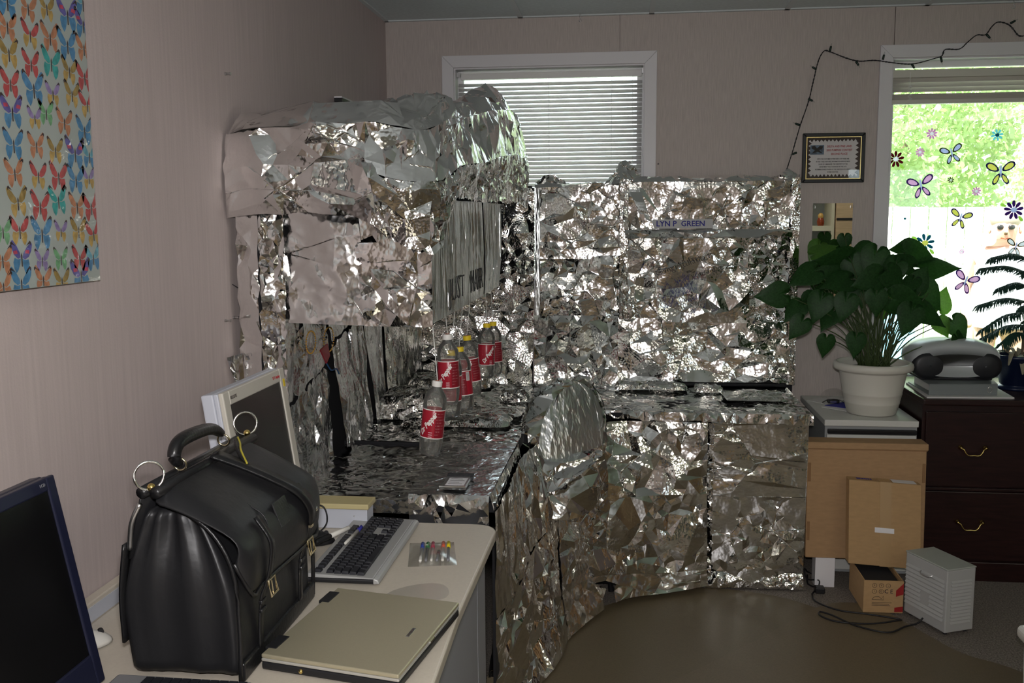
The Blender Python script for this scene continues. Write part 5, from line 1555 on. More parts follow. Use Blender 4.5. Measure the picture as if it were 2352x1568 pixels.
for ph in (0, math.pi):
    P = []
    s_ = 0
    for i, p in enumerate(base):
        if i:
            s_ += (p - base[i - 1]).length
        P.append(p + Vector((math.cos(s_ * 190 + ph) * .0022, math.sin(s_ * 190 + ph) * .0022, math.cos(s_ * 190 + ph) * .0014)))
    MB().tube(P, .0020, 5).build('wire', 'pine_green' if False else 'black_plastic', sl, smooth=True)
mat('bulb_socket', (0.006, 0.022, 0.014), 0.4)
for (x, z, a) in BU:
    d = Vector((math.cos(math.radians(a)), -.15, math.sin(math.radians(a)))).normalized()
    p = Vector((x, -.024, z))
    b = MB().tube([p - d * .012, p - d * .010, p + d * .010, p + d * .012], [.0045, .0055, .0048, .003], 8).build('bulb_socket', 'bulb_socket', sl, smooth=True)
    MB().tube([p + d * .012, p + d * .018, p + d * .024], [.0028, .0026, .0006], 6).build('bulb', 'clear_vinyl', b, smooth=True)

# ---- window stickers on the pane
def petal_poly(cx, cz, r0, r1, a, w, n=8):
    out = []
    for k in range(n):
        t = 2 * math.pi * k / n
        lx = (r0 + r1) / 2 + (r1 - r0) / 2 * math.cos(t)
        lz = w * math.sin(t) * (0.65 + .35 * (lx - r0) / (r1 - r0))
        out.append((cx + lx * math.cos(a) - lz * math.sin(a), cz + lx * math.sin(a) + lz * math.cos(a)))
    return out


def flat(mb, poly, y, t=.0006):
    mb.prism([(a, y, z) for a, z in poly], (0, t, 0))


YS = 0.0935
cols = {'fm': ('maroon', 'white', 9, 'maroon flower sticker with white centre beside the window casing'), 'ft': ('teal', 'yellow', 8, 'teal flower sticker with yellow centre above the houseplant'), 'fv': ('violet', 'paleblue', 9, 'violet flower sticker near the right edge of the view'), 'fc': ('cyan', 'teal', 8, 'pale cyan flower sticker with a dark blue centre'), 'fb': ('brown', 'white', 8, 'tiny brown flower sticker in the middle of the pane')}
pinks = iter(('upper pale pink flower sticker left of the olive butterfly', 'smaller pale pink flower sticker beside the maroon flower', 'faint pink flower sticker under the tiny brown flower', 'tiny pink flower sticker right of the teal flower'))
for (x, z, r, kd) in ST:
    if kd[0] == 'f':
        if kd == 'fp':
            c1, c2, n, lb = 'pink', 'white', 9, next(pinks)
        else:
            c1, c2, n, lb = cols[kd]
        t = thing('flower_sticker', lb, 'sticker', (x, YS, z - r), 'flower stickers on the window')
        for k in range(n):
            mb = MB()
            flat(mb, petal_poly(x, z, r * .25, r, 2 * math.pi * k / n + .2, r * .21), YS)
            mb.build('petal', 'sticker_' + c1, t)
        mb = MB()
        flat(mb, petal_poly(x, z, -r * .34, r * .34, 0, r * .34, 14), YS - .0007)
        mb.build('centre', 'sticker_' + c2, t)
        if kd in ('fm', 'ft', 'fv'):
            for a in (2.7, 5.4):
                mb = MB()
                flat(mb, petal_poly(x, z, r * .8, r * 1.5, a, r * .2), YS + .0008)
                mb.build('leaf', 'sticker_lime', t)
    elif kd == 'd':
        mb = MB()
        flat(mb, petal_poly(x, z, -r, r, 0, r, 10), YS)
        o = mb.build('dot_sticker', 'sticker_teal', None, origin=(x, YS, z))
        tag(o, 'single small teal dot sticker low on the left of the pane', 'sticker')
    else:
        oc, ic, lb, rot = {'bo': ('olive', 'paleblue', 'olive butterfly sticker with pale blue wings near the top of the pane', .25), 'bb': ('navy', 'yellow', 'large navy and yellow butterfly sticker on the right of the pane', .05), 'bp': ('violet', 'palepink', 'violet and pink butterfly sticker above the fence line', .22), 'by': ('navy', 'yellow', 'smaller yellow butterfly sticker in front of the fence boards', -.25), 'bw': ('olive', 'white', 'white butterfly sticker half hidden by the pine branches', -.2), 'bk': ('violet', 'palepink', 'pink and purple butterfly sticker just right of the houseplant', -.35)}[kd]
        t = thing('butterfly_sticker', lb, 'sticker', (x, YS, z - r), 'butterfly stickers on the window')
        for s in (-1, 1):
            for a, r0, r1, w in ((.55, .12, 1.05, .30), (-1.05, .12, .95, .20)):
                aa = (a if s > 0 else math.pi - a) + rot
                mb = MB()
                oo = petal_poly(x, z, r * r0, r * r1, aa, r * w, 14)
                ii = petal_poly(x, z, r * (r0 + .14), r * (r1 - .12), aa, r * w * .68, 14)
                mb.grid([[(a_, YS, b_) for a_, b_ in oo], [(a_, YS, b_) for a_, b_ in ii], [(a_, YS + .0006, b_) for a_, b_ in ii], [(a_, YS + .0006, b_) for a_, b_ in oo], [(a_, YS, b_) for a_, b_ in oo]], wrap=True)
                wg = mb.build('wing', 'sticker_' + oc, t)
                mb = MB()
                flat(mb, ii, YS)
                mb.build('wing_spot', 'sticker_' + ic, wg)
        mb = MB()
        flat(mb, petal_poly(x, z, -r * .38, r * .42, math.pi / 2 + rot, r * .09, 10), YS - .0012)
        mb.build('body', 'sticker_paleblue', t)

# ---- hooks and nails
for lb, x, y in (('small metal hook hanging from the ceiling above the blind window', 0.955, -0.05), ('small metal hook hanging from the ceiling near the top right corner', 2.905, -0.05)):
    o = MB().tube(catmull([(x, y, RZ), (x, y, RZ - .018), (x + .006, y, RZ - .026), (x + .004, y, RZ - .034), (x - .003, y, RZ - .034), (x - .005, y, RZ - .028)], 4), .0018, 6).build('ceiling_hook', 'steel', None, origin=(x, y, RZ - .034), smooth=True)
    tag(o, lb, 'hook')
for lb, y, z, kk in (('clear push pin high on the left wall', -1.974, 1.980, 1), ('long nail slanting from the left wall beside the foil', -1.985, 1.362, 2), ('clear push pin low on the left wall, left of a pair', -2.049, 1.259, 1), ('clear push pin low on the left wall, right of a pair', -1.990, 1.262, 1)):
    mb = MB()
    if kk == 1:
        mb.tube([(0, y, z), (.006, y, z), (.0065, y, z), (.016, y, z), (.0165, y, z), (.019, y, z)], [.0045, .0045, .0028, .0028, .0045, .0045], 10)
        o = mb.build('push_pin', 'steel', None, origin=(0, y, z))
        tag(o, lb, 'push pin')
    else:
        mb.tube([(0, y, z), (.024, y - .006, z - .012), (.026, y - .0065, z - .013)], [.0012, .0012, .003], 8)
        o = mb.build('wall_nail', 'black_plastic', None, origin=(0, y, z))
        tag(o, lb, 'nail')
o = MB().lathe([(.0001, 0), (.004, 0), (.003, .004), (.0001, .004)], (0, 0, 0), 8).build('screw_head', 'black_plastic', None, origin=(0, 0, 0))
o.location = (1.332, 0, 1.812)
o.rotation_euler = (math.radians(90), 0, 0)
tag(o, 'tiny dark screw in the wall right of the blind window', 'screw')

# ================================================================== FOREGROUND DESK
DZ = 0.690
dk = thing('office_desk', 'beige laminate desk with grey side panels in the foreground', 'desk', (0.42, -3.0, 0))
P = [(0.032, -2.135), (0.76, -2.135)]
for k in range(1, 7):
    a = math.pi / 2 - math.pi / 2 * k / 6
    P.append((0.76 + .062 * math.cos(a), -2.197 + .062 * math.sin(a)))
P += [(0.815, -2.75), (0.826, -3.2), (0.835, -3.95), (0.032, -3.95)]
MB().prism([(x, y, DZ - .030) for x, y in P][::-1], (0, 0, .030)).build('desktop', 'desk_laminate', dk, bevel=.006, bseg=3)
MB().box((0.004, -3.95, DZ - .030), (0.030, -2.135, DZ + .044)).build('backsplash', 'desk_laminate', dk, bevel=.003)
MB().box((0.0302, -3.95, DZ + .001), (0.0325, -2.135, DZ + .034)).build('backsplash_face', 'beige_side', dk)
MB().box((0.10, -3.00, 0.0), (0.785, -2.306, DZ - .032)).build('pedestal', 'desk_gray', dk)
MB().box((0.10, -2.300, 0.0), (0.785, -2.16, DZ - .032)).build('end_panel', 'desk_gray', dk)
MB().box((0.10, -3.93, 0.0), (0.785, -3.88, DZ - .032)).build('end_panel', 'desk_gray', dk)

# ---- laptop, closed
lp = thing('laptop', 'closed gold lidded laptop lying on the desk in front of the bag', 'laptop', (0.65, -2.92, DZ))
A, B, C_, D_ = Vector((0.531, -2.726, 0)), Vector((0.820, -2.782, 0)), Vector((0.767, -3.125, 0)), Vector((0.483, -3.067, 0))
u_, v_ = (B - A).normalized(), (D_ - A).normalized()
MB().prism([p + Vector((0, 0, DZ + .004)) for p in (A, D_, C_, B)], (0, 0, .016)).build('base', 'black_plastic', lp, bevel=.004)
MB().prism([p + Vector((0, 0, DZ + .0205)) for p in (A, D_, C_, B)], (0, 0, .006)).build('base_edge', 'laptop_silver', lp, bevel=.002)
MB().prism([p + Vector((0, 0, DZ + .0268)) for p in (A, D_, C_, B)], (0, 0, .0085)).build('lid', 'laptop_lid', lp, bevel=.003, bseg=3)
for f in (.12, .80):
    c = A.lerp(D_, f + .04) + u_ * .006
    MB().obox(c + Vector((0, 0, DZ + .0335)), v_, u_, (0, 0, 1), .028, .012, .0035).build('hinge_cover', 'black_plastic', lp, bevel=.001)
c = B.lerp(C_, .50) - u_ * .045
text('lettering', 'TOSHIBA', .0105, c + Vector((0, 0, DZ + .0358)), -v_ * 1, u_ * -1, 'print_dark', lp, bold=.0002) if False else None
MB().obox(c + Vector((0, 0, DZ + .0357)), v_, u_, (0, 0, 1), .021, .0035, .0006).build('badge', 'steel', lp)
MB().obox(c + Vector((0, 0, DZ + .0364)), v_, u_, (0, 0, 1), .017, .0018, .0003).build('badge_print', 'print_dark', lp)
c = D_.lerp(C_, .30) + v_ * .0015
MB().sphere(c + Vector((0, 0, DZ + .013)), .0045, 10, 6).build('indicator', 'brass', lp, smooth=True)
c = B.lerp(C_, .50) + u_ * .001
MB().obox(c + Vector((0, 0, DZ + .026)), v_, u_, (0, 0, 1), .012, .002, .002).build('latch', 'chrome', lp)
for q in (A.lerp(C_, .1), A.lerp(C_, .9), B.lerp(D_, .1), B.lerp(D_, .9)):
    MB().lathe([(.0001, 0), (.007, 0), (.007, .0045), (.0001, .0045)], (q.x, q.y, DZ + .0002), 8).build('foot', 'black_plastic', lp)

# ---- keyboard
kb = thing('computer_keyboard', 'black and silver computer keyboard lying behind the laptop', 'keyboard', (0.51, -2.41, DZ))
k0 = Vector((0.420, -2.625, 0))                      # near left corner (escape side)
ku = (Vector((0.419, -2.150, 0)) - k0).normalized()  # along the long side, away from the camera
kv = Vector((ku.y, -ku.x, 0))                        # across, towards the desk edge
KL, KW = 0.455, 0.170


def kp(a, b, z):
    return k0 + ku * a + kv * b + Vector((0, 0, DZ + z))


MB().prism([kp(a, b, .004) for a, b in ((0, 0), (0, KW), (KL, KW), (KL, 0))], (0, 0, .012)).build('base', 'black_plastic', kb, bevel=.004)
mb = MB()
mb.add([kp(0, 0, .0165), kp(0, KW, .0165), kp(KL, KW, .0165), kp(KL, 0, .0165), kp(0.002, 0.002, .026), kp(.002, KW - .006, .019), kp(KL - .002, KW - .006, .019), kp(KL - .002, .002, .026)], [(0, 1, 2, 3), (4, 7, 6, 5), (0, 4, 5, 1), (1, 5, 6, 2), (2, 6, 7, 3), (3, 7, 4, 0)])
mb.build('top_plate', 'keyboard_silver', kb, bevel=.003)
mb = MB()
mb.add([kp(-.002, KW - .004, .004), kp(-.002, KW + .012, .006), kp(KL + .002, KW + .012, .006), kp(KL + .002, KW - .004, .004), kp(-.002, KW - .004, .020), kp(-.002, KW + .008, .016), kp(KL + .002, KW + .008, .016), kp(KL + .002, KW - .004, .020)], [(0, 1, 2, 3), (4, 7, 6, 5), (0, 4, 5, 1), (1, 5, 6, 2), (2, 6, 7, 3), (3, 7, 4, 0)])
mb.build('front_edge', 'keyboard_silver', kb, bevel=.003)
key_me = {}


def key(a, b, w, d=.0165):
    kk = (round(w, 4), round(d, 4))
    if kk not in key_me:
        mb = MB()
        t = .0022
        mb.add([(0, 0, 0), (w, 0, 0), (w, d, 0), (0, d, 0), (t, t, .0075), (w - t, t, .0075), (w - t, d - t * .6, .0065), (t, d - t * .6, .0065)], [(0, 3, 2, 1), (4, 5, 6, 7), (0, 1, 5, 4), (1, 2, 6, 5), (2, 3, 7, 6), (3, 0, 4, 7)])
        me = bpy.data.meshes.new('key')
        me.from_pydata([tuple(p) for p in mb.v], [], mb.f)
        me.materials.append(MATS['key_black'])
        key_me[kk] = me
    o = bpy.data.objects.new('key', key_me[kk])
    COL.objects.link(o)
    o.parent = kb
    z = .026 - .0070 * (b / KW)
    L = kp(a, b, z) - ORG[kb.name]
    o.matrix_local = Matrix(((ku.x, kv.x, 0, L.x), (ku.y, kv.y, 0, L.y), (0, 0, 1, L.z), (0, 0, 0, 1)))


U = .0188
rows_k = [(.018, [1, -.5, 1, 1, 1, 1, -.3, 1, 1, 1, 1, -.3, 1, 1, 1, 1]), (.048, [1] * 13 + [2]), (.067, [1.5] + [1] * 12 + [1.5]), (.086, [1.8] + [1] * 11 + [2.2]), (.105, [2.3] + [1] * 10 + [2.7]), (.124, [1.4, 1.2, 1.2, 6.2, 1.2, 1.2, 1.2, 1.4])]
for b, ws in rows_k:
    a = .012
    for w in ws:
        if w > 0:
            key(a, b, w * U - .0014, .0175)
        a += abs(w) * U
for b, n, off in ((.018, 3, 0), (.048, 3, 0), (.067, 3, 0), (.124, 3, 0)):
    for k in range(n):
        key(.012 + 15.25 * U + k * U, b, U - .0014, .0175)
key(.012 + 16.25 * U, .105, U - .0014, .0175)
for b in (.048, .067, .086, .105, .124):
    for k in range(4):
        key(.012 + 18.55 * U + k * U, b, U - .0014, .0175)
for a, b in ((.02, .01), (.02, KW - .02), (KL - .02, .01), (KL - .02, KW - .02)):
    MB().lathe([(.0001, 0), (.006, 0), (.006, .004), (.0001, .004)], tuple(kp(a, b, .0002)), 8).build('foot', 'black_plastic', kb)

# ---- pens on the keyboard
def pen(label, a, b, r, body, cap_m, capfrac, group):
    a, b = Vector(a), Vector(b)
    t = thing('pen', label, 'pen', tuple(a), group)
    d = (b - a).normalized()
    L = (b - a).length
    MB().tube([a, a + d * .004, a + d * L * (1 - capfrac)], [r * .5, r, r], 10).build('barrel', body, t, smooth=True)
    MB().tube([a + d * L * (1 - capfrac) + d * .0005, b - d * .003, b], [r * 1.12, r * 1.12, r * .7], 10).build('cap', cap_m, t, smooth=True)
    MB().obox(a + d * L * (1 - capfrac * .5) + Vector((0, 0, r * 1.3)), d, d.cross(Vector((0, 0, 1))), (0, 0, 1), L * capfrac * .4, r * .25, r * .2).build('clip', cap_m, t)
    return t


pen('white and black marker lying on the keyboard next to the bag', (0.445, -2.335, DZ + .044), (0.395, -2.465, DZ + .0465), .0062, 'white_plastic', 'black_plastic', .42, 'pens on the keyboard')
pen('white pen with orange and blue end across the keyboard', (0.470, -2.460, DZ + .0435), (0.475, -2.318, DZ + .0425), .0042, 'white_plastic', 'print_blue', .25, 'pens on the keyboard')

# ---- clear pouch of felt pens
pc_ = thing('plastic_pouch', 'clear plastic pouch holding coloured felt pens near the desk corner', 'pouch', (0.68, -2.39, DZ))
q = [Vector((0.606, -2.318, 0)), Vector((0.722, -2.296, 0)), Vector((0.760, -2.468, 0)), Vector((0.640, -2.492, 0))]
rows = []
for i in range(7):
    r_ = []
    for j in range(7):
        p = q[0].lerp(q[1], j / 6).lerp(q[3].lerp(q[2], j / 6), i / 6)
        r_.append(p + Vector((0, 0, DZ + .0008 + .014 * math.sin(math.pi * i / 6) ** .6 * math.sin(math.pi * j / 6) ** .6)))
    rows.append(r_)
MB().grid(rows).build('top_film', 'pouch_film', pc_, smooth=True)
MB().grid([[p.lerp(Vector((p.x, p.y, DZ + .0004)), 1) for p in r_] for r_ in rows]).build('bottom_film', 'pouch_film', pc_)
for cn, c_ in dict(blue=(.02, .06, .42), green=(.01, .22, .05), crimson=(.50, .02, .08), red=(.62, .10, .04), yellow=(.75, .60, .01), black=(.015, .015, .015)).items():
    mat('felt_' + cn, c_, .4)
for k, cn in enumerate(('blue', 'green', 'crimson', 'black', 'red', 'yellow')):
    f = .30 + .115 * k
    a = q[0].lerp(q[1], f).lerp(q[3].lerp(q[2], f), .12 if cn != 'black' else .50)
    b = q[0].lerp(q[1], f + .02).lerp(q[3].lerp(q[2], f - .06), .88)
    t = thing('felt_pen', '%s felt pen inside the clear plastic pouch' % (cn + ' capped' if cn != 'black' else 'short black'), 'felt pen', (a.x, a.y, DZ + .003), 'felt pens in the pouch')
    h = Vector((0, 0, DZ + .0065))
    mid = a.lerp(b, .32)
    MB().tube([a + h, mid + h], .0052, 8).build('cap', 'felt_' + cn, t, smooth=True)
    MB().tube([mid + h, b.lerp(mid, .05) + h, b + h], [.0042, .0042, .003], 8).build('barrel', 'laptop_gray' if k % 2 else 'white_plastic', t, smooth=True)
bg_ = MB().grid([[(0.62, -2.66, DZ + .0008), (0.68, -2.61, DZ + .004), (0.76, -2.575, DZ + .0008)], [(0.63, -2.74, DZ + .0008), (0.70, -2.70, DZ + .004), (0.79, -2.70, DZ + .0008)]]).build('plastic_bag', 'clear_vinyl', None, origin=(.7, -2.66, DZ), smooth=True, subsurf=2)
tag(bg_, 'flat empty plastic bag lying beside the laptop', 'plastic bag')

# ---- mice
def mouse(label, c, rot, m, m2, s=1.0):
    t = thing('computer_mouse', label, 'mouse', c)
    mb = MB()
    mb.sphere((0, 0, 0), 1, 18, 12)
    vs = []
    ca, sa = math.cos(rot), math.sin(rot)
    for x, y, z in mb.v:
        X, Y = x * .056 * s, y * .031 * s
        Z = max(0, z) * (.034 - .010 * x) * s + .003
        vs.append((c[0] + X * ca - Y * sa, c[1] + X * sa + Y * ca, c[2] + Z))
    mb.v = vs
    mb.build('shell', m, t, smooth=True)
    mb = MB()
    mb.sphere((0, 0, 0), 1, 18, 6)
    mb.v = [(c[0] + x * .054 * s * ca - y * .030 * s * sa, c[1] + x * .054 * s * sa + y * .030 * s * ca, c[2] + .003 + z * .0028) for x, y, z in mb.v]
    mb.build('skirt', m2, t, smooth=True)
    mb = MB()
    x, y, z = c[0] + .034 * ca * s, c[1] + .034 * sa * s, c[2] + .025 * s
    mb.tube([(x + sa * .004, y - ca * .004, z), (x - sa * .004, y + ca * .004, z)], .006 * s, 10).build('wheel', 'black_plastic', t)
    return t


mouse('white mouse with dark underside beside the black monitor', (0.080, -3.005, DZ), math.radians(40), 'white_plastic', 'black_plastic', 1.05)
mouse('black mouse with a looped cable between the bag and the keyboard', (0.345, -2.345, DZ), math.radians(15), 'black_plastic', 'black_plastic', 1.1)
o = MB().tube(catmull([(0.295, -2.36, DZ + .012), (0.27, -2.33, DZ + .03), (0.30, -2.27, DZ + .075), (0.345, -2.245, DZ + .072), (0.36, -2.265, DZ + .03), (0.33, -2.30, DZ + .006), (0.28, -2.28, DZ + .004)], 8), .0022, 6).build('mouse_cable', 'black_plastic', None, origin=(0.30, -2.30, DZ), smooth=True)
tag(o, 'thin black cable loop rising above the black mouse', 'cable')

# ---- white tray with a yellow top behind the keyboard
ty = thing('paper_tray', 'white box with pale yellow top against the foil worktop', 'box', (0.34, -2.18, DZ))
MB().box((0.20, -2.215, DZ + .0005), (0.462, -2.150, DZ + .058)).build('body', 'beige_side', ty, bevel=.002)
mat('pale_yellow', (0.56, 0.48, 0.25), .5)
MB().box((0.195, -2.224, DZ + .0585), (0.468, -2.142, DZ + .074)).build('lid', 'pale_yellow', ty, bevel=.003)
MB().sphere((0.425, -2.216, DZ + .038), .0025, 8, 6).build('screw', 'steel', ty)


# ---- flat monitors
def monitor(name, label, O, W_, H_, D, lean, mbez, mside, mscr, bez, mstand, chin=0.0, base=(0.2, .17)):
    """front faces +x; O = lower front corner nearest the camera; width runs +y"""
    t = thing(name, label, 'monitor', (O[0] - .06, O[1] + W_ / 2, DZ))
    Xv = Vector((math.cos(lean), 0, math.sin(lean)))     # out of the screen
    Zv = Vector((-math.sin(lean), 0, math.cos(lean)))
    Yv = Vector((0, 1, 0))
    o0 = Vector(O)

    def bx(a, b, nm, m, **k):
        c = o0 + Xv * (a[0] + b[0]) / 2 + Yv * (a[1] + b[1]) / 2 + Zv * (a[2] + b[2]) / 2
        return MB().obox(c, Xv, Yv, Zv, (b[0] - a[0]) / 2, (b[1] - a[1]) / 2, (b[2] - a[2]) / 2).build(nm, m, t, **k)
    zb = bez + chin
    bx((-D, 0, 0), (-D * .45, W_, H_), 'back_shell', mside, bevel=.004)
    bx((-D * .448, 0.001, 0.001), (-.013, W_ - .001, H_ - .001), 'frame', mside, bevel=.003)
    bx((-.0125, 0, 0), (0, bez, H_), 'bezel', mbez, bevel=.003)
    bx((-.0125, W_ - bez, 0), (0, W_, H_), 'bezel', mbez, bevel=.003)
    bx((-.0125, bez, H_ - bez), (0, W_ - bez, H_), 'bezel', mbez, bevel=.003)
    bx((-.0125, bez, 0), (0, W_ - bez, zb), 'bezel', mbez, bevel=.003)
    sc = bx((-.012, bez, zb), (-.004, W_ - bez, H_ - bez), 'screen', mscr)
    c = o0 - Xv * (D + .012) + Yv * W_ / 2 + Zv * H_ * .35
    MB().obox((c.x, c.y, (c.z + DZ + .03) / 2), (1, 0, 0), (0, 1, 0), (0, 0, 1), .02, .045, (c.z - DZ - .03) / 2).build('neck', mstand, t, bevel=.006)
    MB().obox(c, Xv, Yv, Zv, .014, .05, .05).build('hinge', mstand, t, bevel=.004)
    MB().lathe([(.0001, .0005), (base[1] * .5, .0005), (base[1] * .5, .010), (base[1] * .4, .022), (.0001, .026)], (c.x, c.y, DZ), 32).build('foot', mstand, t, smooth=False)
    return t, o0, Xv, Yv, Zv


m1, o0, Xv, Yv, Zv = monitor('flat_monitor', 'beige flat monitor with dark screen behind the leather bag', (0.305, -2.665, DZ + .095), .400, .375, .055, math.radians(8), 'beige_plastic', 'beige_side', 'screen_dark', .034, 'beige_plastic', .02)
text('lettering', 'RELISYS', .011, o0 + Xv * .0006 + Yv * .055 + Zv * .357, Yv, Zv, 'print_dark', m1)
text('lettering', 'TFT display', .011, o0 + Xv * .0006 + Yv * .335 + Zv * .357, Yv, Zv, 'ink_red', m1)
MB().obox(o0 + Xv * .0006 + Yv * .385 + Zv * .335, Yv, Zv, Xv, .006, .010, .0004).build('sticker', 'cap_yellow', m1)
m2, o0, Xv, Yv, Zv = monitor('flat_monitor', 'large black monitor at the lower left edge of the view', (0.222, -3.575, DZ + .02), .41, .395, .05, math.radians(11), 'dark_navy', 'dark_navy', 'screen_black', .024, 'dark_navy', .035)
text('lettering', 'LCD', .008, o0 + Xv * .0006 + Yv * .37 + Zv * .384, Yv, Zv, 'laptop_gray', m2)

# ---- second keyboard-like laptop deck at the very bottom
lt = thing('notebook_computer', 'grey notebook keyboard deck at the bottom edge below the bag', 'laptop', (0.33, -3.32, DZ))
MB().prism([(0.235, -3.145, DZ + .0005), (0.50, -3.150, DZ + .0005), (0.50, -3.42, DZ + .0005), (0.235, -3.42, DZ + .0005)][::-1], (0, 0, .022)).build('deck', 'laptop_gray', lt, bevel=.006)
for j in range(5):
    for k in range(11):
        MB().box((0.300 + .0178 * k, -3.178 - .019 * j, DZ + .0228), (0.3155 + .0178 * k, -3.161 - .019 * j, DZ + .0265)).build('key', 'key_black', lt)

# ---- black leather bag
bgx = thing('leather_bag', 'black leather satchel with flap, buckles and carrying handle on the desk', 'bag', (0.355, -2.91, DZ))
X0, X1, Y0, Y1 = 0.252, 0.462, -3.130, -2.700
YC = (Y0 + Y1) / 2
rows = []
NS = 16
for zi in range(15):
    t = zi / 14
    z = DZ + .002 + .335 * t
    narrow = 1 - .62 * max(0, (t - .45) / .55) ** 1.4
    hx = (X1 - X0) / 2 * narrow * (1 + .05 * math.sin(math.pi * t))
    xc = (X0 + X1) / 2 - .022 * t
    hy = (Y1 - Y0) / 2 * (1 + .03 * math.sin(math.pi * min(1, t * 1.2)) - .02 * t)
    ring = []
    # front face (x max), from near to far
    for k in range(9):
        s = k / 8
        ring.append((xc + hx + .006 * math.sin(math.pi * s), YC - hy + 2 * hy * s, z))
    # far gusset with inward folds
    for k in range(1, 8):
        s = k / 8
        fold = .026 * t * abs(math.sin(3 * math.pi * s)) + .006
        ring.append((xc + hx - 2 * hx * s, YC + hy - fold, z))
    for k in range(9):
        s = 1 - k / 8
        ring.append((xc - hx - .006 * math.sin(math.pi * s), YC - hy + 2 * hy * s, z))
    for k in range(1, 8):
        s = 1 - k / 8
        fold = .030 * (.25 + .75 * t) * abs(math.sin(2.5 * math.pi * s + .5 * t)) * (1 + .25 * math.sin(9 * t)) + .006
        ring.append((xc + hx - 2 * hx * s, YC - hy + fold, z))
    rows.append(ring)
mb = MB()
mb.grid(rows, wrap=True)
n = len(rows[0])
mb.f.append(list(range(n))[::-1]); mb.m.append(0)
mb.f.append([14 * n + k for k in range(n)]); mb.m.append(0)
mb.build('body', 'leather', bgx, smooth=True, subsurf=1)
# raised welts along the front edges
for yy in (Y0 + .004, Y1 - .004):
    MB().tube(catmull([(0.466, yy, DZ + .008), (0.468, yy, DZ + .12), (0.460, yy, DZ + .22), (0.425, yy, DZ + .29), (0.37, yy, DZ + .335)], 5), .0045, 6).build('welt', 'leather_strap', bgx, smooth=True)
MB().box((0.458, Y0 + .01, DZ + .003), (0.472, Y1 - .008, DZ + .040)).build('base_band', 'leather_strap', bgx, bevel=.004)
# frame bar on top
ZB = DZ + .372
for dx in (-.012, .014):
    MB().tube([(0.315 + dx, Y0 - .018, ZB), (0.315 + dx, Y1 + .018, ZB - .004)], .011, 12).build('frame_bar', 'leather_strap', bgx, smooth=True)
MB().grid([[(0.300, Y0 - .01, ZB), (0.300, Y1 + .01, ZB)], [(0.285, Y0, DZ + .335), (0.285, Y1, DZ + .335)], [(0.262, Y0, DZ + .24), (0.262, Y1, DZ + .24)]]).build('back_panel', 'leather', bgx, smooth=True, solid=.004)
# flap
prof = [(0.315, ZB + .004), (0.345, ZB - .006), (0.390, ZB - .030), (0.440, ZB - .062), (0.480, ZB - .095), (0.494, ZB - .130), (0.492, ZB - .170), (0.486, ZB - .205)]
rows = []
NF = 22
for pi_, (x, z) in enumerate(prof):
    row = []
    f = pi_ / (len(prof) - 1)
    wid = 1 + .035 * f
    for k in range(NF + 1):
        s = k / NF
        y = YC + (s - .5) * (Y1 - Y0 + .012) * wid
        e = abs(2 * s - 1)
        drop = max(0, (e - .80) / .20) ** 2
        zz = z - .030 * drop * (1 - f) + .075 * drop * f * f
        xx = x - .030 * drop * (f if f < .6 else .6) + .004 * math.sin(7 * s + 3 * f)
        row.append((xx, y, zz))
    rows.append(row)
flp = MB().grid(rows).build('flap', 'leather', bgx, smooth=True, solid=.005, subsurf=1)
MB().tube(catmull([(p[0] + .002, p[1], p[2]) for p in rows[-1][::2]], 3), .004, 6).build('flap_binding', 'leather_strap', flp, smooth=True)
MB().tube(catmull([rows[1][7], rows[3][7], rows[4][7], rows[6][7]], 5), .0016, 5).build('flap_seam', 'leather_strap', flp, smooth=True)
c4 = Vector(rows[4][12]) + Vector((.0045, 0, .003))
MB().obox(Vector(rows[4][11]) + Vector((.003, 0, -.006)), (0, 1, 0), (.35, 0, -.94), (.94, 0, .35), .034, .026, .002).build('leather_patch', 'leather_strap', flp, bevel=.001)


def strip(path, w, name, m, parent, th=.004):
    P = catmull(path, 6)
    hw = Vector((0, w / 2, 0))
    return MB().grid([[p - hw for p in P], [p + hw for p in P]]).build(name, m, parent, smooth=True, solid=th)


for yy, zz in ((-3.035, .205), (-2.805, .205)):
    st = strip([(0.472, yy, ZB - .075), (0.500, yy, ZB - .12), (0.499, yy, ZB - .165), (0.489, yy, ZB - .205), (0.478, yy, ZB - .235), (0.473, yy, ZB - .29), (0.472, yy, ZB - .335)], .020, 'strap', 'leather_strap', bgx)
    by = ZB - .215
    fr_ = [(0.497, yy - .016, by + .018), (0.503, yy - .017, by - .012), (0.503, yy + .017, by - .012), (0.497, yy + .016, by + .018)]
    MB().tube(fr_, .0028, 8, closed=True).build('buckle', 'gold_buckle', bgx, smooth=False)
    MB().tube([(0.500, yy, by - .012), (0.497, yy, by + .014)], .0016, 6).build('buckle_pin', 'gold_buckle', bgx)
    for dz in (.028, .045):
        MB().box((0.474, yy - .013, by - dz - .004), (0.482, yy + .013, by - dz + .004)).build('strap_keeper', 'leather_strap', bgx, bevel=.002)
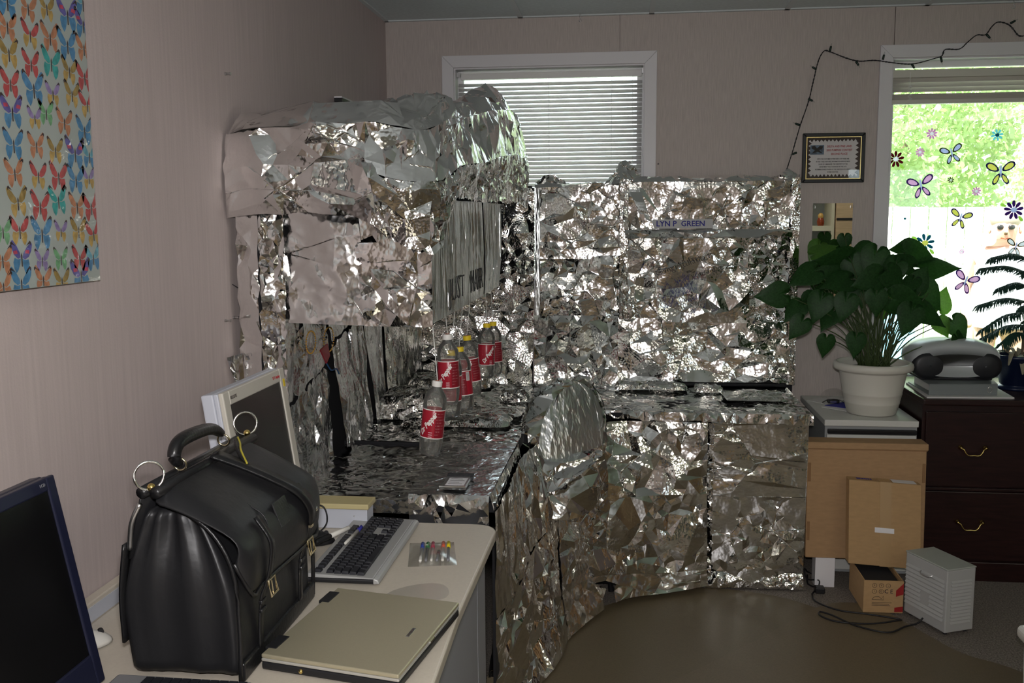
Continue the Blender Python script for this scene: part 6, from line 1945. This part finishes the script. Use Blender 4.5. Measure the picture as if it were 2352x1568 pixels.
# broad luggage tag strap across the flap
strip([(0.335, -2.905, ZB + .012), (0.385, -2.880, ZB - .015), (0.440, -2.855, ZB - .048), (0.488, -2.830, ZB - .085), (0.505, -2.81, ZB - .125), (0.503, -2.80, ZB - .160)], .044, 'luggage_tag', 'leather_strap', bgx, .006)
MB().sphere((0.508, -2.785, ZB - .135), .006, 10, 8, (.5, 1, 1)).build('snap', 'chrome', bgx, smooth=True)
MB().box((0.502, -2.824, ZB - .166), (0.508, -2.808, ZB - .160)).build('tag_tip', 'gold_buckle', bgx)
MB().tube(catmull([(0.335, -2.80, ZB + .018), (0.350, -2.83, ZB + .010), (0.372, -2.86, ZB - .004), (0.392, -2.87, ZB - .018)], 6), .0035, 6).build('tag_loop', 'leather_strap', bgx, smooth=True)
mat('gold_green_cord', (0.42, 0.36, 0.04), .4)
MB().tube(catmull([(0.338, -2.79, ZB + .022), (0.352, -2.812, ZB + .014), (0.366, -2.842, ZB + .006), (0.392, -2.875, ZB - .014)], 6), .0022, 6).build('gold_cord', 'gold_green_cord', bgx, smooth=True)
# handle
hp = catmull([(0.315, -3.020, ZB + .020), (0.312, -3.034, ZB + .040), (0.312, -3.012, ZB + .062), (0.312, -2.940, ZB + .064), (0.312, -2.865, ZB + .056), (0.314, -2.818, ZB + .036)], 6)
MB().tube(hp, [.008 + .006 * math.sin(math.pi * i / (len(hp) - 1)) ** .5 for i in range(len(hp))], 12).build('handle', 'leather_strap', bgx, smooth=True)


def ring3(c, r, ax, t=.0022):
    c, ax = Vector(c), Vector(ax).normalized()
    a = ax.cross(Vector((0, 0, 1)))
    a = a.normalized() if a.length > .1 else Vector((1, 0, 0))
    b = ax.cross(a)
    return MB().tube([c + a * r * math.cos(t_) + b * r * math.sin(t_) for t_ in [2 * math.pi * k / 20 for k in range(20)]], t, 7, closed=True)


for yy in (-3.018, -2.812):
    ring3((0.315, yy, ZB + .020), .013, (0, 1, .2)).build('handle_ring', 'gold_buckle', bgx, smooth=True)
for yy in (Y0 - .010, Y1 + .010):
    ring3((0.315, yy, ZB + .030), .026, (.55, -.8, .1), .0026).build('shoulder_ring', 'chrome', bgx, smooth=True)
    MB().sphere((0.318, yy + .012 * (1 if yy > YC else -1) * 0, ZB + .008), .008, 10, 8).build('stud', 'brass', bgx, smooth=True)
# shoulder strap hook and dangling end at the near side
MB().tube(catmull([(0.300, Y0 - .020, ZB - .02), (0.285, Y0 - .022, ZB - .05), (0.276, Y0 - .016, ZB - .08), (0.270, Y0 - .010, ZB - .11)], 5), .005, 7).build('swivel_hook', 'steel', bgx, smooth=True)
strip([(0.262, Y0 - .004, ZB - .10), (0.245, Y0 + .005, ZB - .20), (0.238, Y0 + .02, ZB - .30)], .030, 'shoulder_strap', 'leather_strap', bgx, .005)
MB().box((0.198, Y0 + .13, DZ + .020), (0.250, Y0 + .175, DZ + .125)).build('side_pocket', 'leather', bgx, bevel=.012, bseg=3)

# ================================================================== HANGING BOTTLES
mat('label_red2', (0.36, 0.012, 0.028), .3)


def bottle_proto():
    t = thing('soda_bottle', 'x', 'bottle', (0, 0, 0))
    prof = [(.0001, -.226), (.018, -.230), (.026, -.229), (.031, -.222), (.0345, -.205), (.0350, -.185), (.0335, -.165), (.0325, -.150), (.0325, -.100), (.0330, -.088), (.0350, -.078), (.0355, -.066), (.0340, -.054), (.0290, -.040), (.0200, -.028), (.0140, -.021), (.0125, -.016), (.0125, -.004)]

    def foot(a, z):
        return 1 - (.12 * (.5 + .5 * math.cos(5 * a)) if z < -.20 else 0)
    mb = MB()
    mb.lathe(prof, (0, 0, 0), 30, mod=foot, cap=False)
    mb.build('bottle', 'bottle_plastic', t, smooth=True)
    MB().lathe([(.0350, -.172), (.0352, -.1715), (.0352, -.0865), (.0350, -.086)], (0, 0, 0), 30, cap=False).build('label', 'label_red', t, smooth=True)
    lab = t.children[-1]
    for z in (-.172, -.086):
        MB().lathe([(.0352, z - .0014), (.0355, z), (.0352, z + .0014)], (0, 0, 0), 30, cap=False).build('label_edge', 'cap_white', lab, smooth=True)
    # side panel with small print: curved strips standing just proud of the label
    def patch(a0, a1, z0, z1, nm, m, r=.03545):
        z0, z1 = -.129 + (z0 + .125) * 1.65, -.129 + (z1 + .125) * 1.65
        r += .0015 if r < .035 else 0
        r += .0002
        n = max(2, int(abs(a1 - a0) / .12))
        MB().grid([[(r * math.cos(a0 + (a1 - a0) * k / n), r * math.sin(a0 + (a1 - a0) * k / n), z) for k in range(n + 1)] for z in (z0, z1)]).build(nm, m, lab, smooth=True)
    F = -math.pi / 2
    patch(F + .10, F + 1.05, -.149, -.101, 'label_panel', 'label_deep')
    for k in range(8):
        patch(F + .16, F + (.95, .80, .98, .70, .95, .85, .60, .9)[k], -.106 - .0055 * k, -.1045 - .0055 * k, 'print_line', 'label_text', .0339)
    patch(F + 1.05, F + 1.45, -.120, -.101, 'barcode', 'cap_white', .0338)
    for k in range(4):
        patch(F + 1.10 + .085 * k, F + 1.14 + .085 * k, -.119, -.102, 'barcode_bar', 'ink_black', .0340)
    for k in range(3):
        patch(F - .42, F - .10, -.141 - .004 * k, -.1398 - .004 * k, 'print_line', 'label_text', .0339)
    # brand name wrapped round the label, running up the side
    cu = bpy.data.curves.new('word', 'FONT')
    cu.body = 'Dr Pepper'
    cu.size = .0165
    cu.shear = .35
    cu.align_x = 'CENTER'
    cu.align_y = 'CENTER'
    cu.offset = .0006
    cu.resolution_u = 2
    tmp = bpy.data.objects.new('tmp', cu)
    COL.objects.link(tmp)
    bpy.context.view_layer.update()
    me = bpy.data.meshes.new_from_object(tmp)
    bpy.data.objects.remove(tmp)
    ca, sa = math.cos(.95), math.sin(.95)
    for v in me.vertices:
        x, y = v.co.x * 0.80 * ca - v.co.y * sa, v.co.x * .80 * sa + v.co.y * ca
        a = F - .55 + x * 1.35 / .0355
        v.co = (.0358 * math.cos(a), .0358 * math.sin(a), -.129 + y * 1.4)
    me.materials.clear()
    me.materials.append(MATS['cap_white'])
    o = bpy.data.objects.new('lettering', me)
    COL.objects.link(o)
    o.parent = lab
    capm = MB()
    capm.lathe([(.0001, -.0175), (.0150, -.0175), (.0152, -.004), (.0145, -.0008), (.0001, 0)], (0, 0, 0), 24, mod=lambda a, z: 1 + .015 * math.cos(24 * a)).build('cap', 'cap_white', t)
    MB().lathe([(.0001, .0001), (.011, .0001), (.011, .0006), (.0001, .0008)], (0, 0, 0), 18).build('cap_seal', 'cap_red', t)
    MB().tube([(0, 0, .0), (0, 0, 1)], .0008, 5).build('string', 'string_white', t)
    return t


def copy_tree(o, parent=None):
    c = o.copy()
    COL.objects.link(c)
    c.parent = parent
    for k in list(o.children):
        copy_tree(k, c)
    return c


proto = bottle_proto()
BOT = [(0.615, -1.945, 1.070, 'w', 16, 7.0, 'nearest hanging soda bottle, white capped, tilted, lowest of the row'),
       (0.606, -1.725, 1.185, 'w', 20, -1.0, 'second hanging soda bottle with a white cap, higher than the front one'),
       (0.590, -1.560, 1.110, 'y', -30, 1.5, 'yellow capped hanging bottle just behind the white capped second one'),
       (0.588, -1.400, 1.100, 'y', -25, -5.5, 'yellow capped hanging bottle squeezed between its neighbours in the middle'),
       (0.588, -1.230, 1.120, 'y', 12, -6.0, 'fifth hanging bottle with a yellow cap, well apart from the last two'),
       (0.606, -0.820, 1.122, 'y', 55, 2.5, 'sixth hanging bottle, yellow capped, overlapping the farthest one'),
       (0.610, -0.665, 1.112, 'y', 10, -2.0, 'farthest hanging bottle with a yellow cap near the torn door foil')]
for i, (x, y, z, cp_, rot, tl, lb) in enumerate(BOT):
    t = proto if i == 0 else copy_tree(proto)
    t.location = (x, y, z)
    tag(t, lb, 'bottle', 'soda bottles hanging on strings')
    for k in t.children:
        nm = k.name.split('.')[0]
        if nm == 'cap' and cp_ == 'y':
            k.data = k.data.copy()
            k.data.materials[0] = MATS['cap_yellow']
        if nm in ('bottle', 'label', 'cap', 'cap_seal'):
            k.rotation_euler = (0, math.radians(tl), math.radians(rot))
        if nm == 'cap_seal' and cp_ == 'w':
            k.scale = (.6, .6, 1)
        if nm == 'string':
            top = Vector((0.602, y, 1.246))
            d = top - Vector((x, y, z))
            k.rotation_euler = d.to_track_quat('Z', 'Y').to_euler()
            k.scale = (1.6 if i == 0 else 1, 1.6 if i == 0 else 1, d.length)

# ================================================================== BUTTERFLY PICTURE
pic = thing('butterfly_picture', 'glossy picture covered with rows of coloured butterflies on the left wall', 'picture', (0.015, -3.2, 1.424))
Box('panel', (0.0, -3.72, 1.424), (0.030, -2.768, 2.34), 'canvas_print', pic)
mbs = {}
rb = random.Random(4)


def bfly(y, z, s, c):
    c2 = {'b': 'b', 'o': 'o', 'y': 'q', 'p': 'b', 'c': 'b', 'r': 'r', 't': 't', 'l': 'l', 'g': 'g'}[c]
    if c == 'r' and rb.random() < .4:
        c2 = 'q'
    if c == 'l' and rb.random() < .5:
        c2 = 'q'
    rot = rb.uniform(-.12, .12)
    for sd in (-1, 1):
        up = [(.05, .02), (.10, .18), (.30, .42), (.52, .60), (.60, .55), (.56, .30), (.42, .08), (.20, -.04)]
        lo = [(.05, -.02), (.20, -.06), (.40, -.02), (.46, -.18), (.40, -.40), (.28, -.55), (.18, -.45), (.08, -.22)]
        for poly, cc in ((up, c), (lo, c2)):
            P = []
            for a, b in poly:
                a *= sd
                P.append((y + s * (a * math.cos(rot) - b * math.sin(rot)), z + s * (a * math.sin(rot) + b * math.cos(rot))))
            if sd < 0:
                P = P[::-1]
            mb = mbs.setdefault(cc, MB())
            mb.add([(.0304, min(a, -2.7685), max(b, 1.4245)) for a, b in P], [tuple(range(len(P)))])
        if c == 'p':
            P = [(y + s * a * sd, z + s * b) for a, b in ((.20, .16), (.26, .28), (.46, .26), (.44, .14))]
            if sd < 0:
                P = P[::-1]
            mbs.setdefault('s', MB()).add([(.0307, min(a, -2.7685), max(b, 1.4245)) for a, b in P], [(0, 1, 2, 3)[::-1]])
        # dark wing edge
        P = [(y + s * a * sd, z + s * b) for a, b in ((.30, .42), (.52, .60), (.60, .55), (.57, .42), (.50, .50))]
        if sd < 0:
            P = P[::-1]
        mbs.setdefault('k', MB()).add([(.0306, min(a, -2.7685), max(b, 1.4245)) for a, b in P], [tuple(range(5))])
    mbs.setdefault('k', MB()).add([(.0308, min(y + s * a, -2.7685), max(z + s * b, 1.4245)) for a, b in ((-.03, -.30), (.03, -.30), (.035, .1), (0, .2), (-.035, .1))], [tuple(range(5))])


for (y, z, c) in BUT + [(-2.868, 1.752, 'o'), (-2.795, 1.742, 'b'), (-2.782, 1.690, 'c')]:
    s = {'p': .058, 'b': .055, 'r': .050, 't': .054, 'o': .048, 'y': .048, 'l': .042, 'g': .046, 'c': .05}[c] * rb.uniform(.92, 1.08)
    bfly(y, z, s, c)
for k in range(8):
    for j in range(5):
        bfly(-3.16 - .066 * k, 1.455 + .052 * j * 1 + .02 * (k % 2), .046, 'bopyrtlgc'[(k * 5 + j * 2) % 9])
        bfly(-3.16 - .066 * k, 1.735 + .052 * j * 1 + .02 * (k % 2), .046, 'rygbpotcl'[(k * 4 + j * 2) % 9])
for k in range(14):
    for j in range(6):
        bfly(-2.81 - .066 * k, 2.065 + .053 * j, .047, 'bgopyrtlc'[(k * 2 + j * 5) % 9])
for cc, mb in mbs.items():
    o = mb.build('butterfly_print', 'wing_' + cc, pic)
    o['kind'] = 'stuff'

# ================================================================== BEHIND THE CAMERA (seen in mirror and foil)
sh = thing('shelf_unit', 'cream shelf unit behind the camera seen in the wall mirror', 'shelf', (3.3, -5.75, 0))
for z in (.45, .93, 1.412, 1.90):
    Box('shelf_board', (2.70, -5.92, z), (3.30, -5.56, z + .052), 'shelf_cream', sh)
Box('upright', (3.300, -5.92, 0), (3.332, -5.56, 2.1), 'shelf_cream', sh)
Box('upright', (2.668, -5.92, 0), (2.700, -5.56, 2.1), 'shelf_cream', sh)
Box('back_panel', (2.70, -5.935, 0), (3.30, -5.921, 2.1), 'cabinet_side', sh)
dl = thing('nesting_doll', 'red and gold painted nesting doll standing on the cream shelf', 'doll', (3.205, -5.62, 1.464))
MB().lathe([(.0001, 0), (.030, 0), (.036, .02), (.038, .045), (.032, .070), (.024, .082)], (3.205, -5.62, 1.464), 20, cap=False).build('body', 'doll_red', dl, smooth=True)
MB().lathe([(.024, .082), (.028, .098), (.024, .118), (.012, .130), (.0001, .132)], (3.205, -5.62, 1.464), 20, cap=False).build('head', 'doll_gold', dl, smooth=True)
MB().sphere((3.205, -5.595, 1.508), .018, 12, 8, (1, .6, 1.2)).build('painted_apron', 'doll_gold', dl, smooth=True)
zb = 0.0
names = ('bottom', 'second', 'third', 'fourth', 'fifth', 'topmost')
for k, h in enumerate((.42, .40, .36, .13, .24, .22)):
    t = thing('storage_box', '%s tan storage box in the tall stack right of the shelf' % names[k], 'box', (3.60, -5.66, zb), 'stack of tan boxes behind the camera')
    Box('carton', (3.345, -5.86, zb), (3.86, -5.52, zb + h - .018), 'wood_tan', t, bevel=.003)
    Box('dark_band', (3.343, -5.522, zb + h - .030), (3.862, -5.515, zb + h - .006), 'black_plastic', t)
    Box('lid', (3.343, -5.862, zb + h - .018), (3.862, -5.516, zb + h - .0005), 'wood_tan' if k != 3 else 'white_label', t)
    zb += h
pk = Box('pink_box', (3.34, -5.50, 1.18), (3.44, -5.46, 1.28), 'pink_box', None)
bpy.data.objects.remove(pk)
ds = thing('wooden_desk', 'wide light oak desk along the wall behind the camera', 'desk', (1.2, -6.6, 0))
Box('desktop', (0.15, -7.0, .72), (2.35, -6.25, .75), 'wood_tan', ds)
Box('front_panel', (0.20, -6.32, .02), (2.30, -6.28, .72), 'wood_tan', ds)
for x in (.18, 2.28):
    Box('side_panel', (x, -6.98, 0), (x + .03, -6.27, .72), 'wood_tan', ds)
bk = thing('bookcase', 'tall oak bookcase against the right hand wall', 'bookcase', (5.4, -3.0, 0))
Box('back', (5.575, -4.2, 0), (5.595, -1.6, 1.9), 'wood_tan', bk)
for z in (.0, .45, .9, 1.35, 1.87):
    Box('shelf', (5.28, -4.2, z), (5.575, -1.6, z + .03), 'wood_tan', bk)
for y in (-4.23, -2.915, -1.6):
    Box('upright', (5.28, y, 0), (5.595, y + .03, 1.9), 'wood_tan', bk)

# ================================================================== IN THE GARDEN, beyond the window
def person(label, base, face):
    t = thing('person', label, 'person', base)
    x, y, z = base
    f = Vector(face).normalized()
    s = Vector((f.y, -f.x, 0))
    J = {'pel': (0, 0, .95), 'waist': (0, .01, 1.10), 'chest': (0, .02, 1.32), 'neck': (0, .02, 1.48), 'head': (0, .04, 1.60), 'crown': (0, .02, 1.70),
         'shl': (-.18, .01, 1.42), 'ell': (-.25, .0, 1.16), 'hal': (-.22, .14, .98), 'fil': (-.21, .18, .90), 'shr': (.18, .01, 1.42), 'elr': (.25, .0, 1.16), 'har': (.22, .14, .98), 'fir': (.21, .18, .90),
         'hpl': (-.10, 0, .92), 'knl': (-.11, .02, .50), 'anl': (-.11, -.02, .09), 'tol': (-.12, .12, .04), 'hpr': (.10, 0, .92), 'knr': (.11, .02, .50), 'anr': (.11, -.02, .09), 'tor': (.12, .12, .04)}
    R = {'pel': .15, 'waist': .14, 'chest': .16, 'neck': .06, 'head': .095, 'crown': .08, 'shl': .075, 'ell': .048, 'hal': .036, 'fil': .03, 'shr': .075, 'elr': .048, 'har': .036, 'fir': .03, 'hpl': .095, 'knl': .065, 'anl': .045, 'tol': .035, 'hpr': .095, 'knr': .065, 'anr': .045, 'tor': .035}
    E_ = [('pel', 'waist'), ('waist', 'chest'), ('chest', 'neck'), ('neck', 'head'), ('head', 'crown'), ('chest', 'shl'), ('shl', 'ell'), ('ell', 'hal'), ('hal', 'fil'), ('chest', 'shr'), ('shr', 'elr'), ('elr', 'har'), ('har', 'fir'), ('pel', 'hpl'), ('hpl', 'knl'), ('knl', 'anl'), ('anl', 'tol'), ('pel', 'hpr'), ('hpr', 'knr'), ('knr', 'anr'), ('anr', 'tor')]
    K = list(J)
    me = bpy.data.meshes.new('body')
    me.from_pydata([tuple(s * J[k][0] + f * J[k][1] + Vector((0, 0, J[k][2]))) for k in K], [(K.index(a), K.index(b)) for a, b in E_], [])
    o = bpy.data.objects.new('body', me)
    COL.objects.link(o)
    o.parent = t
    md = o.modifiers.new('skin', 'SKIN')
    for i, k in enumerate(K):
        me.skin_vertices[0].data[i].radius = (R[k], R[k])
        me.skin_vertices[0].data[i].use_root = (k == 'pel')
    o.modifiers.new('sub', 'SUBSURF').levels = 2
    o.modifiers['sub'].render_levels = 2
    nt = MATS['skin_and_clothes'] if 'skin_and_clothes' in MATS else mat('skin_and_clothes', (.55, .30, .22), .6)
    me.materials.append(MATS['skin_and_clothes'])
    P = lambda a, b, c: Vector(base) + s * a + f * b + Vector((0, 0, c))
    mat('shirt_pale', (.70, .72, .78), .8)
    mat('hair_grey', (.35, .28, .22), .8)
    rows = []
    for zz, a, b in ((.90, .175, .165), (1.05, .165, .150), (1.20, .185, .165), (1.34, .20, .170), (1.42, .17, .13), (1.47, .085, .085)):
        rows.append([P(a * math.cos(q), .012 + b * math.sin(q), zz) for q in [2 * math.pi * k / 16 for k in range(16)]])
    MB().grid(rows, wrap=True).build('shirt', 'shirt_pale', t, smooth=True)
    MB().sphere(P(0, .012, 1.675), .103, 14, 8, (1, 1, .78)).build('hair', 'hair_grey', t, smooth=True)
    MB().tube([P(0, .125, 1.615), P(0, .150, 1.585), P(0, .128, 1.575)], [.010, .014, .012], 8).build('nose', 'skin_and_clothes', t, smooth=True)
    MB().tube([P(-.03, .128, 1.545), P(0, .136, 1.540), P(.03, .128, 1.545)], .006, 6).build('mouth', 'doll_red', t, smooth=True)
    for a in (-.036, .036):
        MB().sphere(P(a, .118, 1.622), .024, 10, 6, (1, .5, .8)).build('sunglass_lens', 'screen_dark', t, smooth=True)
        MB().sphere(P(a * 2.75, .03, 1.60), .02, 8, 6, (.5, 1, 1.4)).build('ear', 'skin_and_clothes', t, smooth=True)
    return t


person('person in a pale shirt and sunglasses standing outside behind the pine', (4.06, 3.0, -0.25), (-.3, -1, 0)).scale = (1.06, 1.06, 1.06)
gc = thing('garden_chair', 'light blue garden chair outside the window behind the houseplant leaves', 'garden chair', (3.05, 1.9, -0.25))
Box('seat', (2.80, 1.70, 0.30), (3.25, 2.15, 0.34), 'garden_blue', gc, bevel=.01)
MB().prism([(2.82, 2.12, .34), (3.23, 2.12, .34), (3.20, 2.30, 1.05), (2.86, 2.30, 1.05)], (0, .03, 0)).build('backrest', 'garden_blue', gc, bevel=.01)
for x in (2.82, 3.21):
    for y in (1.73, 2.12):
        MB().box((x, y - .02, -.25), (x + .035, y + .02, .30)).build('leg', 'garden_blue', gc)
    MB().box((x - .01, 1.70, .52), (x + .045, 2.16, .55)).build('armrest', 'garden_blue', gc, bevel=.008)
